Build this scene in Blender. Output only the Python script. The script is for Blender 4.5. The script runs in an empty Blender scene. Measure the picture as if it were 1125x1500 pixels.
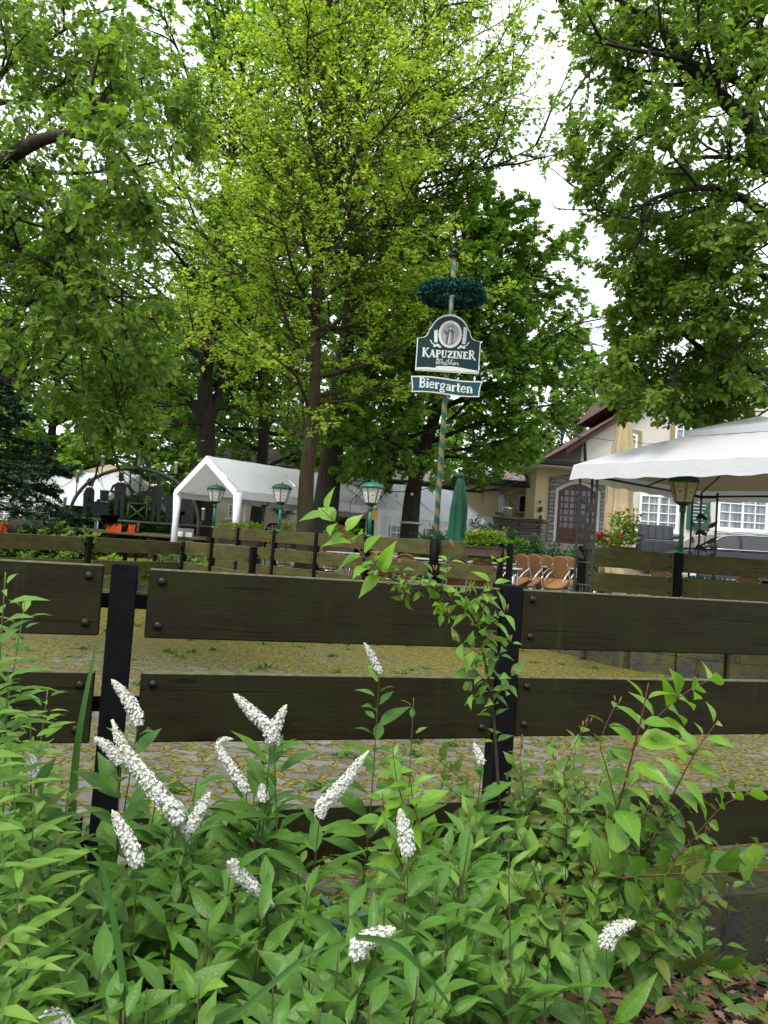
EXPOSURE = 1.0
import bpy, math, random
import numpy as np
from mathutils import Vector, Matrix
random.seed(11)
rng = np.random.default_rng(11)
SC = bpy.context.scene
COL = SC.collection
PI = math.pi
R = math.radians
def V(*a): return Vector(a)

# ------------------------------------------------------------------ camera
F = 1130.0
CAM = Vector((0, 0, 1.45))
PITCH = math.atan(50 / F); ROLL = R(4.0)
_f = Vector((0, math.cos(PITCH), math.sin(PITCH)))
_u0 = Vector((0, -math.sin(PITCH), math.cos(PITCH)))
_r0 = Vector((1, 0, 0))
_r = _r0 * math.cos(ROLL) + _u0 * math.sin(ROLL)
_u = -_r0 * math.sin(ROLL) + _u0 * math.cos(ROLL)
cd = bpy.data.cameras.new('camera'); cam = bpy.data.objects.new('camera', cd); COL.objects.link(cam)
cd.sensor_fit = 'VERTICAL'; cd.sensor_height = 36.0; cd.lens = F / 1500 * 36.0
cd.clip_start = 0.05; cd.clip_end = 2000
cam.matrix_world = Matrix((( _r.x, _u.x, -_f.x, CAM.x), (_r.y, _u.y, -_f.y, CAM.y), (_r.z, _u.z, -_f.z, CAM.z), (0, 0, 0, 1)))
SC.camera = cam
def at(px, py, Y):
    """world point that stands at depth Y where the photograph shows pixel px, py"""
    d = _f + _r * ((px - 562.5) / F) - _u * ((py - 750) / F)
    return CAM + d * (Y / d.y)

# ------------------------------------------------------------------ mesh helpers
def rotz(a): return Matrix.Rotation(a, 3, 'Z')
def obj_from(name, me, mat, parent=None):
    me.materials.append(mat)
    o = bpy.data.objects.new(name, me); COL.objects.link(o)
    if parent is not None: o.parent = parent
    return o
ROOT = {}
def root_of(o):
    while o.parent is not None: o = o.parent
    return o
class MB:
    def __init__(s): s.v = []; s.f = []; s.sm = []
    def add(s, vs, fs, smooth=False):
        n = len(s.v); s.v += [tuple(v) for v in vs]
        s.f += [tuple(i + n for i in f) for f in fs]; s.sm += [smooth] * len(fs); return s
    def box(s, c, size, rot=None, ch=0.0):
        hx, hy, hz = size[0] / 2, size[1] / 2, size[2] / 2
        c = Vector(c)
        ch = min(ch, hx * .9, hy * .9, hz * .9)
        if ch <= 0:
            vs = [Vector((x * hx, y * hy, z * hz)) for z in (-1, 1) for y in (-1, 1) for x in (-1, 1)]
            fs = [(0, 2, 3, 1), (4, 5, 7, 6), (0, 1, 5, 4), (2, 6, 7, 3), (0, 4, 6, 2), (1, 3, 7, 5)]
        else:
            vs = []; idx = {}; fs = []
            for x in (-1, 1):
                for y in (-1, 1):
                    for z in (-1, 1):
                        for a in range(3):
                            p = [x * (hx - ch), y * (hy - ch), z * (hz - ch)]
                            p[a] = (x * hx, y * hy, z * hz)[a]
                            idx[(x, y, z, a)] = len(vs); vs.append(Vector(p))
            for a in range(3):
                b, d = (a + 1) % 3, (a + 2) % 3
                for sg in (-1, 1):
                    q = []
                    for (i, j) in ((-1, -1), (1, -1), (1, 1), (-1, 1)):
                        k = [0, 0, 0]; k[a] = sg; k[b] = i; k[d] = j; q.append(idx[(*k, a)])
                    fs.append(tuple(q if sg > 0 else q[::-1]))
                for i in (-1, 1):
                    for j in (-1, 1):
                        k0 = [0, 0, 0]; k0[a] = -1; k0[b] = i; k0[d] = j; k1 = list(k0); k1[a] = 1
                        q = [idx[(*k0, b)], idx[(*k1, b)], idx[(*k1, d)], idx[(*k0, d)]]
                        fs.append(tuple(q if i * j < 0 else q[::-1]))
            for x in (-1, 1):
                for y in (-1, 1):
                    for z in (-1, 1):
                        q = [idx[(x, y, z, 0)], idx[(x, y, z, 1)], idx[(x, y, z, 2)]]
                        fs.append(tuple(q if x * y * z > 0 else q[::-1]))
        if rot is not None: vs = [rot @ v for v in vs]
        return s.add([v + c for v in vs], fs)
    def tube(s, pts, rad, n=8, cap=True, smooth=True):
        pts = [Vector(p) for p in pts]
        if not hasattr(rad, '__len__'): rad = [rad] * len(pts)
        vs = []; fs = []; ref = None
        for i, p in enumerate(pts):
            t = (pts[min(i + 1, len(pts) - 1)] - pts[max(i - 1, 0)])
            if t.length < 1e-9: t = Vector((0, 0, 1))
            t.normalize()
            if ref is None: ref = Vector((0, 0, 1)) if abs(t.z) < .9 else Vector((1, 0, 0))
            a = ref - t * ref.dot(t)
            if a.length < 1e-6: a = t.orthogonal()
            a.normalize(); b = t.cross(a); ref = a
            for k in range(n):
                th = 2 * PI * k / n
                vs.append(p + (a * math.cos(th) + b * math.sin(th)) * rad[i])
        for i in range(len(pts) - 1):
            for k in range(n):
                k2 = (k + 1) % n
                fs.append((i * n + k, i * n + k2, (i + 1) * n + k2, (i + 1) * n + k))
        s.add(vs, fs, smooth)
        if cap:
            m = len(s.v) - len(vs)
            s.f.append(tuple(m + k for k in range(n))[::-1]); s.sm.append(False)
            s.f.append(tuple(m + (len(pts) - 1) * n + k for k in range(n))); s.sm.append(False)
        return s
    def lathe(s, c, prof, n=16, smooth=True, sx=1, sy=1, rot=None):
        vs = []; fs = []; c = Vector(c)
        for (r, z) in prof:
            for k in range(n):
                th = 2 * PI * k / n
                p = Vector((r * math.cos(th) * sx, r * math.sin(th) * sy, z))
                if rot is not None: p = rot @ p
                vs.append(c + p)
        m = len(prof)
        for i in range(m - 1):
            for k in range(n):
                k2 = (k + 1) % n
                fs.append((i * n + k, i * n + k2, (i + 1) * n + k2, (i + 1) * n + k))
        fs.append(tuple(range(n))[::-1]); fs.append(tuple((m - 1) * n + k for k in range(n)))
        return s.add(vs, fs, smooth)
    def ball(s, c, r, n=10, sz=1.0):
        prof = [(max(1e-4, r * math.sin(PI * i / n)), -r * sz * math.cos(PI * i / n)) for i in range(n + 1)]
        return s.lathe(c, prof, n + 4)
    def prism(s, outline, fr, depth):
        """outline (x, y) polygon in the frame fr = (origin, ax, ay, an), thickness depth along an"""
        o, ax, ay, an = fr; n = len(outline)
        a = [o + ax * x + ay * y for x, y in outline]
        b = [p + an * depth for p in a]
        fs = [tuple(range(n, 2 * n)), tuple(range(n))[::-1]] + [(i, (i + 1) % n, n + (i + 1) % n, n + i) for i in range(n)]
        return s.add(a + b, fs)
    def quad(s, a, b, c, d): return s.add([a, b, c, d], [(0, 1, 2, 3)])
    def build(s, name, mat, parent=None, world=False, label=None):
        me = bpy.data.meshes.new(name)
        vs = s.v
        if world and parent is not None:
            m = root_of(parent).matrix_basis.inverted()
            vs = [tuple(m @ Vector(v)) for v in vs]
        me.from_pydata(vs, [], s.f)
        me.polygons.foreach_set('use_smooth', s.sm)
        me.update()
        o = obj_from(name, me, mat, parent)
        if label: o['label'] = label
        return o

def np_mesh(name, verts, faces, mat, parent=None, smooth=False):
    """fast mesh from an (n,3) array and an (m,k) array of equal-sized faces"""
    me = bpy.data.meshes.new(name)
    nv = len(verts); nf, k = faces.shape
    me.vertices.add(nv); me.vertices.foreach_set('co', verts.astype(np.float32).ravel())
    me.loops.add(nf * k); me.loops.foreach_set('vertex_index', faces.astype(np.int32).ravel())
    me.polygons.add(nf)
    me.polygons.foreach_set('loop_start', np.arange(0, nf * k, k, dtype=np.int32))
    me.polygons.foreach_set('use_smooth', np.full(nf, smooth, dtype=bool))
    me.update(calc_edges=True)
    return obj_from(name, me, mat, parent)

def leaf_template(rows, droop=.1, fold=.12):
    """rows: list of (along, half width) - a leaf with a midrib, three vertices a row"""
    vs = []; fs = []
    for t, w in rows:
        z = -droop * t * t
        vs += [(t, -w, z + fold * w * 2), (t, 0, z), (t, w, z + fold * w * 2)]
    for i in range(len(rows) - 1):
        a = i * 3
        fs += [(a, a + 3, a + 4, a + 1), (a + 1, a + 4, a + 5, a + 2)]
    return np.array(vs, float), np.array(fs, int)
DIAMOND = (np.array([(0, 0, 0), (.45, -.5, .08), (1, 0, -.08), (.5, .5, .08)], float), np.array([(0, 1, 2), (0, 2, 3)], int))
LANCE = leaf_template([(0, .02), (.1, .075), (.24, .138), (.42, .170), (.62, .138), (.82, .064), (1, .005)], .28, .2)
NARROW = leaf_template([(0, .02), (.15, .075), (.4, .115), (.7, .075), (1, .004)], .42, .2)
OVATE = leaf_template([(0, .02), (.08, .10), (.25, .22), (.45, .245), (.66, .17), (.85, .065), (1, .006)], .26, .2)
OAK = leaf_template([(0, .02), (.16, .11), (.27, .06), (.4, .26), (.5, .15), (.64, .34), (.74, .2), (.87, .25), (1, .03)], .2, .12)
MAPLE = (np.array([(0, 0, 0), (.1, -.5, -.02), (.35, -.28, .05), (.75, -.45, -.06), (.65, -.14, .03), (1.05, 0, -.12), (.65, .14, .03), (.75, .45, -.06), (.35, .28, .05), (.1, .5, -.02)], float),
         np.array([(0, 1, 2), (0, 2, 4), (2, 3, 4), (0, 4, 6), (4, 5, 6), (0, 6, 8), (6, 7, 8), (0, 8, 9)], int))

def scatter(name, tmpl, P, D, N, S, W, mat, parent=None, smooth=False):
    """every leaf one small folded face set: P place, D direction, N normal, S length, W width factor"""
    tv, tf = tmpl
    P = np.asarray(P, float); D = np.asarray(D, float); N = np.asarray(N, float)
    S = np.asarray(S, float).reshape(-1, 1, 1); W = np.asarray(W, float).reshape(-1, 1, 1)
    D = D / (np.linalg.norm(D, axis=1, keepdims=True) + 1e-9)
    N = N - D * (N * D).sum(1, keepdims=True)
    N = N / (np.linalg.norm(N, axis=1, keepdims=True) + 1e-9)
    B = np.cross(N, D)
    vs = P[:, None, :] + S * (tv[None, :, 0:1] * D[:, None, :] + W * tv[None, :, 1:2] * B[:, None, :] + tv[None, :, 2:3] * N[:, None, :])
    n = len(P); k = len(tv)
    fs = tf[None] + (np.arange(n) * k)[:, None, None]
    o = np_mesh(name, vs.reshape(-1, 3), fs.reshape(-1, tf.shape[1]), mat, parent, smooth)
    if smooth and k % 3 == 0:                       # where the midrib runs
        at_ = o.data.attributes.new('rib', 'FLOAT', 'POINT'); at_.data.foreach_set('value', np.tile(np.array([0, 1, 0], np.float32), n * k // 3))
    return o

# ------------------------------------------------------------------ things
def tag(o, label=None, cat=None, group=None, kind=None):
    if label: o['label'] = label
    if cat: o['category'] = cat
    if group: o['group'] = group
    if kind: o['kind'] = kind
    return o
def thing(name, label, cat, loc=(0, 0, 0), rz=0, group=None):
    o = bpy.data.objects.new(name, None); COL.objects.link(o)
    o.empty_display_size = .1
    o.location = loc; o.rotation_euler = (0, 0, rz)
    o.matrix_basis = Matrix.Translation(Vector(loc)) @ Matrix.Rotation(rz, 4, 'Z')
    return tag(o, label, cat, group)
def copy_tree(o, parent=None, **kw):
    c = o.copy(); COL.objects.link(c)
    if parent is not None: c.parent = parent
    for ch in list(o.children): copy_tree(ch, c)
    for k, v in kw.items():
        if k == 'loc': c.location = v
        elif k == 'rz': c.rotation_euler = (0, 0, v)
        elif k == 'rot': c.rotation_euler = v
        elif k == 'scale': c.scale = v
        else: c[k] = v
    return c
def struct(o): o['kind'] = 'structure'; return o

# ------------------------------------------------------------------ materials
class NT:
    def __init__(s, name):
        s.m = bpy.data.materials.new(name); s.m.use_nodes = True
        s.t = s.m.node_tree; s.t.nodes.clear()
        s.out = s.t.nodes.new('ShaderNodeOutputMaterial')
    def n(s, typ, **kw):
        nd = s.t.nodes.new('ShaderNode' + typ)
        for k, v in kw.items():
            if k.startswith('_'): setattr(nd, k[1:], v)
            else:
                key = k.replace('__', ' ')
                sock = nd.inputs[int(key[1:])] if key[0] == 'i' and key[1:].isdigit() else nd.inputs[key]
                if hasattr(v, 'is_output') or isinstance(v, bpy.types.NodeSocket): s.t.links.new(v, sock)
                else:
                    try: sock.default_value = v
                    except Exception: sock.default_value = (*v, 1)
        return nd
    def coord(s, scale=(1, 1, 1), kind='Object'):
        tc = s.n('TexCoord'); mp = s.n('Mapping', Vector=tc.outputs[kind]); mp.inputs['Scale'].default_value = scale
        return mp.outputs[0]
    def noise(s, vec, scale, detail=4, rough=.55, dist=0):
        return s.n('TexNoise', Vector=vec, Scale=scale, Detail=detail, Roughness=rough, Distortion=dist).outputs[0]
    def ramp(s, fac, stops, interp='LINEAR'):
        r = s.n('ValToRGB', Fac=fac); e = r.color_ramp.elements; r.color_ramp.interpolation = interp
        while len(e) < len(stops): e.new(.5)
        for i, (p, c) in enumerate(stops):
            e[i].position = p; e[i].color = (*c, 1) if hasattr(c, '__len__') else (c, c, c, 1)
        return r.outputs[0]
    def mix(s, fac, a, b, mode='MIX'):
        m = s.t.nodes.new('ShaderNodeMix'); m.data_type = 'RGBA'; m.blend_type = mode
        for sock, v in ((m.inputs[0], fac), (m.inputs[6], a), (m.inputs[7], b)):
            if isinstance(v, bpy.types.NodeSocket): s.t.links.new(v, sock)
            elif hasattr(v, '__len__'): sock.default_value = (*v, 1)
            else: sock.default_value = v
        return m.outputs[2]
    def math(s, op, a, b=0.0):
        m = s.n('Math', _operation=op)
        for sock, v in ((m.inputs[0], a), (m.inputs[1], b)):
            if isinstance(v, bpy.types.NodeSocket): s.t.links.new(v, sock)
            else: sock.default_value = v
        return m.outputs[0]
    def bump(s, h, strength=.3, dist=.01):
        return s.n('Bump', Height=h, Strength=strength, Distance=dist).outputs[0]
    def pbr(s, col, rough=.6, spec=.4, metal=0, normal=None, **kw):
        p = s.n('BsdfPrincipled')
        for key, v in (('Base Color', col), ('Roughness', rough), ('Specular IOR Level', spec), ('Metallic', metal)):
            if isinstance(v, bpy.types.NodeSocket): s.t.links.new(v, p.inputs[key])
            elif hasattr(v, '__len__'): p.inputs[key].default_value = (*v, 1)
            else: p.inputs[key].default_value = v
        if normal is not None: s.t.links.new(normal, p.inputs['Normal'])
        return p.outputs[0]
    def done(s, sh): s.t.links.new(sh, s.out.inputs[0]); return s.m

def simple(name, col, rough=.55, spec=.4, metal=0, var=.25, scale=14, bump=0.15, kind='Object'):
    t = NT(name); c = t.coord(kind=kind)
    nz = t.noise(c, scale, 5, .6)
    lo = tuple(x * (1 - var) for x in col); hi = tuple(min(1, x * (1 + var)) for x in col)
    cl = t.ramp(nz, [(.3, lo), (.7, hi)])
    return t.done(t.pbr(cl, rough, spec, metal, t.bump(t.noise(c, scale * 4, 3), bump, .004)))

def leafmat(name, cols, trans=.4, rough=.42, spec=.35, tcol=1.25, rib=0, odd=None):
    t = NT(name)
    g = t.n('NewGeometry')
    rpi = g.outputs['Random Per Island']
    n = len(cols)
    st_ = [((i + .5) / n * (.97 if odd else 1), c) for i, c in enumerate(cols)]
    base = t.ramp(rpi, st_ + ([(.975, cols[-1]), (.99, odd)] if odd else []))
    pos = t.n('TexCoord').outputs['Object']
    big = t.noise(pos, 1.1, 2)
    base = t.mix(t.math('MULTIPLY', big, .5), base, t.mix(1, base, (.75, .8, .6), 'MULTIPLY'))
    if rib:
        at_ = t.n('Attribute'); at_.attribute_name = 'rib'
        base = t.mix(t.math('MULTIPLY', t.math('POWER', at_.outputs['Fac'], 14.0), rib), base, t.mix(1, base, (1.9, 1.6, 1.9), 'MULTIPLY'))
        sp_ = t.noise(pos, 70, 4, .7); base = t.mix(t.math('MULTIPLY', t.ramp(sp_, [(.35, 0), (.75, 1)]), .35), base, t.mix(1, base, (.62, .66, .6), 'MULTIPLY'))
        wr_ = t.noise(pos, 38, 3, .6); nrm = t.bump(wr_, .35, .012)
    p = t.pbr(base, rough, spec, 0, nrm if rib else None)
    tr = t.n('BsdfTranslucent', Color=t.mix(1, base, (1.15 * tcol, 1.18 * tcol, .6 * tcol), 'MULTIPLY'))
    ms = t.n('MixShader', Fac=trans)
    t.t.links.new(p, ms.inputs[1]); t.t.links.new(tr.outputs[0], ms.inputs[2])
    return t.done(ms.outputs[0])

def bark(name, a, b, scale=6, moss=None):
    t = NT(name); c = t.coord((1, 1, .22))
    n1 = t.noise(c, scale * 3, 6, .65, .6); n2 = t.noise(t.coord(), scale * .5, 4)
    col = t.ramp(n1, [(.3, a), (.68, b)])
    if moss: col = t.mix(t.ramp(n2, [(.45, 0), (.65, .8)]), col, moss)
    return t.done(t.pbr(col, .9, .2, 0, t.bump(n1, .8, .03)))

def wood_board(name, dark, mid, algae, amt=.5, wet=.55):
    t = NT(name); g = t.coord((1.2, 26, 26)); c = t.coord()
    grain = t.noise(g, 2.4, 7, .62, .35); fine = t.noise(t.coord((4, 150, 150)), 1.6, 4, .6)
    cloud = t.noise(t.coord((1, 1, 2.2)), 3.1, 5, .62)
    isl = t.n('NewGeometry').outputs['Random Per Island']
    col = t.ramp(grain, [(.28, dark), (.72, mid)])
    col = t.mix(t.math('MULTIPLY', fine, .18), col, tuple(x * .5 for x in dark))
    col = t.mix(t.math('MULTIPLY', t.ramp(cloud, [(.38, 0), (.66, 1)]), amt), col, algae)
    spots = t.ramp(t.noise(c, 38, 3, .5), [(.70, 0), (.78, 1)])
    col = t.mix(t.math('MULTIPLY', spots, .12), col, (.12, .13, .07))
    red = t.ramp(t.noise(t.coord((.8, 1, 2.5)), 1.7, 3), [(.48, 0), (.66, 1)])
    col = t.mix(t.math('MULTIPLY', red, .5), col, (mid[0] * .95, mid[1] * .62, mid[2] * .8))
    crack = t.ramp(t.noise(t.coord((.55, 34, 34)), 1.3, 5, .6, .2), [(.635, 0), (.66, 1)])
    kn = t.n('TexVoronoi', Vector=t.coord((2.2, 9, 9)), Scale=1.0, Randomness=1.0).outputs['Distance']
    knot = t.ramp(kn, [(.07, 1), (.13, 0)])
    dark_ = t.math('MAXIMUM', t.math('MULTIPLY', crack, .8), t.math('MULTIPLY', knot, .75))
    col = t.mix(dark_, col, tuple(x * .3 for x in dark))
    streak = t.ramp(t.noise(t.coord((16, 16, 1.1)), 1.5, 4, .6), [(.58, 0), (.75, .45)])
    col = t.mix(streak, col, tuple(x * 1.5 for x in algae))
    up = t.n('SeparateXYZ', Vector=t.n('NewGeometry').outputs['Normal']).outputs[2]
    col = t.mix(t.math('MULTIPLY', t.ramp(up, [(.35, 0), (.8, 1)]), .75), col, t.ramp(t.noise(c, 30, 4), [(.4, (.15, .14, .10)), (.62, (.08, .09, .03))]))
    rough = t.ramp(cloud, [(.3, wet - .12), (.7, wet + .2)])
    h = t.math('SUBTRACT', t.math('ADD', grain, t.math('MULTIPLY', fine, .7)), t.math('MULTIPLY', dark_, 1.2))
    return t.done(t.pbr(col, rough, .16, 0, t.bump(h, .25, .005)))

def stone(name, a, b, mortar, bw, bh, moss=None, rough=.9):
    """coursed rubble laid in the XZ plane of the object (x along the wall)"""
    t = NT(name); tc = t.n('TexCoord').outputs['Object']
    sp = t.n('SeparateXYZ', Vector=tc)
    v = t.n('CombineXYZ', X=t.math('ADD', sp.outputs[0], sp.outputs[1]), Y=sp.outputs[2]).outputs[0]
    nz = t.n('TexNoise', Vector=v, Scale=5.0, Detail=2.0).outputs[1]
    v2 = t.n('VectorMath', _operation='ADD'); t.t.links.new(v, v2.inputs[0])
    sc = t.n('VectorMath', _operation='SCALE'); t.t.links.new(nz, sc.inputs[0]); sc.inputs['Scale'].default_value = .09
    t.t.links.new(sc.outputs[0], v2.inputs[1])
    br = t.n('TexBrick', Vector=v2.outputs[0], Scale=1.0)
    br.inputs['Brick Width'].default_value = bw; br.inputs['Row Height'].default_value = bh
    br.inputs['Mortar Size'].default_value = .012; br.inputs['Color1'].default_value = (*a, 1); br.inputs['Color2'].default_value = (*b, 1)
    br.inputs['Mortar'].default_value = (*mortar, 1); br.inputs['Mortar Smooth'].default_value = .4
    col = br.outputs[0]
    n2 = t.noise(tc, 17, 8, .72)
    col = t.mix(.75, col, t.ramp(n2, [(.3, (.35, .35, .35)), (.7, (1.25, 1.22, 1.15))]), 'MULTIPLY')
    if moss: col = t.mix(t.ramp(t.noise(tc, 4, 5, .6), [(.44, 0), (.58, .85)]), col, moss)
    h = t.math('ADD', t.math('MULTIPLY', br.outputs[1], -1.0), t.math('MULTIPLY', n2, .5))
    return t.done(t.pbr(col, rough, .25, 0, t.bump(h, 1.0, .06)))

M = {}
M['board_near'] = wood_board('shade_toned_stained_board', (.0058, .0046, .0014), (.0165, .0130, .0040), (.0175, .0215, .0030), .65, .55)  # stain colour darkened further: shade on the near fence painted into the wood
M['board_far'] = wood_board('sky_toned_weathered_board', (.036, .032, .013), (.078, .069, .028), (.092, .102, .022), .75, .6)  # same kind of board, paler: stronger skylight on the far fences painted in
M['black'] = simple('black_paint', (.003, .003, .0038), .6, .1, 0, .5, 25, .25)
M['iron'] = simple('dark_iron', (.022, .023, .022), .5, .5, .3, .4, 30, .2)
M['bolt'] = simple('bolt_iron', (.018, .015, .012), .45, .5, .6, .4, 60, .3)
M['alu'] = simple('aluminium', (.62, .63, .64), .3, .5, .9, .1, 20, .02)
M['green_paint'] = simple('green_paint', (.010, .13, .085), .4, .5, 0, .25, 12, .1)
M['dark_green_paint'] = simple('aged_green_paint', (.018, .07, .045), .55, .4, 0, .35, 14, .2)
M['milk_glass'] = simple('milk_glass', (.56, .56, .52), .35, .5, 0, .08, 9, .02)
M['white_pvc'] = simple('white_tarpaulin', (.80, .81, .83), .5, .4, 0, .05, 2.0, .05)
M['cream_cloth'] = simple('cream_cloth', (.66, .57, .40), .8, .2, 0, .06, 3, .05)
M['beige_cloth'] = simple('beige_cloth', (.42, .335, .21), .85, .2, 0, .12, 5, .1)
M['green_cloth'] = simple('green_cloth', (.008, .08, .045), .6, .35, 0, .3, 4, .1)
M['plaster_yellow'] = simple('yellow_plaster', (.60, .51, .31), .9, .2, 0, .07, 1.2, .15)
M['plaster_cream'] = simple('cream_plaster', (.55, .525, .475), .9, .2, 0, .05, .9, .15)
M['plaster_pale'] = simple('pale_plaster', (.64, .58, .47), .9, .2, 0, .06, .9, .15)
M['white_frame'] = simple('white_window_paint', (.78, .78, .76), .4, .5, 0, .04, 8, .03)
M['olive'] = simple('olive_trim', (.26, .215, .11), .8, .2, 0, .15, 6, .15)
M['brown_door'] = simple('brown_door_wood', (.075, .032, .020), .5, .4, 0, .3, 14, .15)
M['sill'] = simple('red_sandstone_sill', (.26, .12, .08), .8, .2, 0, .2, 12, .2)
M['dark_metal'] = simple('dark_grey_metal', (.055, .055, .058), .5, .5, .2, .25, 15, .1)
M['grey_plastic'] = simple('grey_plastic', (.040, .043, .055), .5, .4, 0, .15, 9, .1)
M['terracotta_brown'] = simple('brown_plastic', (.060, .036, .028), .5, .4, 0, .2, 9, .1)
M['tabletop'] = simple('grey_tabletop', (.40, .39, .37), .5, .4, 0, .1, 10, .05)
M['orange_cloth'] = simple('orange_cloth', (.48, .065, .015), .8, .2, 0, .15, 9, .1)
M['yellow_card'] = simple('yellow_card', (.80, .50, .02), .7, .3, 0, .04, 9, .02)
M['concrete'] = simple('concrete', (.26, .25, .22), .9, .2, 0, .3, 9, .4)
M['log_wood'] = simple('old_timber', (.10, .075, .045), .85, .2, 0, .45, 12, .4)
M['sky_glass'] = None
def glass(name, tint, rough=.06):
    t = NT(name); c = t.coord()
    n = t.noise(c, 1.5, 2)
    return t.done(t.pbr(t.ramp(n, [(.35, tuple(x * .6 for x in tint)), (.65, tint)]), rough, .8, 0, t.bump(n, .04, .01)))
M['dark_glass'] = glass('dark_window_glass', (.030, .036, .042))
M['sky_glass'] = glass('reflecting_window_glass', (.22, .27, .33), .12)
M['car_glass'] = glass('car_glass', (.012, .014, .016), .03)
def curtain(name):
    t = NT(name); c = t.coord((1, 1, .02))
    w = t.noise(c, 16, 3, .5)
    return t.done(t.pbr(t.ramp(w, [(.35, (.075, .09, .11)), (.55, (.19, .22, .26)), (.7, (.30, .33, .36))]), .15, .8))
M['curtain_glass'] = curtain('curtained_window_glass')
def rattan():
    t = NT('rattan_weave'); c = t.coord()
    w1 = t.n('TexWave', Vector=c, Scale=26.0, Distortion=1.0); w1.bands_direction = 'X'
    w2 = t.n('TexWave', Vector=c, Scale=26.0, Distortion=1.0); w2.bands_direction = 'Z'
    h = t.math('MULTIPLY', w1.outputs[1], w2.outputs[1])
    return t.done(t.pbr(t.ramp(h, [(.1, (.16, .075, .025)), (.6, (.42, .22, .085))]), .55, .4, 0, t.bump(h, .6, .008)))
M['rattan'] = rattan()
M['door_stone'] = stone('grey_door_stone', (.20, .21, .21), (.33, .34, .33), (.10, .10, .10), .38, .13)
M['slate_stone'] = stone('slate_stone', (.15, .14, .12), (.25, .23, .19), (.06, .06, .05), .34, .09)
M['wall_stone'] = stone('mossy_rubble_stone', (.05, .046, .04), (.10, .093, .08), (.05, .05, .04), .55, .40, (.085, .085, .02))
M['kerb_stone'] = stone('mossy_kerb_stone', (.024, .022, .018), (.05, .046, .038), (.02, .02, .016), .8, .5, (.038, .042, .010))
def rooftile(name, a, b):
    t = NT(name); tc = t.n('TexCoord').outputs['Object']
    br = t.n('TexBrick', Vector=tc, Scale=1.0)
    br.inputs['Brick Width'].default_value = .3; br.inputs['Row Height'].default_value = .22; br.inputs['Mortar Size'].default_value = .02
    br.inputs['Color1'].default_value = (*a, 1); br.inputs['Color2'].default_value = (*b, 1); br.inputs['Mortar'].default_value = (*[x * .35 for x in a], 1)
    n = t.noise(tc, 3, 5)
    return t.done(t.pbr(t.mix(.5, br.outputs[0], t.ramp(n, [(.3, .5), (.7, 1.3)]), 'MULTIPLY'), .8, .25, 0, t.bump(br.outputs[1], -.5, .03)))
M['roof_grey'] = rooftile('grey_brown_roof_tiles', (.19, .155, .145), (.27, .225, .21))
M['roof_red'] = rooftile('dark_red_roof_tiles', (.085, .035, .028), (.13, .055, .045))
M['bark_brown'] = bark('brown_bark', (.022, .017, .010), (.075, .058, .034), 6, (.05, .048, .016))
M['bark_dark'] = bark('dark_bark', (.014, .012, .009), (.05, .042, .032), 6)
M['bark_grey'] = bark('grey_beech_bark', (.03, .028, .025), (.085, .08, .066), 3, (.05, .052, .03))
M['twig'] = simple('twig_bark', (.035, .028, .018), .9, .2, 0, .4, 20, .1)
# ------------------------------------------------------------------ world and light
w = bpy.data.worlds.new('World'); SC.world = w; w.use_nodes = True
wt = w.node_tree; wt.nodes.clear()
SUN_EL, SUN_AZ = R(58), R(215)          # azimuth of the sun measured from +Y towards +X
wo = wt.nodes.new('ShaderNodeOutputWorld'); bg = wt.nodes.new('ShaderNodeBackground')
sk = wt.nodes.new('ShaderNodeTexSky'); sk.sky_type = 'NISHITA'; sk.sun_disc = False
sk.sun_elevation = SUN_EL; sk.sun_rotation = SUN_AZ; sk.dust_density = 4.0; sk.air_density = 1.0; sk.ozone_density = 1.0
tcw = wt.nodes.new('ShaderNodeTexCoord'); nzw = wt.nodes.new('ShaderNodeTexNoise')
nzw.inputs['Scale'].default_value = 1.6; nzw.inputs['Detail'].default_value = 5
wt.links.new(tcw.outputs['Generated'], nzw.inputs['Vector'])
rmp = wt.nodes.new('ShaderNodeValToRGB'); rmp.color_ramp.elements[0].position = .3; rmp.color_ramp.elements[1].position = .7
rmp.color_ramp.elements[0].color = (7.6, 8.1, 8.9, 1); rmp.color_ramp.elements[1].color = (9.4, 9.6, 10.0, 1)
wt.links.new(nzw.outputs[0], rmp.inputs[0])
mx = wt.nodes.new('ShaderNodeMix'); mx.data_type = 'RGBA'; mx.inputs[0].default_value = .86     # closed cloud cover
wt.links.new(sk.outputs[0], mx.inputs[6]); wt.links.new(rmp.outputs[0], mx.inputs[7])
wt.links.new(mx.outputs[2], bg.inputs[0]); bg.inputs[1].default_value = .11
wt.links.new(bg.outputs[0], wo.inputs[0])
ld = bpy.data.lights.new('sun', 'SUN'); ld.energy = 2.0; ld.angle = R(22); ld.color = (1, .96, .88)
sun = bpy.data.objects.new('sun', ld); COL.objects.link(sun)
sd = Vector((math.sin(SUN_AZ) * math.cos(SUN_EL), math.cos(SUN_AZ) * math.cos(SUN_EL), math.sin(SUN_EL)))
sun.rotation_euler = sd.to_track_quat('Z', 'Y').to_euler()
sun.location = (0, 0, 30)
SC.view_settings.view_transform = 'Standard'; SC.view_settings.look = 'None'
SC.view_settings.exposure = EXPOSURE; SC.view_settings.gamma = 1.0; SC.view_settings.use_curve_mapping = False
SC.render.engine = 'CYCLES'
SC.cycles.max_bounces = 9; SC.cycles.diffuse_bounces = 7; SC.cycles.glossy_bounces = 2; SC.cycles.transmission_bounces = 6
SC.cycles.caustics_reflective = False; SC.cycles.caustics_refractive = False
SC.cycles.use_denoising = True

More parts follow.
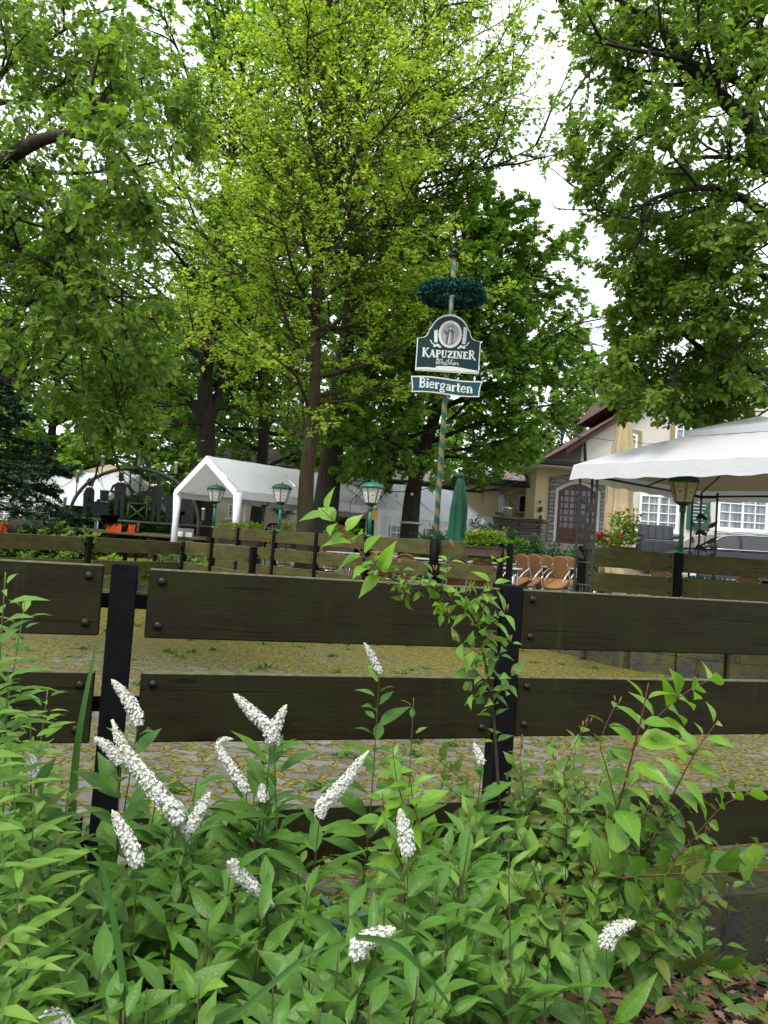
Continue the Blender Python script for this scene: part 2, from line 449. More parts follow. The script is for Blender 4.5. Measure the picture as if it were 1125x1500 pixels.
# ------------------------------------------------------------------ ground
TZ = .42                                    # the terrace stands this much above the yard
def sstep(a, b, x):
    t = np.clip((x - a) / (b - a), 0, 1); return t * t * (3 - 2 * t)
EDGE = [(-60, 17.6), (-4.5, 18.2), (.72, 12.85), (2.75, 12.45), (3.55, 10.75), (4.6, 10.2), (40, 9.6)]
def edge_y(x): return np.interp(x, [e[0] for e in EDGE], [e[1] for e in EDGE])
def ground_z(x, y):
    x = np.asarray(x, float); y = np.asarray(y, float)
    z = TZ + sstep(15.5, 25, y) * sstep(-1.5, 4, x) * 1.0
    return z + .012 * np.sin(x * 2.1) * np.sin(y * 1.7)
def grid_sheet(name, xs, ys_fn, nv, zfn, mat):
    xs = np.asarray(xs); n = len(xs)
    y0, y1 = ys_fn(xs); t = np.linspace(0, 1, nv) ** 1.6
    X = np.repeat(xs[None], nv, 0); Y = y0[None] + (y1 - y0)[None] * t[:, None]
    Z = zfn(X, Y)
    vs = np.stack([X, Y, Z], -1).reshape(-1, 3)
    i = np.arange(nv - 1)[:, None] * n + np.arange(n - 1)[None]
    fs = np.stack([i, i + 1, i + n + 1, i + n], -1).reshape(-1, 4)
    return np_mesh(name, vs, fs, mat, None, True)

def paving():
    t = NT('mossy_pavers'); tc = t.n('TexCoord').outputs['Object']
    mp = t.n('Mapping', Vector=tc); mp.inputs['Rotation'].default_value = (0, 0, R(12))
    def warp(vec, sc, amt):
        nz = t.n('TexNoise', Vector=vec, Scale=sc, Detail=2.0).outputs[1]
        s1 = t.n('VectorMath', _operation='SUBTRACT'); t.t.links.new(nz, s1.inputs[0]); s1.inputs[1].default_value = (.5, .5, .5)
        s2 = t.n('VectorMath', _operation='SCALE'); t.t.links.new(s1.outputs[0], s2.inputs[0]); s2.inputs['Scale'].default_value = amt
        s3 = t.n('VectorMath', _operation='ADD'); t.t.links.new(vec, s3.inputs[0]); t.t.links.new(s2.outputs[0], s3.inputs[1])
        return s3.outputs[0]
    v = warp(warp(warp(mp.outputs[0], 16, .05), 5.2, .20), 1.6, .22)
    br = t.n('TexBrick', Vector=v, Scale=1.0)
    br.offset = .5; br.squash = 1
    br.inputs['Brick Width'].default_value = .255; br.inputs['Row Height'].default_value = .168
    br.inputs['Mortar Size'].default_value = .030; br.inputs['Mortar Smooth'].default_value = .5; br.inputs['Bias'].default_value = 0
    br.inputs['Color1'].default_value = (.118, .114, .095, 1); br.inputs['Color2'].default_value = (.195, .188, .163, 1)
    br.inputs['Mortar'].default_value = (.07, .06, .03, 1)
    fine = t.noise(tc, 90, 4, .7); mid = t.noise(tc, 11, 5, .65); big = t.noise(tc, .55, 4, .6)
    col = t.mix(.65, br.outputs[0], t.ramp(fine, [(.3, .55), (.7, 1.3)]), 'MULTIPLY')
    col = t.mix(t.ramp(mid, [(.52, 0), (.72, .6)]), col, (.075, .06, .035))
    # moss starts in the joints and spreads in patches
    pos = t.n('SeparateXYZ', Vector=tc)
    farther = t.n('MapRange', Value=pos.outputs[1]); farther.inputs[1].default_value = 3.5; farther.inputs[2].default_value = 12
    farther.inputs[3].default_value = .13; farther.inputs[4].default_value = .36
    cover = t.math('ADD', t.math('ADD', t.math('MULTIPLY', t.math('MULTIPLY', br.outputs[1], t.ramp(mid, [(.25, .6), (.5, 1)])), .62), t.math('MULTIPLY', mid, .52)), t.math('MULTIPLY', big, .55))
    cover = t.math('ADD', cover, farther.outputs[0])
    mf = t.ramp(t.math('MULTIPLY', cover, .8), [(.575, 0), (.65, 1)])
    mcol = t.ramp(t.noise(tc, 28, 5, .7), [(.28, (.045, .032, .008)), (.46, (.085, .070, .010)), (.64, (.25, .235, .020))])
    col = t.mix(mf, col, mcol)
    h = t.math('ADD', t.math('ADD', t.math('MULTIPLY', br.outputs[1], -1.0), t.math('MULTIPLY', mf, .35)), t.math('MULTIPLY', fine, .3))
    h = t.math('ADD', h, t.math('MULTIPLY', mid, .5))
    rough = t.ramp(mid, [(.3, .55), (.7, .9)])
    return t.done(t.pbr(col, rough, .35, 0, t.bump(h, 1.0, .045)))
def litter_soil():
    t = NT('leaf_mould_soil'); c = t.coord()
    n = t.noise(c, 9, 8, .75); n2 = t.noise(c, 45, 4, .7)
    return t.done(t.pbr(t.mix(.5, t.ramp(n, [(.3, (.016, .011, .008)), (.7, (.075, .05, .034))]), t.ramp(n2, [(.3, .5), (.7, 1.5)]), 'MULTIPLY'), .95, .15, 0, t.bump(n2, .8, .02)))
def moss_ground():
    t = NT('mossy_earth'); c = t.coord()
    n = t.noise(c, 3, 7, .7); n2 = t.noise(c, 30, 5, .7)
    col = t.ramp(n, [(.3, (.10, .085, .045)), (.45, (.13, .14, .015)), (.62, (.22, .21, .02)), (.75, (.08, .12, .02))])
    return t.done(t.pbr(t.mix(.6, col, t.ramp(n2, [(.3, .5), (.7, 1.4)]), 'MULTIPLY'), .95, .15, 0, t.bump(n2, .8, .03)))
def terrace_ground():
    t = NT('trodden_gravel'); c = t.coord()
    n = t.noise(c, 1.2, 6, .65); n2 = t.noise(c, 55, 4, .7)
    col = t.ramp(n, [(.35, (.16, .13, .09)), (.5, (.24, .21, .16)), (.66, (.13, .15, .05))])
    return t.done(t.pbr(t.mix(.6, col, t.ramp(n2, [(.3, .5), (.7, 1.4)]), 'MULTIPLY'), .95, .15, 0, t.bump(n2, .7, .02)))
NF0, NF1 = Vector((-.876, 2.93, 0)), Vector((1.912, 3.845, 0))
nfd = (NF1 - NF0).normalized(); nfn = Vector((nfd.y, -nfd.x, 0))      # nfn looks to the camera
def nline(x): return NF0.y + (x - NF0.x) * nfd.y / nfd.x
xs = np.concatenate([np.linspace(-60, -8, 14), np.linspace(-7.5, 9, 100), np.linspace(10, 60, 14)])
yard = struct(grid_sheet('yard_paving', xs, lambda x: (np.array([nline(a) - .02 for a in x]), np.maximum(edge_y(x) + .05, np.array([nline(a) + .1 for a in x]))), 60, lambda X, Y: .012 * np.sin(X * 1.3) * np.sin(Y * .9), paving()))
bed = struct(grid_sheet('garden_bed_soil', np.linspace(-30, 30, 120), lambda x: (np.full_like(x, -14), np.array([nline(a) - .05 for a in x])), 60, lambda X, Y: -.36 + .03 * np.sin(X * 3.1 + Y) * np.sin(Y * 2.7), litter_soil()))
xt = np.concatenate([np.linspace(-60, -3, 60), np.linspace(-2.8, 12, 100), np.linspace(12.5, 60, 30)])
terr = struct(grid_sheet('terrace_ground', xt[xt > -4.6], lambda x: (edge_y(x), np.full_like(x, 60)), 70, ground_z, terrace_ground()))
bank = struct(grid_sheet('mossy_bank', xt[xt < -4.4], lambda x: (edge_y(x), np.full_like(x, 60)), 50, lambda X, Y: ground_z(X, Y) - .004, moss_ground()))
far = struct(grid_sheet('ground', np.linspace(-900, 900, 30), lambda x: (np.full_like(x, -300), np.full_like(x, 1500)), 30, lambda X, Y: X * 0 - .6, moss_ground()))
# ------------------------------------------------------------------ kerb under the near fence and the terrace wall
def wall_run(name, label, pts, z0, z1, thick, mat, coping=None, cat='wall'):
    P = [Vector((x, y, 0)) for x, y in pts]
    t = thing(name, label, cat, (P[0].x, P[0].y, z0))
    b = MB(); cp = MB()
    for i in range(len(P) - 1):
        d = P[i + 1] - P[i]; L = d.length; a = math.atan2(d.y, d.x); m = rotz(a)
        n = max(1, int(L / .55)); e = 0
        for k in range(n):
            s0, s1 = L * k / n, L * (k + 1) / n
            c = P[i] + d.normalized() * ((s0 + s1) / 2); h = random.uniform(-.012, .012)
            b.box((c.x, c.y, (z0 + z1 + h) / 2), ((s1 - s0) - .012, thick + random.uniform(-.03, .03), z1 - z0 + h), m, .02)
    b.build('stone_course', mat, t, True)
    return t
kp0 = NF0 - nfd * 6 + nfn * .13; kp1 = NF0 + nfd * 9 + nfn * .13
wall_run('kerb_wall', 'low dark mossy stone kerb under the near board fence', [(kp0.x, kp0.y), (kp1.x, kp1.y)], -.42, .02, .2, M['kerb_stone'], cat='kerb')
wall_run('retaining_wall', 'low mossy rubble wall holding up the terrace', [(e[0], e[1] - .02) for e in EDGE[:-1]] + [(14, 9.9)], -.1, TZ + .05, .3, M['wall_stone'])
def fallen(name, label, P, mat, smin, smax, flat=.35):
    n = len(P); a = rng.uniform(0, 2 * PI, n)
    D = np.stack([np.cos(a), np.sin(a), rng.uniform(-flat, flat, n)], 1)
    N = np.stack([rng.normal(0, flat, n), rng.normal(0, flat, n), np.ones(n)], 1)
    o = scatter(name, OAK, P, D, N, rng.uniform(smin, smax, n), rng.uniform(.9, 1.3, n), mat)
    return tag(o, label, 'fallen leaves', kind='stuff')
brown_leaf = leafmat('dry_brown_leaf', [(.07, .035, .02), (.12, .065, .04), (.18, .10, .065), (.05, .025, .015), (.22, .14, .10)], .1, .7, .2)
yellow_leaf = leafmat('fallen_yellow_leaf', [(.22, .17, .03), (.17, .09, .03), (.12, .07, .035), (.10, .055, .03)], .2, .6, .2)
n = 2600; X = rng.uniform(-2.6, 3.4, n); Y = np.array([nline(x) for x in X]) - .2 - rng.gamma(1.6, .5, n)
fallen('leaf_litter', 'dry brown oak leaves lying on the bed soil', np.stack([X, Y, np.full(n, -.33) + rng.uniform(0, .045, n)], 1), brown_leaf, .06, .12)
n = 120; Y = rng.uniform(3.6, 12, n); X = rng.uniform(-.55, .45, n) * Y
ok = Y > np.array([nline(x) for x in X]) + .15
fallen('fallen_leaves', 'yellow and brown leaves scattered over the mossy paving', np.stack([X, Y, np.full(n, .025)], 1)[ok], yellow_leaf, .04, .075, .3)
# tufts of weed between the pavers
weed = leafmat('paving_weed', [(.07, .16, .02), (.11, .22, .03), (.05, .11, .02)], .35)
n = 150; Y = rng.uniform(3.7, 12, n); X = rng.uniform(-.55, .5, n) * Y
ok = Y > np.array([nline(x) for x in X]) + .15
C = np.stack([X, Y, np.full(n, .0)], 1)[ok]; m = len(C); k = 14
P = np.repeat(C, k, 0) + rng.normal(0, .035, (m * k, 3)) * (1, 1, 0); a = rng.uniform(0, 2 * PI, m * k)
D = np.stack([np.cos(a) * .6, np.sin(a) * .6, rng.uniform(.3, 1, m * k)], 1)
tag(scatter('paving_weeds', NARROW, P, D, np.stack([-np.cos(a), -np.sin(a), np.ones(m * k)], 1), rng.uniform(.03, .1, m * k), np.full(m * k, 1.6), weed), 'small green weeds growing in the paving joints', 'weeds', kind='stuff')
# ------------------------------------------------------------------ fences
def fence_run(name, label, p0, p1, rows, posts, boards, mat, post_top=.015, base=-.35, post_w=.095, group=None, sub_bolts=True, strap=True, post_mat='black'):
    """p0 -> p1 along local x; rows = list of (top, bottom) z of the boards (world z); posts, boards in metres along"""
    d = p1 - p0; a = math.atan2(d.y, d.x)
    t = thing(name, label, 'fence', (p0.x, p0.y, 0), a, group)
    for s in posts:
        b = MB(); h = rows[0][0] + post_top - base
        b.box((s, 0, base + h / 2), (post_w, post_w, h), None, .006)
        po = b.build('post', M[post_mat], t)
    for (s0, s1) in boards:
        for (zt, zb) in rows:
            b = MB(); jz = random.uniform(-.004, .004); tilt = random.uniform(-.002, .002)
            n = max(2, int((s1 - s0) / .25)); L = s1 - s0
            m = Matrix.Rotation(tilt, 3, 'Y')
            b.box(((s0 + s1) / 2, -.012 + random.uniform(-.002, .002), (zt + zb) / 2 + jz), (L, .042, zt - zb), m, .005)
            bo = b.build('board', mat, t)
            if sub_bolts:
                for sx in (s0 + .05, s1 - .05):
                    for zz in (zt - .045, zb + .05):
                        q = MB(); q.lathe((sx + random.uniform(-.006, .006), -.033, zz + jz + random.uniform(-.006, .006)), [(.017, 0), (.0165, .004), (.012, .010), (.005, .0128), (.0005, .013)], 12, rot=Matrix.Rotation(PI / 2, 3, 'X'))
                        q.build('bolt', M['bolt'], bo)
    if strap:
        for s in posts:
            for (zt, zb) in rows:
                b = MB(); zc = (zt + zb) / 2
                b.box((s, .026, zc), (.30, .012, .055), None, .002)
                b.build('bracket', M['black'], t)
    return t
NROWS = [(1.305, 1.045), (.92, .66), (.395, .135)]
def nf_s(px):                                  # metres along the near fence where the photograph shows px
    k = (px - 562.5) / F                       # X = k Y (near enough at the horizon)
    tt = (k * NF0.y - NF0.x) / (nfd.x - k * nfd.y)
    return tt
sp1, sp2 = nf_s(191), nf_s(752)
gap = sp2 - sp1
near_posts = [sp1 - gap, sp1, sp2, sp2 + gap, sp2 + 2 * gap]
near_boards = [(sp1 - gap + .06, nf_s(161)), (nf_s(227), sp2 - .052), (sp2 + .052, sp2 + gap - .06), (sp2 + gap + .06, sp2 + 2 * gap - .06)]
fence_run('board_fence', 'dark stained, shade-toned three board fence on black posts behind the flowering bed', NF0, NF1, NROWS, near_posts, near_boards, M['board_near'])

FROWS = [(1.62, 1.36), (1.235, .985), (.86, .60)]
def ppos(px, Y, py=800): p = at(px, py, Y); return Vector((p.x, p.y, 0))
# fence along the mossy bank, far left
b0, b1 = ppos(-70, 11.9), ppos(270, 16.0)
Lb = (b1 - b0).length
sB = (ppos(131, 14.0) - b0).length
fence_run('bank_fence', 'weathered greenish board fence in front of the mossy bank below the arch', b0, b1, [(1.24, .98), (.83, .57)], [.1, sB, Lb], [(.2, sB - .12), (sB + .12, Lb - .12)], M['board_far'], base=-.1, sub_bolts=True)
g1 = ppos(372, 13.1); Lg = (g1 - b1).length
fence_run('garden_gate', 'short weathered board gate with black posts and hinges', b1, g1, [(1.27, 1.0), (.85, .6)], [Lg * .46, Lg], [(.12, Lg * .46 - .1), (Lg * .46 + .1, Lg - .12)], M['board_far'], base=-.1)
# terrace fence
c0, c1, c2 = ppos(309, 18.7), ppos(635, 13.4), ppos(748, 12.75)
Lc = (c1 - c0).length
def cs(px):
    k = (px - 562.5) / F; d = (c1 - c0).normalized(); return (k * c0.y - c0.x) / (d.x - k * d.y)
cposts = [0.03] + [cs(p) for p in (353, 406, 468, 541)] + [Lc]
cb = [(cposts[i] + (.06 if i else .02), cposts[i + 1] - .06) for i in range(len(cposts) - 1)]
fence_run('terrace_fence', 'long weathered greenish board fence on the terrace edge carrying green lamps', c0, c1, FROWS, cposts, cb, M['board_far'], base=TZ - .2, strap=False, post_w=.09)
Ld = (c2 - c1).length
fence_run('terrace_fence', 'short board fence holding the brown flower box beside the maypole', c1, c2, FROWS[:2], [Ld - .16, Ld], [(.08, Ld - .2)], M['board_far'], base=TZ - .2, strap=False, post_w=.09)
d0, d1 = ppos(849.5, 11.15), ppos(1330, 11.25)
LD = (d1 - d0).length
def ds(px):
    k = (px - 562.5) / F; d = (d1 - d0).normalized(); return (k * d0.y - d0.x) / (d.x - k * d.y)
dposts = [.04, ds(997), ds(1150), ds(1300)]
fence_run('terrace_fence', 'yellow-green weathered board fence above the retaining wall beside the gazebo', d0, d1, [(1.64, 1.37), (1.29, 1.02), (.93, .67)], dposts, [(.1, dposts[1] - .07), (dposts[1] + .07, dposts[2] - .07), (dposts[2] + .07, dposts[3] - .07)], M['board_far'], base=TZ - .1, strap=False, post_w=.10)

# ------------------------------------------------------------------ lamps
def make_lamp(name, label, loc, h, roof_mat, pole_mat, rz):
    t = thing(name, label, 'lamp', loc, rz, 'beer garden lanterns')
    b = MB(); b.tube([(0, 0, 0), (0, 0, h)], .032, 10); b.tube([(0, 0, h - .10), (0, 0, h - .02)], .045, 10)
    b.lathe((0, 0, 0), [(.055, 0), (.055, .03), (.034, .05)], 10)
    b.build('pole', M[pole_mat], t)
    n = 6; z0, z1 = h + .05, h + .335; r0, r1 = .125, .205
    b = MB(); b.lathe((0, 0, h - .02), [(.03, 0), (.06, .02), (.10, .045), (.128, .07)], n, False)
    c = MB()
    for k in range(n):
        a = 2 * PI * k / n
        b.tube([(r0 * math.cos(a), r0 * math.sin(a), z0), (r1 * math.cos(a), r1 * math.sin(a), z1)], .010, 4, True, False)
        a2 = 2 * PI * (k + 1) / n
        b.tube([(r1 * math.cos(a), r1 * math.sin(a), z1), (r1 * math.cos(a2), r1 * math.sin(a2), z1)], .011, 4, True, False)
    b.build('lantern_frame', M['dark_metal'], t)
    for k in range(n):
        a, a2 = 2 * PI * k / n, 2 * PI * (k + 1) / n
        P = lambda r, aa, z: Vector((r * math.cos(aa), r * math.sin(aa), z))
        q = MB(); q.quad(P(r0, a, z0), P(r0, a2, z0), P(r1, a2, z1), P(r1, a, z1)); pane = q.build('pane', M['milk_glass'], t)
        # brewery badge on the pane
        mid = (P(r0, a, z0) + P(r0, a2, z0) + P(r1, a, z1) + P(r1, a2, z1)) / 4
        ax = (P(r0, a2, z0) - P(r0, a, z0)).normalized(); ay = ((P(r1, a, z1) + P(r1, a2, z1)) / 2 - (P(r0, a, z0) + P(r0, a2, z0)) / 2).normalized(); an = ax.cross(ay)
        o8 = [(.055 * math.cos(PI / 8 + j * PI / 4), .062 * math.sin(PI / 8 + j * PI / 4)) for j in range(8)]
        bd = MB(); bd.prism(o8, (mid + an * .002, ax, ay, an), .003); e = bd.build('badge', M['badge_white'], pane)
        lg = MB(); lg.prism([(-.026, .0), (-.012, .010), (-.004, .005), (.003, .017), (.012, .007), (.026, 0), (.026, -.006), (-.026, -.006)], (mid + an * .0055, ax, ay, an), .002)
        for yy in (-.024,): lg.box(mid + an * .0058 + ay * yy, (.03, .003, .004), Matrix((ax, an, ay)).transposed())
        lg.build('badge_emblem', M['dark_green_paint'], pane)
    b = MB(); b.lathe((0, 0, z1), [(.222, -.004), (.232, .006), (.205, .05), (.15, .085), (.06, .108), (.02, .112), (.012, .13), (.018, .14), (.004, .152)], 12 if name == 'street_lamp' else n * 2)
    b.build('lamp_roof', M[roof_mat], t)
    return t
M['badge_white'] = simple('badge_white', (.74, .76, .74), .5, .4, 0, .05, 20, .02)
ft = 1.62
def on_fence(px): p = c0 + (c1 - c0).normalized() * cs(px); return (p.x, p.y - .02, ft - .02)
make_lamp('street_lamp', 'lantern with dull dark green roof at the near corner of the big white tent', on_fence(315), .60, 'dark_green_paint', 'green_paint', .2)
make_lamp('street_lamp', 'lantern with dull green roof on the fence just beside the thick brown trunk', on_fence(411), .60, 'dark_green_paint', 'green_paint', .5)
make_lamp('street_lamp', 'lantern with bright green roof in front of the yellow notice on the tent', on_fence(543), .60, 'green_paint', 'green_paint', .1)
pD = d0 + (d1 - d0).normalized() * ds(999)
make_lamp('street_lamp', 'large green roofed lantern on the fence under the white gazebo canopy', (pD.x, pD.y - .02, 1.64), .70, 'green_paint', 'green_paint', .35)
p = at(383, 790, 23.0)
make_lamp('street_lamp', 'smallest green lantern standing among the flowers beyond the fence', (p.x, p.y, TZ), 1.95, 'green_paint', 'green_paint', .3)

# ------------------------------------------------------------------ lettering built from strokes
def arc(cx, cy, rx, ry, a0, a1, n=14):
    return [(cx + rx * math.cos(R(a0 + (a1 - a0) * i / n)), cy + ry * math.sin(R(a0 + (a1 - a0) * i / n))) for i in range(n + 1)]
K, T = .19, .095
GLYPH = {
 'B': (.68, [([(.16, 0), (.16, 1)], K), ([(.02, .97), (.34, .97)], T), ([(.02, .03), (.34, .03)], T), ([(.16, .53), (.34, .53)], T), (arc(.32, .76, .22, .20, 90, -90), .12), (arc(.33, .275, .26, .245, 90, -90), .135)]),
 'i': (.32, [([(.16, 0), (.16, .64)], K), ([(.0, .03), (.32, .03)], T), ([(.02, .62), (.16, .62)], T), ([(.16, .80), (.16, .96)], .17)]),
 'e': (.56, [(arc(.28, .33, .22, .30, 8, 325), .115), ([(.08, .36), (.50, .36)], T)]),
 'r': (.46, [([(.14, 0), (.14, .64)], K), ([(.0, .03), (.30, .03)], T), ([(.02, .62), (.14, .62)], T), (arc(.30, .42, .15, .19, 170, 60), .1), ([(.37, .50), (.37, .63)], .12)]),
 'g': (.60, [(arc(.27, .42, .19, .20, 0, 360, 20), .11), (arc(.27, -.12, .23, .14, 0, 360, 20), .1), ([(.16, .24), (.12, .12), (.30, .05), (.46, -.02)], .09), ([(.40, .56), (.58, .63)], .1)]),
 'a': (.56, [([(.42, .02), (.42, .48)], K * .95), (arc(.26, .45, .17, .17, 10, 165), .1), (arc(.24, .19, .16, .155, 0, 360, 18), .1), ([(.42, .04), (.56, .04)], T)]),
 't': (.42, [([(.18, .1), (.18, .88)], K), ([(.0, .61), (.40, .61)], T), (arc(.28, .12, .11, .09, 190, 330), .09)]),
 'n': (.66, [([(.14, 0), (.14, .64)], K), ([(.0, .03), (.28, .03)], T), ([(.02, .62), (.14, .62)], T), (arc(.32, .40, .19, .21, 160, 0), .11), ([(.51, 0), (.51, .42)], K), ([(.38, .03), (.65, .03)], T)]),
 'K': (.80, [([(.18, 0), (.18, 1)], K), ([(.02, .97), (.34, .97)], T), ([(.02, .03), (.34, .03)], T), ([(.22, .45), (.64, .97)], .09), ([(.34, .55), (.52, .25), (.80, -.10)], .15), ([(.52, .97), (.76, .97)], T)]),
 'A': (.72, [([(.10, 0), (.36, .84)], .08), ([(.34, .84), (.60, 0)], K), ([(.18, .28), (.52, .28)], T), ([(.0, .03), (.22, .03)], T), ([(.46, .03), (.72, .03)], T)]),
 'P': (.60, [([(.16, 0), (.16, .8)], K), ([(.02, .78), (.3, .78)], T), ([(.02, .03), (.32, .03)], T), (arc(.30, .59, .21, .19, 90, -90), .115), ([(.16, .40), (.32, .40)], T)]),
 'U': (.70, [([(.16, .8), (.16, .28)], K), (arc(.34, .26, .19, .23, 180, 360), .1), ([(.53, .8), (.53, .26)], .08), ([(.02, .78), (.30, .78)], T), ([(.42, .78), (.66, .78)], T)]),
 'Z': (.62, [([(.05, .77), (.57, .77)], .09), ([(.50, .77), (.10, .04)], K), ([(.04, .04), (.58, .04)], .09), ([(.07, .6), (.07, .78)], T), ([(.55, .03), (.55, .2)], T)]),
 'I': (.34, [([(.17, 0), (.17, .8)], K), ([(.02, .78), (.32, .78)], T), ([(.02, .03), (.32, .03)], T)]),
 'N': (.74, [([(.14, 0), (.14, .8)], .08), ([(.14, .8), (.58, 0)], K), ([(.58, 0), (.58, .8)], .08), ([(.0, .78), (.18, .78)], T), ([(.02, .03), (.26, .03)], T), ([(.46, .78), (.70, .78)], T)]),
 'E': (.60, [([(.16, 0), (.16, .8)], K), ([(.02, .77), (.52, .77)], T), ([(.16, .42), (.42, .42)], T), ([(.02, .03), (.56, .03)], T), ([(.51, .62), (.51, .8)], T), ([(.55, .0), (.55, .2)], T)]),
 'R': (.80, [([(.18, 0), (.18, 1)], K), ([(.02, .97), (.34, .97)], T), ([(.02, .03), (.34, .03)], T), (arc(.36, .75, .22, .22, 90, -90), .12), ([(.18, .53), (.36, .53)], T), ([(.38, .52), (.56, .2), (.82, -.10)], .15)]),
 # flowing script
 'W_': (.95, [(arc(.16, .78, .13, .16, 200, -40), .07), ([(.22, .92), (.14, .3), (.22, .03), (.36, .12), (.52, .7), (.54, .95)], .08), ([(.53, .9), (.48, .3), (.56, .03), (.70, .1), (.86, .6), (.84, .92), (.74, .8)], .08)]),
 'e_': (.36, [([(.02, .14), (.22, .3), (.24, .44), (.14, .48), (.07, .3), (.10, .08), (.22, .04), (.38, .18)], .065)]),
 'i_': (.24, [([(.04, .16), (.14, .48), (.10, .12), (.16, .04), (.28, .18)], .065), ([(.17, .68), (.19, .76)], .08)]),
 's_': (.52, [([(.04, -.14), (.10, .4), (.22, .9), (.34, .9), (.30, .62), (.22, .55), (.40, .45), (.42, .2), (.28, .04), (.18, .1)], .07)]),
 'b_': (.42, [([(.04, .2), (.22, .78), (.26, .96), (.18, .92), (.10, .3), (.18, .04), (.32, .14), (.34, .40), (.24, .42), (.44, .36)], .07)]),
 'r_': (.36, [([(.04, .2), (.14, .50), (.14, .40), (.28, .46), (.24, .14), (.30, .04), (.42, .18)], .065)]),
}
def ribbon(b, pts, w, fr, lift, depth):
    """flat stroke of width w along the 2-D points, standing depth proud of the frame"""
    n = len(pts); L = []; Rr = []
    for i in range(n):
        a = Vector(pts[max(i - 1, 0)]); c = Vector(pts[min(i + 1, n - 1)]); d = (c - a)
        if d.length < 1e-9: d = Vector((1, 0))
        d.normalize(); nn = Vector((-d.y, d.x)) * w / 2; p = Vector(pts[i])
        L.append(p + nn); Rr.append(p - nn)
    o, ax, ay, an = fr
    def w3(p, z): q = o(p) if callable(o) else o + ax * p.x + ay * p.y; return q + an * z
    vs = [w3(p, lift) for p in L + Rr] + [w3(p, lift + depth) for p in L + Rr]
    m = 2 * n; fs = []
    for i in range(n - 1):
        fs += [(m + i, m + n + i, m + n + i + 1, m + i + 1), (i, i + 1, m + i + 1, m + i), (n + i, m + n + i, m + n + i + 1, n + i + 1)]
    b.add(vs, fs)
def letters(b, seq, fr, x, y, h, track=.06, slant=0, wmul=1.0, map2=None):
    k = 0; o, ax, ay, an = fr
    for g in seq:
        wd, strokes = GLYPH[g]
        for pts, w in strokes:
            q = [(x + (p[0] * wmul + slant * p[1]) * h, y + p[1] * h) for p in pts]
            if map2: q = [map2(*p) for p in q]
            ribbon(b, q, w * h * 1.12, fr, .0, .003 + .0004 * (k % 7)); k += 1
        x += (wd * wmul + track) * h
    return x
def seq_w(seq, h, track=.06, wmul=1.0): return sum((GLYPH[g][0] * wmul + track) * h for g in seq) - track * h

# ------------------------------------------------------------------ maypole with signs and wreath
def striped():
    t = NT('spiral_striped_pole'); tc = t.n('TexCoord').outputs['Object']; sp = t.n('SeparateXYZ', Vector=tc)
    ang = t.math('DIVIDE', t.math('ARCTAN2', sp.outputs[1], sp.outputs[0]), 2 * PI)
    ph = t.math('FRACT', t.math('ADD', t.math('MULTIPLY', sp.outputs[2], 3.9), ang))
    st = t.ramp(ph, [(0, 0), (.50, 1)], 'CONSTANT')
    n = t.noise(tc, 22, 4)
    col = t.mix(st, t.ramp(n, [(.3, (.12, .105, .035)), (.7, (.20, .175, .065))]), t.ramp(n, [(.3, (.008, .06, .055)), (.7, (.014, .09, .08))]))
    return t.done(t.pbr(col, .45, .4, 0, t.bump(n, .1, .005)))
M['pole_stripe'] = striped()
M['sign_green'] = simple('sign_petrol_green', (.003, .026, .032), .35, .22, 0, .12, 3, .02)
M['sign_blue'] = simple('sign_petrol_blue', (.004, .06, .085), .38, .25, 0, .12, 3, .02)
M['sign_silver'] = simple('sign_silver', (.62, .66, .62), .4, .5, .15, .08, 6, .03)
M['sign_grey'] = simple('sign_grey', (.36, .34, .37), .5, .4, .1, .25, 22, .1)
M['sign_shade'] = simple('sign_dark_grey', (.13, .125, .145), .5, .4, .1, .25, 22, .1)
M['wreath'] = leafmat('artificial_fir', [(.008, .05, .05), (.012, .085, .08), (.02, .12, .11), (.006, .03, .033)], .12, .5, .3)
PY = 13.25
pb = at(634, 850, PY); pt_ = at(665.5, 376, PY - .12)
paxis = (pt_ - pb).normalized()
pbz = TZ; pb = pb - paxis * ((pb.z - pbz) / paxis.z)
mp = thing('maypole', 'green and gold spiral striped pole carrying the brewery signs and wreath', 'pole', pb)
plen = (pt_ - pb).length
mp_rot = Vector((0, 0, 1)).rotation_difference(paxis).to_matrix()
mp.rotation_euler = mp_rot.to_euler(); mp.matrix_basis = Matrix.Translation(pb) @ mp_rot.to_4x4()
b = MB(); b.tube([(0, 0, 0), (0, 0, 2.0), (0, 0, 4.0), (0, 0, plen)], [.050, .047, .044, .038], 14); b.build('pole', M['pole_stripe'], mp)
b = MB(); b.lathe((0, 0, plen), [(.02, 0), (.085, .002), (.09, .010), (.024, .018), (.02, .05), (.03, .06), (.048, .08), (.052, .10), (.042, .13), (.02, .148), (.002, .152)], 14); b.build('finial', M['iron'], mp)
b = MB(); b.tube([(0, 0, .55), (0, 0, 1.22)], .075, 10); b.box((0, 0, .3), (.14, .14, .6), None, .01); b.build('base_post', M['black'], mp)
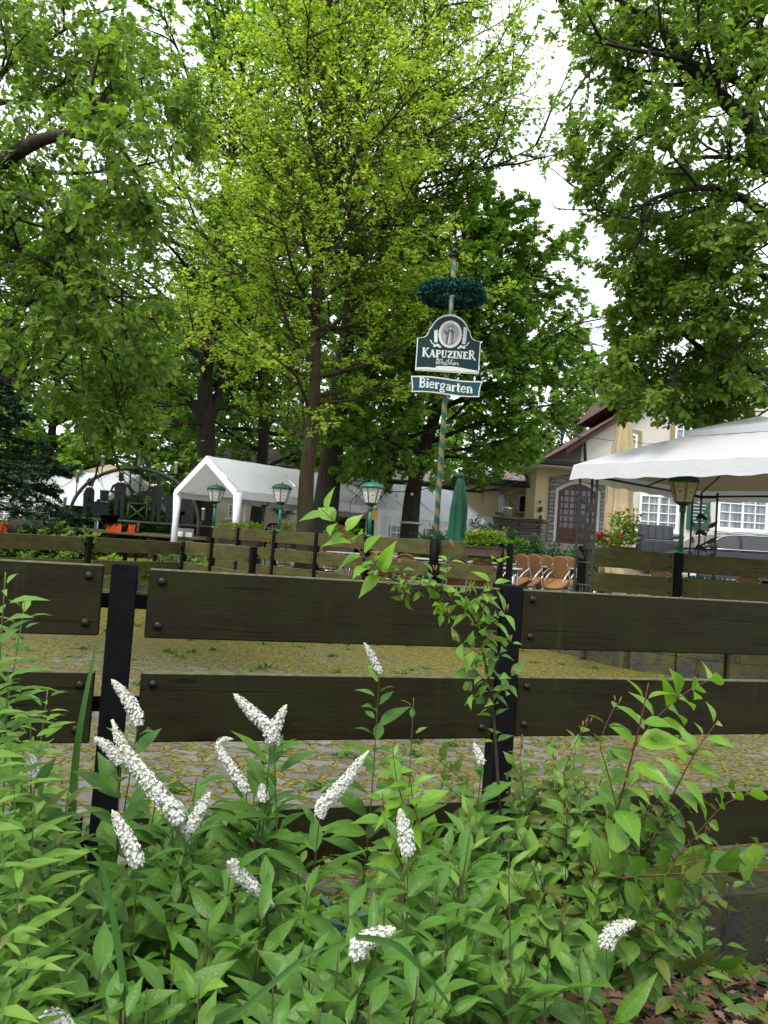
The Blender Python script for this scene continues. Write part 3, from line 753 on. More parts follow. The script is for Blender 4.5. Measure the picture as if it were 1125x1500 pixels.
# wreath
def on_pole(py):                              # metres up the pole where the photograph shows row py
    best = min(range(0, 701), key=lambda i: abs(_proj(pb + paxis * plen * i / 700)[1] - py)); return plen * best / 700
def _proj(p):
    d = p - CAM; z = d.dot(_f); return 562.5 + F * d.dot(_r) / z, 750 - F * d.dot(_u) / z
wz = on_pole(431)
wr = thing('wreath', 'dark blue green fir wreath hung flat around the maypole', 'wreath', pb + paxis * wz); wr.rotation_euler = mp_rot.to_euler()
b = MB(); ring = [(.47 * math.cos(2 * PI * k / 28), .47 * math.sin(2 * PI * k / 28), 0) for k in range(29)]
b.tube(ring, .085, 8, False); b.build('ring', M['wreath'], wr)
b = MB()
for k in range(4):
    a = PI / 4 + k * PI / 2; b.tube([(.05 * math.cos(a), .05 * math.sin(a), .02), (.42 * math.cos(a), .42 * math.sin(a), 0)], .010, 5)
b.build('spoke', M['iron'], wr)
n = 7000; th = rng.uniform(0, 2 * PI, n); ph = rng.uniform(0, 2 * PI, n); rr = rng.uniform(.05, .115, n)
cx, cy = np.cos(th), np.sin(th); O = np.stack([np.cos(ph) * cx, np.cos(ph) * cy, np.sin(ph)], 1)
P = np.stack([cx * .47, cy * .47, th * 0], 1) + O * rr[:, None]
scatter('needles', DIAMOND, P, O + rng.normal(0, .8, (n, 3)), rng.normal(0, 1, (n, 3)), rng.uniform(.04, .075, n), np.full(n, .55), M['wreath'], wr)
# shield sign: frame faces the camera side, plane holds the pole axis
ax = Vector((1, -.03, 0)); ax = (ax - paxis * ax.dot(paxis)).normalized(); an = ax.cross(paxis).normalized()
if an.y > 0: an = -an
ax_r = paxis.cross(an).normalized()
if ax_r.x < 0: ax_r = -ax_r
z_b, z_t = on_pole(547), on_pole(463.5)
so = pb + paxis * z_b + an * .075
H = z_t - z_b; W = 1.09
def shield(W, H, n=14):
    r = [(-W / 2, 0), (W / 2, 0), (W / 2, H * .565), (W * .44, H * .575)]
    r += [(W * .44 - W * .115 * math.sin(PI / 2 * i / n), H * .575 + H * .165 * (1 - math.cos(PI / 2 * i / n))) for i in range(1, n)]
    r += arc(0, H * .655, W * .305, H * .345, 22, 158, 26)
    r += [(-x, y) for x, y in reversed(r[4:4 + n - 1])]
    r += [(-W * .44, H * .575), (-W / 2, H * .565)]
    return r
sg = thing('shield_sign', 'dark petrol shield sign with silver lettering below a monk in an oval', 'sign', so)
fr = (so, ax_r, paxis, an)
b = MB(); b.prism(shield(W, H), fr, .03); b.build('sign_border', M['sign_silver'], sg, True)
inner = shield(W - .035, H - .05); inner = [(x, y + .022) for x, y in inner]
b = MB(); b.prism(inner, (so + an * .03, ax_r, paxis, an), .004); b.build('sign_panel', M['sign_green'], sg, True)
fr = (so + an * .0345, ax_r, paxis, an)
# pale bottom band with its curved shoulder
b = MB(); band = [(-W / 2 + .02, .022), (W / 2 - .02, .022), (W / 2 - .03, .055), (W * .25, .085)] + [(W * .2 - W * .37 * i / 8, .092 + .012 * math.sin(PI * i / 8)) for i in range(9)] + [(-W * .19, .06), (-W * .32, .065), (-W / 2 + .02, .05)]
b.prism(band, fr, .003); b.build('sign_band', M['sign_silver'], sg, True)
oc = (.012, H * .655)
b = MB(); b.prism(arc(oc[0], oc[1], .20, .235, 0, 360, 40)[:-1], fr, .006); ov = b.build('oval_ring', M['sign_silver'], sg, True)
fr2 = (so + an * .041, ax_r, paxis, an)
b = MB(); b.prism(arc(oc[0] - .003, oc[1], .155, .19, 0, 360, 40)[:-1], fr2, .003); b.build('oval_field', M['sign_grey'], sg, True)
fr3 = (so + an * .0445, ax_r, paxis, an); b = MB(); X0, Y0 = oc
b.prism([(X0 - .075, Y0 - .165), (X0 + .06, Y0 - .17), (X0 + .055, Y0 - .02), (X0 + .07, Y0 + .045), (X0 + .03, Y0 + .075), (X0 - .035, Y0 + .075), (X0 - .06, Y0 + .03), (X0 - .105, Y0 + .07), (X0 - .115, Y0 + .05), (X0 - .06, Y0 - .02)], fr3, .002)
b.prism(arc(X0 - .002, Y0 + .105, .034, .042, 0, 360, 16)[:-1], fr3, .0025); b.build('monk_figure', M['sign_shade'], sg, True)
b = MB(); fr4 = (so + an * .047, ax_r, paxis, an)
b.prism([(X0 - .03, Y0 - .165), (X0 - .005, Y0 - .165), (X0 + .005, Y0 + .03), (X0 - .012, Y0 + .045)], fr4, .002); b.prism([(X0 + .014, Y0 - .165), (X0 + .026, Y0 - .165), (X0 + .02, Y0 + .02), (X0 + .01, Y0 + .02)], fr4, .002)
b.prism(arc(X0 - .002, Y0 + .10, .018, .026, 0, 360, 12)[:-1], fr4, .002); b.build('monk_highlight', M['sign_silver'], sg, True)
for sx, sc in ((-1, .8), (1, 1.15)):
    b = MB()                                          # ears of grain either side of the oval
    for k in range(7):
        t0 = k / 6; cx_ = X0 + sx * (.235 + .02 * t0 - .01 * t0 * t0 + .03 * (sc - 1)); cy_ = Y0 - .16 + .22 * t0 * sc
        for q in (-1, 1):
            a0 = PI / 2 - sx * .15 + q * .5
            b.prism([(cx_ + math.cos(a0) * .060 * u_ - math.sin(a0) * .017 * v_ * (1.4 if sc > 1 else 1), cy_ + math.sin(a0) * .058 * u_ + math.cos(a0) * .017 * v_) for u_, v_ in ((0, 0), (.5, 1), (1, 0), (.5, -1))], (so + an * (.0345 + .0005 * (k % 3) + .0003 * (q + 1)), ax_r, paxis, an), .003)
    for (dx, dy, rr_) in ((.20, -.20, .030), (.25, -.215, .026), (.16, -.225, .022)):
        b.prism(arc(X0 + sx * dx, Y0 + dy, rr_, rr_ * .8, 0, 360, 12)[:-1], (so + an * .0372, ax_r, paxis, an), .003)
    ribbon(b, [(X0 + sx * x, Y0 + y) for x, y in ((.24, -.2), (.30, -.17), (.325, -.12), (.34, -.125))], .016, fr, .002, .003)
    b.build('grain_ornament', M['sign_silver'], sg, True)
b = MB(); hK = .15; wtot = seq_w('KAPUZINER', hK, .02); letters(b, 'KAPUZINER', fr, -wtot / 2 + .01, .245, hK, .02); b.build('sign_lettering', M['sign_silver'], sg, True)
b = MB(); hs = .105; sq = ['W_', 'e_', 'i_', 's_', 'b_', 'i_', 'e_', 'r_']; ws = seq_w(sq, hs, -.01, 1.12); letters(b, sq, fr, -ws / 2 - .02, .125, hs, -.01, .3, 1.12); b.build('script_lettering', M['sign_silver'], sg, True)
# Biergarten board, waved
z_m = on_pole(567.5); so2 = pb + paxis * z_m + an * .075
bs = thing('scroll_sign', 'wavy petrol blue board reading Biergarten below the shield sign', 'sign', so2)
W2, H2 = 1.22, .275
def wave(x): return .020 * math.sin(-x / W2 * 2 * PI * .9)
def scroll(W, H, n=24):
    top = [(-W / 2 + W * i / n, H / 2 + wave(-W / 2 + W * i / n)) for i in range(n + 1)]
    bot = [(-W / 2 * .955 + W * .955 * i / n, -H / 2 + wave(-W / 2 + W * i / n)) for i in range(n + 1)]
    rgt = [(W / 2 * .965, H * .1 + wave(W / 2)), (W / 2 * .945, -H * .25 + wave(W / 2))]
    lft = [(-x, y - 2 * wave(W / 2)) for x, y in reversed(rgt)]
    return bot + list(reversed(rgt)) + top[::-1] + list(reversed(lft))
fr = (so2, ax_r, paxis, an)
b = MB(); b.prism(scroll(W2, H2), fr, .025); b.build('sign_border', M['sign_silver'], bs, True)
b = MB(); b.prism(scroll(W2 - .045, H2 - .045), (so2 + an * .025, ax_r, paxis, an), .004); b.build('sign_panel', M['sign_blue'], bs, True)
b = MB(); hB = .165; wb = seq_w('Biergarten', hB, .035); letters(b, 'Biergarten', (so2 + an * .0295, ax_r, paxis, an), -wb / 2, -.065, hB, .035, map2=lambda x, y: (x, y + wave(x) - x * .012)); b.build('sign_lettering', M['sign_silver'], bs, True)
# ------------------------------------------------------------------ house
def px_m(px, Y): return px / F * Y
def win(parent, Y, x0, x1, y0, y1, cols, rows, arch=0, frame='white_frame', pane='curtain_glass', trim=None, sill=True, fw=.07, muntin=.03, split=0, rows_at=None):
    """window on the wall plane y = Y between the pixel limits; parts: window > frame, pane, trim, sill"""
    c = at((x0 + x1) / 2, (y0 + y1) / 2, Y); w = px_m(x1 - x0, Y); h = px_m(y1 - y0, Y)
    o = Vector((c.x - w / 2, Y - .02, c.z - h / 2)); ax, ay, an = V(1, 0, 0), V(0, 0, 1), V(0, -1, 0)
    def outline(g):
        x0_, x1_, y0_, y1_ = -g, w + g, -g, h + g
        if not arch: return [(x0_, y0_), (x1_, y0_), (x1_, y1_), (x0_, y1_)]
        r = [(x0_, y0_), (x1_, y0_), (x1_, y1_ - arch)]
        n = 10
        for i in range(1, n):
            t = i / n; r.append((x1_ - (x1_ - x0_) * t, y1_ - arch + arch * math.sin(PI * t)))
        r.append((x0_, y1_ - arch)); return r
    root = None
    b = MB(); b.prism(outline(0), (o + an * -.02, ax, ay, an), .02); root = b.build('window', M[pane], parent, True)
    def ring(g0, g1, d0, d1, mat, nm):
        A, B_ = outline(g0), outline(g1); n = len(A); q = MB()
        vs = [o + ax * x + ay * y + an * d0 for x, y in A] + [o + ax * x + ay * y + an * d0 for x, y in B_] + [o + ax * x + ay * y + an * d1 for x, y in A] + [o + ax * x + ay * y + an * d1 for x, y in B_]
        fs = []
        for i in range(n):
            j = (i + 1) % n
            fs += [(2 * n + i, 2 * n + j, 3 * n + j, 3 * n + i), (i, 2 * n + i, 2 * n + j, j)[::-1], (n + i, n + j, 3 * n + j, 3 * n + i)[::-1]]
        q.add(vs, fs); return q.build(nm, M[mat], root, True)
    if trim: ring(.002, .14, -.01, .055, trim, 'window_trim')
    ring(-fw, .0, 0, .05, frame, 'window_frame')
    q = MB()
    xs_ = [w * k / cols for k in range(1, cols)]
    for x in xs_: q.box(o + ax * x + an * .018 + ay * (h / 2), (muntin * (2.4 if split and xs_.index(x) + 1 == split else 1), .035, h - fw))
    rl = rows_at or [k / rows for k in range(1, rows)]
    for tt in rl: q.box(o + ay * (h * tt) + an * .021 + ax * (w / 2), (w - fw, .035, muntin))
    if xs_ or rl: q.build('glazing_bar', M[frame], root, True)
    if sill:
        q = MB(); q.box(o + ax * (w / 2) + an * .06 + ay * -.04, (w + .2, .16, .07), None, .01); q.build('window_sill', M['sill' if sill == 'red' else frame], root, True)
    return root
HY = 27.0
house = thing('gabled_house', 'cream rendered gabled house with olive framed upper windows and dark red roof', 'house', (12, HY, 1.4))
xl = at(846, 760, HY).x; zl = at(846, 646, HY).z; rx_ = 11.9; slope = .72; zr = zl + (rx_ - xl) * slope; xr = 2 * rx_ - xl; dep = 9.0
b = MB(); b.prism([(xl, .3), (xr + 8, .3), (xr + 8, zl), (xr, zl), (rx_, zr), (xl, zl)], (V(0, HY, 0), V(1, 0, 0), V(0, 0, 1), V(0, 1, 0)), dep); b.build('wall', M['plaster_cream'], house, True)
b = MB()
for sg_ in (-1, 1):
    e = V(rx_ + sg_ * (rx_ - xl + .55), HY - .22, zl - .55 * slope + .03); r_ = V(rx_, HY - .22, zr + .03); L = (r_ - e).length; dn = (r_ - e).normalized(); up = V(-dn.z * (1 if dn.x > 0 else -1), 0, abs(dn.x))
    b.prism([(0, 0), (L, 0), (L, .10), (0, .10)], (e, dn, up, V(0, 1, 0)), dep + 1.0)
b.build('roof', M['roof_red'], house, True)
b = MB()
for sg_ in (-1, 1):
    e = V(rx_ + sg_ * (rx_ - xl + .58), HY - .27, zl - .55 * slope - .11); r_ = V(rx_, HY - .27, zr - .11); L = (r_ - e).length; dn = (r_ - e).normalized()
    b.prism([(0, 0), (L, 0), (L, .13), (0, .13)], (e, dn, V(0, 0, 1), V(0, 1, 0)), .045)
    for k in range(4):
        p = e + dn * (L * (k + .4) / 4.2); b.box(p + V(0, .15, .0), (.12, .2, .12))
b.build('verge_board', simple('brown_verge', (.06, .028, .02), .7, .3, 0, .3, 8, .2), house, True)
# cross gable roof behind, reddish
b = MB(); p0 = at(881, 601, HY + 4); p1 = at(905, 567, HY + 4)
b.add([(p0.x, HY + 3, p0.z), (p1.x, HY + 3, p1.z), (p1.x + 5, HY + 3, p1.z), (p0.x + 5, HY + 3, p0.z - .4), (p0.x, HY + 8, p0.z), (p1.x, HY + 8, p1.z), (p1.x + 5, HY + 8, p1.z), (p0.x + 5, HY + 8, p0.z - .4)], [(0, 1, 2, 3), (4, 7, 6, 5), (0, 4, 5, 1), (1, 5, 6, 2), (0, 3, 7, 4), (3, 2, 6, 7)]); b.build('cross_roof', M['roof_red'], house, True)
win(house, HY, 919, 933, 635, 661, 2, 3, .06, pane='sky_glass', trim='olive')
win(house, HY, 988, 1012, 616, 657, 2, 3, .08, pane='sky_glass', trim='olive')
win(house, HY, 1027, 1051, 615, 659, 2, 3, .08, pane='dark_glass', trim='olive')
for (a0, a1) in ((935, 993), (1050, 1124), (1140, 1200)):
    win(house, HY, a0, a1, 724.5, 778, 4, 4, 0, pane='curtain_glass', split=2, muntin=.032, rows_at=[.245, .49, .735], fw=.09)
# round crest and gilt letters under the leaves of the gable
ec = at(971, 582, HY - .03)
em = MB(); em.lathe(ec, [(.36, 0), (.40, .02), (.40, .06), (.36, .07)], 28, False, rot=Matrix.Rotation(PI / 2, 3, 'X')); e_ = em.build('house_crest', M['sign_silver'], house, True)
em = MB(); em.lathe(ec + V(0, -.072, 0), [(.31, 0), (.31, .008)], 24, False, rot=Matrix.Rotation(PI / 2, 3, 'X')); em.build('crest_field', simple('crest_blue', (.28, .38, .55), .5, .4, 0, .4, 6, .05), e_, True)
M['gilt'] = simple('gilt', (.55, .40, .10), .35, .5, .4, .15, 12, .05)
lp = at(986, 588, HY - .03)
for k_, g_ in enumerate(['U', 'E', 'i', 'r', 'I', 'E', 'i']):
    lt = MB(); letters(lt, [g_], (lp + V(k_ * .42, 0, 0), V(1, 0, 0), V(0, 0, 1), V(0, -1, 0)), 0, 0, .46); lt.build('gilt_letter', M['gilt'], house, True)
q = MB(); pp = [at(857, 648, HY - .1), at(858, 690, HY - .1)]; q.tube([pp[0] + V(-.3, 0, .25), pp[0], pp[1]], .05, 8); q.build('drainpipe', M['iron'], house, True)
q = MB(); c = at(918, 754, HY - .09); q.box(c, (.36, .18, .28), None, .01); mbx = q.build('meter_box', M['sign_silver'], house, True)
q = MB(); q.box(c + V(0, -.095, 0), (.26, .02, .18), None, .004); q.build('meter_window', M['dark_glass'], mbx, True)
q = MB(); c = at(1023, 755, HY - .05); q.box(c, (.80, .05, 1.02), None, .006); nb = q.build('notice_board', simple('board_green', (.008, .055, .04), .4, .5, 0, .1, 9, .05), house, True)
q = MB()
for k in range(6): q.box(c + V(random.uniform(-.05, .05), -.027, .36 - k * .12), (.5 - .05 * (k % 3), .004, .022))
q.box(c + V(0, -.0275, .46), (.15, .004, .05)); q.build('notice_lines', M['sign_silver'], nb, True)
# flat roofed porch block with stone arch and door
PYY = 25.6
xa, xb = at(783, 740, PYY).x, at(906, 740, PYY).x; zt = at(783, 684, PYY).z
porch = thing('porch_block', 'flat roofed yellow porch with grey stone arch around a brown glazed door', 'porch', (xa, PYY, 1.4))
b = MB(); b.box(((xa + xb) / 2, PYY + .85, (zt + .3) / 2), (xb - xa, 1.7, zt - .3)); b.build('wall', M['plaster_yellow'], porch, True)
b = MB(); rz0 = at(783, 684, PYY).z; b.box(((xa + xb) / 2 - .25, PYY + .5, rz0 + .09), (xb - xa + .9, 2.9, .16), None, .02); pr = b.build('roof', simple('roof_felt_edge', (.035, .028, .026), .7, .3, 0, .3, 9, .2), porch, True)
b = MB(); b.box(((xa + xb) / 2 - .25, PYY + .5, rz0 - .02), (xb - xa + .7, 2.7, .05), None, .005); b.build('soffit', M['plaster_pale'], pr, True)
sx0, sx1 = at(803, 750, PYY).x, at(884, 750, PYY).x; sz0, sz1 = at(845, 795, PYY).z, at(845, 696, PYY).z
dx0, dx1 = at(816, 750, PYY).x, at(874, 750, PYY).x; dz0, dz1 = at(845, 792, PYY).z, at(845, 709, PYY).z
def archpts(x0, x1, z0, z1, rise, n=12):
    return [(x0, z0), (x1, z0), (x1, z1 - rise)] + [(x1 - (x1 - x0) * i / n, z1 - rise + rise * math.sin(PI * i / n)) for i in range(1, n)] + [(x0, z1 - rise)]
def frame_ring(mb, A, B_, y0, y1):
    n = len(A); vs = [(x, y0, z) for x, z in A] + [(x, y0, z) for x, z in B_] + [(x, y1, z) for x, z in A] + [(x, y1, z) for x, z in B_]; fs = []
    for i in range(n):
        j = (i + 1) % n; fs += [(2 * n + i, 3 * n + i, 3 * n + j, 2 * n + j), (i, j, 2 * n + j, 2 * n + i), (n + i, 3 * n + i, 3 * n + j, n + j)]
    mb.add(vs, fs)
b = MB(); frame_ring(b, archpts(dx0 - .1, dx1 + .1, dz0 - .2, dz1 + .1, .30), archpts(sx0, sx1, sz0 - .2, sz1, .12), PYY + .1, PYY - .09); b.build('stone_surround', M['door_stone'], porch, True)
b = MB(); frame_ring(b, archpts(dx0, dx1, dz0 - .2, dz1, .28), archpts(dx0 - .1, dx1 + .1, dz0 - .2, dz1 + .1, .30), PYY + .1, PYY - .05); b.build('door_trim', M['plaster_cream'], porch, True)
b = MB(); b.prism(archpts(dx0, dx1, dz0 - .2, dz1, .28), (V(0, PYY - .01, 0), V(1, 0, 0), V(0, 0, 1), V(0, -1, 0)), .02); dr = b.build('door', M['brown_door'], porch, True)
dw, dh = dx1 - dx0, dz1 - dz0
for i in range(7):
    for k in range(6):
        if k == 5 and i in (0, 6): continue
        b = MB(); b.box((dx0 + dw * (i + .5) / 7, PYY - .032, dz0 + dh * (.26 + k * .115)), (dw / 7 - .06, .012, dh * .115 - .06))
        b.build('door_pane', M['dark_glass'], dr, True)
b = MB()
for i in (0, 3.5, 7): b.box((dx0 + dw * i / 7 + (.06 if i == 0 else -.06 if i == 7 else 0), PYY - .045, dz0 + dh * .42), (.07, .03, dh * .84))
for k in range(3): b.box((dx0 + dw / 2, PYY - .043, dz0 + .05 + k * .16), (dw - .1, .02, .05))
b.build('door_rail', M['brown_door'], dr, True)
b = MB(); p = at(795, 716, PYY - .02); b.lathe(p, [(.001, 0), (.16, .002), (.14, .004)], 12, rot=Matrix.Rotation(PI / 2, 3, 'X'), sx=.6); 
p = at(792, 746, PYY - .08)
for nm_, dx_, dz_, sz_ in (('door_bell', 0, 0, (.10, .14, .16)), ('intercom', .02, -.3, (.06, .1, .2)), ('wall_hook', -.02, .25, (.05, .1, .08))):
    b = MB(); b.box(p + V(dx_, 0, dz_), sz_, None, .01); b.build(nm_, M['iron'], porch, True)
b = MB(); a_ = at(772, 687, PYY); b.tube([at(768, 684, PYY), at(768, 694, PYY), at(773, 700, PYY), at(774, 715, PYY)], .06, 8); b.build('drainpipe', M['iron'], porch, True)
for k in range(3):
    pass
b = MB(); p = at(850, 800, PYY - 1.0)
for k in range(4): b.box((at(850, 790, PYY).x, PYY - .35 - k * .3, dz0 - .3 - k * .16), (3.2, .34, .34), None, .02)
b.build('step', M['concrete'], porch, True)
# low extension with arched windows and hipped grey roof
EY = 28.0
ea, eb = at(676, 740, EY).x, at(786, 740, EY).x; ez = at(720, 706, EY).z
ext = thing('low_extension', 'yellow single storey extension with two small arched windows and grey roof', 'house', (ea, EY, 1.2))
b = MB(); b.box(((ea + eb) / 2, EY + 2.5, (ez + .1) / 2), (eb - ea, 5, ez - .1)); b.build('wall', M['plaster_yellow'], ext, True)
b = MB(); r1 = at(708, 687, EY + 2.5); o_ = .5
b.add([(ea - o_, EY - o_, ez), (eb + .4, EY - o_, ez), (eb + .4, EY + 5.5, ez), (ea - o_, EY + 5.5, ez), (r1.x, EY + 2.5, r1.z), (eb + .4, EY + 2.5, r1.z)], [(0, 1, 5, 4), (2, 3, 4, 5), (3, 0, 4), (1, 2, 5), (0, 3, 2, 1)]); rf = b.build('roof', M['roof_grey'], ext, True)
b = MB(); b.box(((ea + eb) / 2, EY - o_ - .03, ez - .05), (eb - ea + .9, .10, .24), None, .02); b.build('fascia', simple('black_fascia', (.02, .02, .022), .6, .4, 0, .2, 9, .1), rf, True)
win(ext, EY, 730, 744, 725, 751, 1, 1, .05, pane='dark_glass', sill='red', fw=.06)
win(ext, EY, 758, 773, 724, 752, 1, 1, .05, pane='dark_glass', sill='red', fw=.06)
# paler annex further left behind the white tent
AY = 34.0
aa, ab = at(560, 740, AY).x, at(690, 740, AY).x; az = at(640, 706, AY).z
anx = thing('pale_annex', 'pale annex with low grey brown roof behind the marquee row', 'house', (aa, AY, .6))
b = MB(); b.box(((aa + ab) / 2, AY + 2, (az) / 2), (ab - aa, 4, az)); b.build('wall', M['plaster_pale'], anx, True)
b = MB(); zz = at(640, 690, AY + 2).z
b.add([(aa - .5, AY - .5, az - .05), (ab + .5, AY - .5, az - .05), (ab + .5, AY + 4.5, az - .05), (aa - .5, AY + 4.5, az - .05), (aa - .5, AY + 2, zz), (ab + .5, AY + 2, zz)], [(0, 1, 5, 4), (2, 3, 4, 5), (3, 0, 4), (1, 2, 5), (0, 3, 2, 1)]); b.build('roof', M['roof_grey'], anx, True)
# rendered building seen through the front of the big tent
BY = 32.0
ba, bb = at(290, 740, BY).x, at(470, 740, BY).x; bz = at(380, 690, BY).z
hall = thing('low_hall', 'pale rendered building with white lattice windows seen through the big tent', 'house', (ba, BY, .4))
b = MB(); b.box(((ba + bb) / 2, BY + 2, (bz - .2) / 2), (bb - ba, 4, bz + .2)); b.build('wall', M['plaster_pale'], hall, True)
win(hall, BY, 334, 346, 738, 760, 2, 4, 0, pane='curtain_glass', fw=.08)
win(hall, BY, 372, 386, 740, 772, 2, 4, 0, pane='curtain_glass', fw=.08)
b = MB(); b.add([(ba - .4, BY - .4, bz), (bb + .4, BY - .4, bz), (bb + .4, BY + 4.4, bz), (ba - .4, BY + 4.4, bz), (ba + 1, BY + 2, bz + 1.2), (bb - 1, BY + 2, bz + 1.2)], [(0, 1, 5, 4), (2, 3, 4, 5), (3, 0, 4), (1, 2, 5), (0, 3, 2, 1)]); b.build('roof', M['roof_grey'], hall, True)
# stone cheek wall of the steps, with a small metal lamp
wp0, wp1 = at(727, 770, 24.5), at(797, 776, 23.6)
wt_ = thing('step_wall', 'dark slate wall with flat coping in front of the yellow extension', 'wall', (wp0.x, wp0.y, .9))
d = Vector((wp1.x - wp0.x, wp1.y - wp0.y, 0)); a = math.atan2(d.y, d.x); zt0 = at(745, 762, 24.2).z
b = MB(); cc = (wp0 + wp1) / 2; b.box((cc.x, cc.y, (zt0 + .5) / 2), (d.length, .4, zt0 - .5), rotz(a)); b.build('stone_body', M['slate_stone'], wt_, True)
b = MB(); b.box((cc.x, cc.y, zt0 + .04), (d.length + .1, .5, .09), rotz(a) @ Matrix.Rotation(.02, 3, 'Y'), .02); b.build('coping', M['slate_stone'], wt_, True)
p = at(742, 760.5, 24.2); lm = thing('bollard_lamp', 'small round metal lamp standing on the slate wall coping', 'lamp', p + V(0, 0, -.02))
b = MB(); b.lathe((0, 0, 0), [(.10, 0), (.10, .03), (.02, .04), (.02, .09)], 12); b.build('stand', M['iron'], lm)
b = MB(); b.lathe((0, 0, .09), [(.15, 0), (.15, .25), (.165, .26), (.16, .29), (.02, .31)], 14); b.build('lamp_shade', M['alu'], lm)

# ------------------------------------------------------------------ tents and canopies
def pvc_side():
    t = NT('tarpaulin_side'); c = t.coord(); n = t.noise(c, 1.3, 4); m2 = t.noise(t.coord((3, 3, .6)), 3, 3)
    return t.done(t.pbr(t.ramp(n, [(.3, (.62, .63, .64)), (.7, (.76, .77, .79))]), .5, .4, 0, t.bump(m2, .6, .08)))
def translucent(name, col, tr=.4, bumpd=.03):
    t = NT(name); c = t.coord(); m2 = t.noise(c, 2.2, 4, .6)
    p = t.pbr(t.ramp(m2, [(.3, tuple(x * .95 for x in col)), (.7, col)]), .55, .35, 0, t.bump(m2, .6, bumpd * 2)); q = t.n('BsdfTranslucent', Color=(*col, 1))
    ms = t.n('MixShader', Fac=tr); t.t.links.new(p, ms.inputs[1]); t.t.links.new(q.outputs[0], ms.inputs[2]); return t.done(ms.outputs[0])
M['pvc_side'] = pvc_side(); M['seam'] = simple('tarpaulin_seam', (.42, .43, .45), .6, .3, 0, .1, 9, .05)
M['pvc_roof'] = translucent('tarpaulin_roof', (.68, .70, .74), .25)
M['clear_pvc'] = glass('clear_foil_window', (.20, .22, .22), .25)
def roof_sheet(mb, a, b_, c, d, nu=10, nv=8, sag=.05):
    """quad sheet a-b (eave) c-d (ridge above b, a) with a slight sag and wrinkles"""
    vs = []
    for j in range(nv + 1):
        for i in range(nu + 1):
            u_, v_ = i / nu, j / nv
            p = (a * (1 - u_) + b_ * u_) * (1 - v_) + (d * (1 - u_) + c * u_) * v_
            z = -sag * math.sin(PI * v_) * (1 - .5 * abs(math.sin(PI * u_ * 2))) + .008 * math.sin(u_ * 37 + v_ * 9)
            vs.append(p + V(0, 0, z))
    n = nu + 1
    mb.add(vs, [(j * n + i, j * n + i + 1, (j + 1) * n + i + 1, (j + 1) * n + i) for j in range(nv) for i in range(nu)], True)
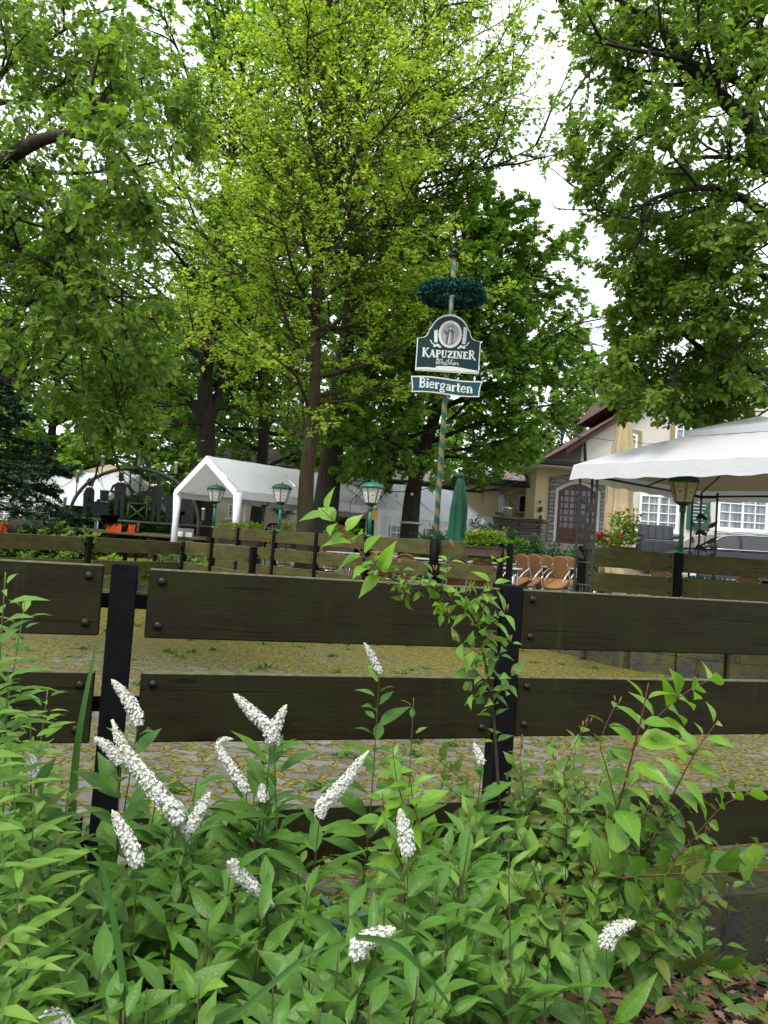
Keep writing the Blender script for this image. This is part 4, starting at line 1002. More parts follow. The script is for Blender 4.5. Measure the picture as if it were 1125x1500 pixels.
def marquee(name, label, fr_corner, axis, length, width, zf, eave, ridge, sides=(), gable_front=False, group='white tents', sail=None):
    """fr_corner: eave corner nearest the camera; axis along the ridge; width runs to the left of it"""
    ax_ = Vector((axis[0], axis[1], 0)).normalized(); lf = Vector((-ax_.y, ax_.x, 0)); o = Vector((fr_corner[0], fr_corner[1], 0))
    t = thing(name, label, 'tent', (o.x, o.y, zf), 0, group)
    P = lambda s, w_, z: o + ax_ * s + lf * w_ + V(0, 0, z)
    b = MB()
    roof_sheet(b, P(-.1, -.06, eave), P(length + .1, -.06, eave), P(length + .1, width / 2, ridge), P(-.1, width / 2, ridge), 16)
    roof_sheet(b, P(length + .1, width + .06, eave), P(-.1, width + .06, eave), P(-.1, width / 2, ridge), P(length + .1, width / 2, ridge), 16)
    rf = b.build('roof_sheet', M['pvc_roof'], t, True)
    b = MB()
    for w_ in (-.07, width + .07):
        b.add([P(-.1, w_, eave - .2), P(length + .1, w_, eave - .2), P(length + .1, w_, eave), P(-.1, w_, eave)], [(0, 1, 2, 3)])
    for s in (-.11, length + .11):
        b.add([P(s, -.06, eave - .2), P(s, width / 2, ridge - .2), P(s, width / 2, ridge + .01), P(s, -.06, eave + .01)], [(0, 1, 2, 3)])
        b.add([P(s, width + .06, eave - .2), P(s, width / 2, ridge - .2), P(s, width / 2, ridge + .01), P(s, width + .06, eave + .01)], [(0, 1, 2, 3)])
    b.build('valance', M['white_pvc'], t, True)
    nb = max(1, round(length / 2.2))
    for k in range(nb + 1):
        for w_ in (0, width):
            b = MB(); s = length * k / nb; b.tube([P(s, w_, zf - .1), P(s, w_, eave)], .03, 8); b.build('pole', M['alu'], t, True)
    b = MB()
    for k in range(nb + 1):
        s = length * k / nb; b.tube([P(s, 0, eave - .03), P(s, width / 2, ridge - .05), P(s, width, eave - .03)], .02, 6)
    b.tube([P(0, width / 2, ridge - .06), P(length, width / 2, ridge - .06)], .02, 6); b.tube([P(0, width, eave - .05), P(length, width, eave - .05)], .02, 6); b.tube([P(0, 0, eave - .05), P(length, 0, eave - .05)], .02, 6)
    b.build('roof_frame', M['alu'], t, True)
    b = MB()
    for k in range(2 * nb + 1):
        s = length * k / (2 * nb)
        for w_ in (-.05, width + .05): b.tube([P(s, w_, eave + .008), P(s, w_ * .5 + width * .25, (eave + ridge) / 2 - .035), P(s, width / 2, ridge + .012)], .009, 5)
    b.build('roof_seam', M['seam'], t, True)
    # gathered curtain at the near corner posts
    for s, w_ in ((-.02, 0), (-.02, width)):
        b = MB(); q = [P(s, w_, eave - .05), P(s, w_, eave - .8), P(s, w_, zf + .1)]; b.tube(q, [.12, .085, .10], 9)
        b.build('tied_curtain', M['white_pvc'], t, True)
    for (s0, s1, side) in sides:
        b = MB(); nu = 14; vs = []
        for j in range(7):
            for i in range(nu + 1):
                s = s0 + (s1 - s0) * i / nu; z = zf + .02 + (eave - .1 - zf) * j / 6
                vs.append(P(s, side * width + (-.05 if side == 0 else .05) + .018 * math.sin(i * 2.1 + j * .4), z))
        b.add(vs, [(j * (nu + 1) + i, j * (nu + 1) + i + 1, (j + 1) * (nu + 1) + i + 1, (j + 1) * (nu + 1) + i) for j in range(6) for i in range(nu)], True)
        sd_ = b.build('side_sheet', M['pvc_side'], t, True)
        nw = max(1, round((s1 - s0) / 1.35))
        for k in range(nw):
            sc = s0 + (s1 - s0) * (k + .5) / nw; b = MB(); g = MB(); yy = -.09 if side == 0 else .09
            ww, wh, zc = .62, .85, zf + 1.25
            b.add([P(sc - ww / 2, yy, zc - wh / 2), P(sc + ww / 2, yy, zc - wh / 2), P(sc + ww / 2, yy, zc + wh / 2), P(sc - ww / 2, yy, zc + wh / 2)], [(0, 1, 2, 3)])
            wd = b.build('foil_window', M['clear_pvc'], t, True)
            for i in range(4): g.box(P(sc - ww / 2 + ww * i / 3, yy - .012, zc), (.028, .012, wh), rotz(math.atan2(ax_.y, ax_.x)))
            for i in range(5): g.box(P(sc, yy - .016, zc - wh / 2 + wh * i / 4), (ww, .012, .028), rotz(math.atan2(ax_.y, ax_.x)))
            g.build('foil_lattice', M['white_pvc'], wd, True)
    return t
f1 = at(350, 719, 19.6); AXT = (.70, .714)
e1 = f1.z; rdg = at(302, 668, 20.6).z
marquee('party_tent', 'big open fronted white tent with pitched roof behind the lanterns', (f1.x, f1.y), AXT, 4.6, 2.9, TZ, e1, rdg)
s2 = Vector((f1.x, f1.y, 0)) + Vector((*AXT, 0)) * 4.75 + Vector((.714, -.7, 0)) * -.02
marquee('party_tent', 'white tent with foil lattice windows in its closed side wall', (s2.x + .25, s2.y - .2), (.80, .60), 4.2, 3.3, TZ, e1 - .05, rdg + .02, sides=[(.05, 4.15, 0)])
s3 = Vector((s2.x + .25, s2.y - .2, 0)) + Vector((.8, .6, 0)) * 4.4
marquee('party_tent', 'low white tent at the end of the row next to the maypole foot', (s3.x - .2, s3.y + .2), (.86, .51), 2.6, 3.0, TZ, e1 - .75, rdg - .75, sides=[(.05, 2.55, 0)])
p = at(546, 754, 21.2)
pn = thing('paper_notice', 'plain yellow notice hung on the tent wall behind the lantern', 'notice', (p.x, p.y, p.z))
b = MB(); b.box((0, 0, 0), (.30, .008, .28), rotz(.64)); b.build('card', M['yellow_card'], pn)
b = MB(); b.box((0, -.0, .16), (.32, .014, .03), rotz(.64)); b.build('clip', M['iron'], pn)
# big white canopy tent and parasol left behind the conifer
f4 = at(12, 722, 27)
marquee('party_tent', 'white tent with striped curtains half hidden behind the dark conifer', (f4.x - .6, f4.y), (.96, -.26), 4.4, 4.0, TZ + .2, f4.z - .1, f4.z + 1.0, sides=[(.1, 3.0, 0)])
def parasol(name, label, loc, h, rad, n, mat, closed=False, drop=.45, tie=None):
    t = thing(name, label, 'parasol', loc)
    b = MB(); b.lathe((0, 0, 0), [(.3, 0), (.3, .05), (.06, .1)], 14); b.build('base', M['concrete'], t)
    b = MB(); b.tube([(0, 0, .05), (0, 0, h)], .028, 8); b.build('pole', M['alu'], t)
    b = MB()
    if closed:
        prof = drop      # list of (radius, height fraction)
        vs = []; k = 36; rows = 34
        for j in range(rows + 1):
            f_ = j / rows; r = np.interp(f_, [q[1] for q in prof], [q[0] for q in prof])
            for i in range(k):
                th = 2 * PI * i / k; fold = 1 + (.26 * math.cos(th * 6 + f_ * 2.5 + .3 * math.sin(f_ * 9)) + .12 * math.cos(th * 13 + 2 + f_ * 3)) * min(1, (1 - f_) * 4 + .15)
                vs.append((r * fold * math.cos(th), r * fold * math.sin(th), h * f_ * 1.0 + (.06 * math.cos(th * 6) if j == 0 else 0)))
        b.add(vs, [(j * k + i, j * k + (i + 1) % k, (j + 1) * k + (i + 1) % k, (j + 1) * k + i) for j in range(rows) for i in range(k)], True)
        b.build('folded_cloth', M[mat], t)
        b = MB(); b.lathe((0, 0, h), [(.07, -.03), (.085, 0), (.06, .05), (.01, .06)], 12); b.build('cap', M['cream_cloth' if mat == 'beige_cloth' else mat], t)
        if tie:
            b = MB(); r = np.interp(tie / h, [q[1] for q in prof], [q[0] for q in prof]); b.tube([(r * 1.16 * math.cos(2 * PI * i / 20), r * 1.16 * math.sin(2 * PI * i / 20), tie + .02 * math.sin(i)) for i in range(21)], .014, 6, False); b.build('tie_strap', M['cream_cloth'], t)
    else:
        vs = [(0, 0, h)]; m = 6
        for j in range(1, m + 1):
            for i in range(n * 2):
                a = PI * i / n; rr_ = rad * j / m * (1 if i % 2 == 0 else math.cos(PI / n) * .985)
                vs.append((rr_ * math.cos(a), rr_ * math.sin(a), h - drop * (j / m) ** 1.15))
        k = n * 2; fs = [(0, 1 + i, 1 + (i + 1) % k) for i in range(k)]
        for j in range(m - 1): fs += [(1 + j * k + i, 1 + (j + 1) * k + i, 1 + (j + 1) * k + (i + 1) % k, 1 + j * k + (i + 1) % k) for i in range(k)]
        e = len(vs)
        for i in range(k):
            x, y, z = vs[1 + (m - 1) * k + i]; vs.append((x * 1.005, y * 1.005, z - .17))
        fs += [(1 + (m - 1) * k + i, e + i, e + (i + 1) % k, 1 + (m - 1) * k + (i + 1) % k) for i in range(k)]
        b.add(vs, fs); b.build('cloth', M[mat], t)
        b = MB()
        for i in range(n):
            a = 2 * PI * i / n; b.tube([(0, 0, h - .08), (rad * .98 * math.cos(a), rad * .98 * math.sin(a), h - drop - .03)], .012, 5)
        b.build('rib', M['alu'], t)
    return t
M['peach_cloth'] = translucent('peach_cloth', (.72, .58, .42), .4)
p = at(160, 693, 31); parasol('parasol', 'open cream parasol behind the iron arch', (p.x, p.y, TZ), p.z - TZ + .35, 1.9, 8, 'peach_cloth', drop=.75)
p = at(668, 800, 14.6); hgt = at(670, 697, 14.6).z - TZ
parasol('parasol', 'folded green parasol standing behind the flower box', (p.x, p.y, TZ), hgt, 0, 0, 'green_cloth', True, [(.20, .30), (.17, .40), (.135, .43), (.14, .5), (.13, .75), (.095, .92), (.05, 1.0)], tie=hgt * .425)
p = at(899, 800, 17.5); hgt = at(907, 599, 17.5).z - .6; p2 = at(907, 599, 17.5)
parasol('parasol', 'tall folded beige parasol in front of the gabled house', (p.x + .08, 17.5, .6), hgt, 0, 0, 'beige_cloth', True, [(.20, .22), (.25, .30), (.26, .45), (.22, .52), (.24, .6), (.27, .63), (.24, .7), (.15, .9), (.10, 1.0)])
# gazebo
gA = V(2.62, 10.4, 0); gu = V(.77, .64, 0).normalized(); gv = V(.64, -.77, 0).normalized()
LU, LV = 3.25, 3.25; zE = at(847, 681, 10.4).z; zA = at(1121, 636, 10.2).z; zT = at(1121, 616.5, 10.2).z
M['canopy'] = translucent('gazebo_canvas', (.60, .61, .64), .28, .02)
M['canopy_lining'] = translucent('gazebo_lining', (.66, .56, .38), .35, .02)
gz = thing('gazebo', 'white two tier gazebo canopy on dark iron leaf trellis posts', 'gazebo', (gA.x, gA.y, TZ - .3))
G = lambda a, b_, z: gA + gu * a + gv * b_ + V(0, 0, z)
def pyramid(mb, m, zlow, ztop, top_r, inner=0):
    n = 12
    crn = [(-m, -m), (LU + m, -m), (LU + m, LV + m), (-m, LV + m)]; cx_, cy_ = LU / 2, LV / 2
    for k in range(4):
        a, b_ = crn[k], crn[(k + 1) % 4]; rows = 8; vs = []
        for j in range(rows + 1):
            v_ = j / rows
            for i in range(n + 1):
                u_ = i / n; x = a[0] * (1 - u_) + b_[0] * u_; y = a[1] * (1 - u_) + b_[1] * u_
                s = 1 - v_ * (1 - top_r); x = cx_ + (x - cx_) * s; y = cy_ + (y - cy_) * s
                zz = zlow + (ztop - zlow) * (v_ ** .92) - .05 * math.sin(PI * u_) * (1 - v_) * (.12 + 1.2 * v_) + .004 * math.sin(u_ * 41 + v_ * 13)
                vs.append(G(x, y, zz - inner))
        mb.add(vs, [(j * (n + 1) + i, j * (n + 1) + i + 1, (j + 1) * (n + 1) + i + 1, (j + 1) * (n + 1) + i) for j in range(rows) for i in range(n)], True)
b = MB(); pyramid(b, .06, zE, zA, .27); b.build('canopy', M['canopy'], gz, True)
b = MB(); cx_, cy_ = LU / 2, LV / 2; r_ = .33 * LU / 2 + .06
tip = G(cx_, cy_, zT + .06); cr = [G(cx_ + sx * r_ * 1.15, cy_ + sy * r_ * 1.15, zA - .02) for sx, sy in ((-1, -1), (1, -1), (1, 1), (-1, 1))]; cr2 = [p_ + V(0, 0, -.075) for p_ in cr]
b.add([tip] + cr + cr2, [(0, 1, 2), (0, 2, 3), (0, 3, 4), (0, 4, 1)] + [(1 + i, 5 + i, 5 + (i + 1) % 4, 1 + (i + 1) % 4) for i in range(4)]); b.build('upper_canopy', M['canopy'], gz, True)
b = MB()
crn = [(-.07, -.07), (LU + .07, -.07), (LU + .07, LV + .07), (-.07, LV + .07)]
for k in range(4):
    a, b_ = crn[k], crn[(k + 1) % 4]; n = 24; vs = []
    for j in range(4):
        for i in range(n + 1):
            u_ = i / n; o_ = .012 * math.sin(i * 1.9 + j) * (j / 3); x = a[0] * (1 - u_) + b_[0] * u_; y = a[1] * (1 - u_) + b_[1] * u_
            s = 1 + .02 * j / 3; vs.append(G(cx_ + (x - cx_) * s, cy_ + (y - cy_) * s, zE - .2 * j / 3 - .008 * math.sin(PI * u_) + o_))
    b.add(vs, [(j * (n + 1) + i, j * (n + 1) + i + 1, (j + 1) * (n + 1) + i + 1, (j + 1) * (n + 1) + i) for j in range(3) for i in range(n)], True)
b.build('valance', M['canopy'], gz, True)
b = MB(); pyramid(b, .02, zE, zA, .27, .035); b.build('canopy_lining', M['canopy_lining'], gz, True)
b = MB()
for k in range(4):
    a, b_ = [( .0, .0), (LU, 0), (LU, LV), (0, LV)][k], [(LU, 0), (LU, LV), (0, LV), (0, 0)][k]
    b.tube([G(*a, zE - .12), G(*b_, zE - .12)], .016, 6); b.tube([G(*a, zE - .06), G(cx_, cy_, zA - .1)], .014, 6)
    m_ = ((a[0] + b_[0]) / 2, (a[1] + b_[1]) / 2)
    b.tube([G(*m_, zE - .12), G(cx_, cy_, zA - .12)], .012, 6)
b.build('roof_frame', M['iron'], gz, True)
LEAFO = [(0, 0), (.05, .035), (.11, .04), (.17, .02), (.2, 0), (.15, -.03), (.08, -.035)]
for (a, b_, da, db) in ((0, 0, 1, 1), (LU, 0, -1, 1), (LU, LV, -1, -1), (0, LV, 1, -1)):
    b = MB(); gzz = TZ - .05; ofs = .27
    legs = [(a, b_), (a + da * ofs, b_), (a, b_ + db * ofs)]
    for (x, y) in legs: b.tube([G(x, y, gzz), G(x, y, zE - .06)], .018, 6, True, False)
    for (x, y) in legs[1:]:
        for z in (gzz + .12, gzz + .75, gzz + 1.05, zE - .14): b.tube([G(a, b_, z), G(x, y, z)], .012, 5)
        mx_, my_ = (a + x) / 2, (b_ + y) / 2; b.tube([G(mx_, my_, gzz + .12), G(mx_, my_, gzz + .75)], .008, 5)
        b.tube([G(mx_ + .03 * math.sin(k_ * 1.1), my_ + .03 * math.sin(k_ * 1.1), gzz + 1.05 + k_ * .11) for k_ in range(9)], .007, 5)
    post = b.build('trellis_post', M['iron'], gz, True)
    b = MB()
    for (x, y) in legs[1:]:
        dr_ = (gu * (x - a) + gv * (y - b_)).normalized()
        for k_ in range(7):
            z = gzz + 1.1 + k_ * .125; base = G((a + x) / 2, (b_ + y) / 2, z); s = 1 if k_ % 2 else -1
            an_ = V(0, 0, 1); b.prism(LEAFO, (base, (dr_ * s * .8 + V(0, 0, .55)).normalized(), (V(0, 0, .8) - dr_ * s * .55).normalized(), dr_.cross(V(0, 0, 1))), .006)
    b.build('iron_leaf', M['iron'], post, True)
# ------------------------------------------------------------------ iron arch with figures on its stage
AYY = 23.0
ar = at(197, 764, AYY)
arch_t = thing('iron_arch', 'green patinated iron arch with flat musician silhouettes and white light tubes', 'sculpture', (ar.x, AYY, TZ))
M['patina'] = simple('patinated_iron', (.045, .055, .038), .7, .3, .2, .5, 12, .3)
M['cutout'] = simple('dark_sheet_metal', (.012, .015, .016), .6, .3, .2, .5, 8, .2)
al, arr = at(100, 768, AYY), at(291, 768, AYY); zc = (al.z + arr.z) / 2; hw = (arr.x - al.x) / 2; cxx = (al.x + arr.x) / 2; top = at(197, 686, AYY).z
pts = [(cxx - hw * math.cos(PI * i / 32), AYY, zc + (top - zc) * math.sin(PI * i / 32) ** .92) for i in range(33)]
b = MB(); b.tube([(pts[0][0], AYY, TZ + .1)] + pts + [(pts[-1][0], AYY, TZ + .1)], .055, 8); b.build('arch_tube', M['patina'], arch_t, True)
zr1 = zc + .07
for (z, y, r) in ((zr1, AYY, .045), (zr1 - .33, AYY - .3, .05)):
    b = MB(); b.tube([(cxx - hw - .35, y, z + .0), (cxx + hw + .35, y, z)], r, 6); b.build('rail', M['patina'], arch_t, True)
for x in (-.55, .1, .62):
    b = MB(); b.tube([(cxx + hw * x, AYY - .15, TZ), (cxx + hw * x, AYY - .15, zr1)], .04, 6); b.build('stanchion', M['patina'], arch_t, True)
def cut(parts, x, scale, flip=1):
    b = MB()
    for k, poly in enumerate(parts):
        b.prism([(px * flip, py) for px, py in poly], (V(x, AYY - .02 - .004 * k, zr1 + .04), V(scale, 0, 0), V(0, 0, scale), V(0, -1, 0)), .003)
    return b.build('figure', M['cutout'], arch_t, True)
def el(cx, cy, rx, ry, n=14): return arc(cx, cy, rx, ry, 0, 360, n)[:-1]
STAND = [[(-.16, 0), (-.03, 0), (-.01, .75), (.04, .75), (.06, 0), (.19, 0), (.20, .8), (.24, 1.3), (.16, 1.42), (-.14, 1.42), (-.24, 1.3), (-.19, .8)], el(0, 1.56, .095, .12), [(-.17, 1.62), (.17, 1.62), (.17, 1.645), (.10, 1.66), (.09, 1.80), (-.09, 1.80), (-.10, 1.66), (-.17, 1.645)]]
ARMS = [[(.18, 1.36), (.24, 1.28), (.52, 1.0), (.56, 1.02), (.56, 1.08), (.30, 1.36)], [(-.18, 1.36), (-.30, 1.3), (-.40, 1.02), (-.16, .96), (-.14, 1.06), (-.28, 1.1)]]
SIT = [[(-.22, 0), (-.1, 0), (-.08, .42), (.3, .42), (.32, 0), (.42, 0), (.46, .55), (.18, .62), (.16, 1.05), (.05, 1.16), (-.16, 1.14), (-.26, .9), (-.24, .5)], el(-.02, 1.30, .10, .12), [(-.22, 1.37), (.18, 1.37), (.16, 1.40), (.08, 1.42), (.05, 1.50), (-.11, 1.50), (-.14, 1.42)]]
ACC = [[(.12, .62), (.5, .58), (.54, .95), (.18, 1.0)], el(.62, .3, .26, .29, 18)]
TABLEP = [[(-.3, .66), (.3, .66), (.3, .72), (-.3, .72)], [(-.22, 0), (-.18, 0), (-.14, .66), (-.2, .66)], [(.18, 0), (.22, 0), (.2, .66), (.14, .66)], [(-.18, .72), (.14, .72), (.16, 1.08), (-.2, 1.08)], el(-.02, .35, .24, .3)]
xx = lambda px: at(px, 740, AYY).x
sc_ = (at(175, 694, AYY).z - zr1) / 1.8
cut(SIT + [el(.35, .35, .28, .32, 18)], xx(131), sc_); cut(TABLEP, xx(153), sc_); cut(STAND + ARMS, xx(174.5), sc_); cut(STAND + ARMS[:1] + [[(.2, .95), (.7, 1.1), (.7, 1.16), (.2, 1.2)]], xx(230), sc_ * .98, -1); cut(SIT + ACC[:1], xx(262), sc_ * 1.08, -1); cut(SIT + ACC, xx(277), sc_ * .8, -1)
# open lyre-shaped crest between the standing men
b = MB(); cxr = xx(202)
for s in (-1, 1):
    b.tube([(cxr + s * .05, AYY, zr1 + .6), (cxr + s * .28, AYY, zr1 + .95), (cxr + s * .30, AYY, zr1 + 1.5), (cxr + s * .15, AYY, zr1 + 1.7), (cxr, AYY, zr1 + 1.45)], .028, 6)
    b.tube([(cxr + s * .28, AYY, zr1), (cxr + s * .28, AYY, zr1 + .55)], .025, 6); b.tube([(cxr - s * .24, AYY, zr1 + .08), (cxr + s * .24, AYY, zr1 + .5)], .03, 6)
b.tube([(cxr - .28, AYY, zr1 + .55), (cxr + .28, AYY, zr1 + .55)], .025, 6); b.tube([(cxr, AYY, zr1 + .6), (cxr, AYY, zr1 + 1.5)], .015, 6)
b.build('crest', M['patina'], arch_t, True)
for (px, y0, y1) in ((94, 728, 746), (113, 690, 707), (150, 668, 684), (203, 667, 683), (257, 677, 694), (288, 704, 721), (297, 745, 762)):
    p0_, p1_ = at(px, y1, AYY), at(px, y0, AYY); b = MB(); b.lathe((p0_.x, AYY, p0_.z), [(.05, 0), (.05, p1_.z - p0_.z - .04), (.062, p1_.z - p0_.z - .035), (.062, p1_.z - p0_.z), (.02, p1_.z - p0_.z + .02)], 10)
    lt_ = b.build('light_tube', M['milk_glass'], arch_t, True)
    q = MB(); ang = max(0, min(1, (p0_.x - (cxx - hw)) / (2 * hw))); i = min(32, max(0, round(32 * math.acos(max(-1, min(1, 1 - 2 * ang))) / PI)))
    q.tube([(p0_.x, AYY, p0_.z + .01), pts[i]], .018, 5); q.build('bracket', M['patina'], lt_, True)
# wooden stage
st = thing('stage', 'old grey plank stage under the iron arch', 'stage', (cxx, AYY + .2, TZ))
zs = at(205, 781, AYY - .6).z
for k in range(5):
    b = MB(); b.box((cxx + .3, AYY - .9 + k * .42, zs - .04 + random.uniform(-.004, .004)), (hw * 2 + .5 + random.uniform(-.2, .2), .40, .07), None, .012); b.build('plank', M['log_wood'], st, True)
for x in (-.9, -.3, .3, .9):
    b = MB(); b.box((cxx + hw * x + .2, AYY, (zs + TZ) / 2 - .1), (.14, 1.3, zs - TZ + .1)); b.build('bearer', M['log_wood'], st, True)
# orange cloths and beer benches under and beside the stage
def orange_drape(label, px, py, Y, w_, h_):
    p = at(px, py, Y); t = thing('orange_cover', label, 'cover', (p.x, p.y, p.z - h_ / 2))
    b = MB(); n = 18; vs = []
    for j in range(6):
        for i in range(n + 1):
            u_ = i / n; vs.append(((u_ - .5) * w_ * (1 + .12 * j / 5), .05 * math.sin(i * 1.7) * (.4 + j / 5) - .10 * (j / 5), h_ * (1 - j / 5) + .05 * math.sin(i * .9) * (1 if j in (0, 5) else .3)))
    b.add(vs, [(j * (n + 1) + i, j * (n + 1) + i + 1, (j + 1) * (n + 1) + i + 1, (j + 1) * (n + 1) + i) for j in range(5) for i in range(n)], True)
    b.build('cloth', M['orange_cloth'], t)
    q = MB(); q.box((0, .25, h_ * .96), (w_, .5, .04), None, .01); q.build('tabletop', M['log_wood'], t)
orange_drape('orange cover with folds lying behind the left end of the bank fence', 8, 772, 18.5, .55, .26)
orange_drape('orange cover hanging under the stage planks', 167, 776, 22.2, .42, .28)
orange_drape('small orange cover under the stage near its middle', 193, 776, 22.2, .2, .26)
p = at(160, 761, 22.3); t = thing('planter_tub', 'dark round tub on the planks below the standing silhouette', 'planter', (p.x, p.y, p.z - .12)); b = MB(); b.lathe((0, 0, 0), [(.2, 0), (.27, .22), (.29, .22), (.29, .26), (.25, .26), (.24, .2)], 16); b.build('tub', M['black'], t)
p = at(272, 740, 24.6); t = thing('loudspeaker', 'tall black loudspeaker cabinet at the corner of the big tent', 'loudspeaker', (p.x, p.y, TZ)); hh = at(272, 716, 24.6).z - TZ
b = MB(); b.box((0, 0, hh / 2), (.9, .6, hh), None, .02); b.build('cabinet', M['black'], t); b = MB(); b.box((0, -.31, hh * .72), (.76, .02, hh * .42), None, .005); b.build('grille', M['iron'], t)
p = at(34, 770, 18.4); t = thing('tree_log', 'short dark cut log lying behind the bank fence', 'log', (p.x, p.y, p.z - .25)); b = MB(); b.tube([(-.3, 0, .2), (.6, .15, .2)], [.21, .2], 16); b.build('trunk', M['bark_dark'], t); b = MB(); b.tube([(.60, .15, .2), (.605, .151, .2)], .19, 16); b.build('cut_face', M['log_wood'], t)
p = at(270, 784, 22.0); t = thing('power_sockets', 'white double socket box on the stage edge by the arch foot', 'socket', (p.x, p.y, p.z - .1))
for s in (-.13, .13):
    b = MB(); b.box((s, 0, .1), (.2, .08, .17), None, .02); b.build('socket', M['white_frame'], t)
b = MB(); b.box((0, .03, .05), (.5, .04, .5)); b.build('back_plate', M['concrete'], t)

# ------------------------------------------------------------------ rattan chairs, tables
def make_chair():
    t = thing('rattan_chair', 'placeholder', 'chair', (0, 0, 0), 0, 'rattan chairs on the terrace')
    b = MB(); o = [(.20 * math.cos(a) * (1 if abs(math.cos(a)) < .9 else 1), .20 * math.sin(a)) for a in [2 * PI * i / 20 for i in range(20)]]
    o = [(max(-.2, min(.2, x * 1.12)), max(-.2, min(.2, y * 1.1))) for x, y in o]
    b.prism(o, (V(0, 0, .435), V(1, 0, 0), V(0, 1, 0), V(0, 0, 1)), .03); b.tube([(x * 1.02, y * 1.02, .45) for x, y in o + o[:1]], .017, 6, False); b.build('seat', M['rattan'], t)
    bk = [(-.125, .0), (.125, .0), (.17, .18), (.19, .32)] + arc(0, .32, .19, .11, 0, 180, 10)[1:-1] + [(-.19, .32), (-.17, .18)]
    b = MB(); ay = V(0, .22, .97).normalized(); b.prism(bk, (V(0, .20, .47), V(1, 0, 0), ay, V(0, -.97, .22)), .018)
    rim = [V(0, .20, .47) + V(1, 0, 0) * x + ay * y for x, y in bk]; b.tube(rim + rim[:1], .016, 6, False); b.build('backrest', M['rattan'], t)
    for s in (-1, 1):
        b = MB(); b.tube([(s * .19, -.2, 0), (s * .20, -.19, .42), (s * .235, -.15, .58), (s * .245, 0, .645), (s * .235, .18, .66), (s * .17, .25, .62), (s * .165, .235, .5)], .0125, 7); b.build('front_frame', M['alu'], t)
        b = MB(); b.tube([(s * .19, .26, 0), (s * .18, .20, .43), (s * .17, .24, .72), (s * .165, .275, .8)], .0125, 7); b.build('rear_leg', M['alu'], t)
    for q in ([(-.2, -.19, .40), (.2, -.19, .40)], [(-.185, .21, .40), (.185, .21, .40)]):
        b = MB(); b.tube(q, .011, 6); b.build('stretcher', M['alu'], t)
    return t
chair0 = make_chair(); chair_used = [False]
def tz(px, Y): q = at(px, 800, Y); return float(ground_z(q.x, Y))
def put_chair(px, Y, rz, label, tilt=0, dz=0, group='rattan chairs on the terrace'):
    q = at(px, 820, Y); c = chair0 if not chair_used[0] else copy_tree(chair0); chair_used[0] = True
    c.location = (q.x, Y, float(ground_z(q.x, Y)) + dz); c.rotation_euler = (Matrix.Rotation(rz, 3, 'Z') @ Matrix.Rotation(tilt, 3, 'X')).to_euler(); c['label'] = label; c['group'] = group
    return c
def table(label, px, Y, w_, d_, rz=0, h=.74, dz=0):
    q = at(px, 820, Y); t = thing('bistro_table', label, 'table', (q.x, Y, float(ground_z(q.x, Y)) + dz), rz, 'grey topped tables')
    b = MB(); b.box((0, 0, h - .015), (w_, d_, .03), None, .008); b.build('tabletop', M['tabletop'], t)
    for sx in (-1, 1):
        for sy in (-1, 1):
            b = MB(); b.tube([(sx * (w_ / 2 - .08), sy * (d_ / 2 - .08), 0), (sx * (w_ / 2 - .1), sy * (d_ / 2 - .1), h - .03)], .018, 7); b.build('leg', M['alu'], t)
    return t
G1 = 'rattan chairs tipped against the tables'
TI = 0.46
table('grey topped table that the tipped rattan chairs by the gap lean on', 770, 15.6, 2.2, .7, .05, .76, .1)
for (px, Y, rz, dz, lb) in ((771, 15.1, -1.0, .13, 'tipped rattan chair nearest the fence post, its curved arm frame to the front'), (787, 15.2, -.85, .14, 'tipped rattan chair with a tall shield back, second from the fence post'), (806, 15.35, -.95, .13, 'tipped rattan chair in the middle of the leaning group by the gap'), (824, 15.15, -.7, .13, 'tipped rattan chair with squiggle marked back beside the trellis post'), (836, 15.5, -.8, .13, 'tipped rattan chair half hidden behind the iron trellis post')):
    put_chair(px, Y, rz, lb, TI, dz, G1)
table('long grey topped table behind the fence between lantern and maypole', 590, 15.6, 3.2, .75, -.5, .76, .08)
table('grey topped table behind the fence under the brown flower box', 690, 14.0, 1.8, .7, -.3, .76, .04)
for (px, Y, rz, lb) in ((532, 15.9, PI + 2.2, 'rattan chair back seen in the fence gap just left of the maypole table'), (548, 15.2, PI - .45, 'rattan chair tucked at the table behind the lantern post'), (573, 14.9, PI - .5, 'rattan chair pushed to the long table, second along from the lantern'), (604, 14.6, PI - .5, 'rattan chair pushed to the long table nearest the maypole'), (672, 13.55, PI - .2, 'rattan chair standing behind the folded green parasol fence bay'), (706, 13.35, PI - .1, 'rattan chair under the brown flower box'), (410, 18.2, .8, 'rattan chair seen between the boards near the dull green lantern'), (447, 17.9, -.6, 'rattan chair with tan back beside the thick brown trunk foot'), (482, 16.9, .6, 'folded looking rattan chair right of the thick trunk seen through the boards')):
    put_chair(px, Y, rz, lb, 0, .02)
table('small pale table seen through the fence left of the thick trunk', 425, 18.9, 1.4, .7, .3, .74)
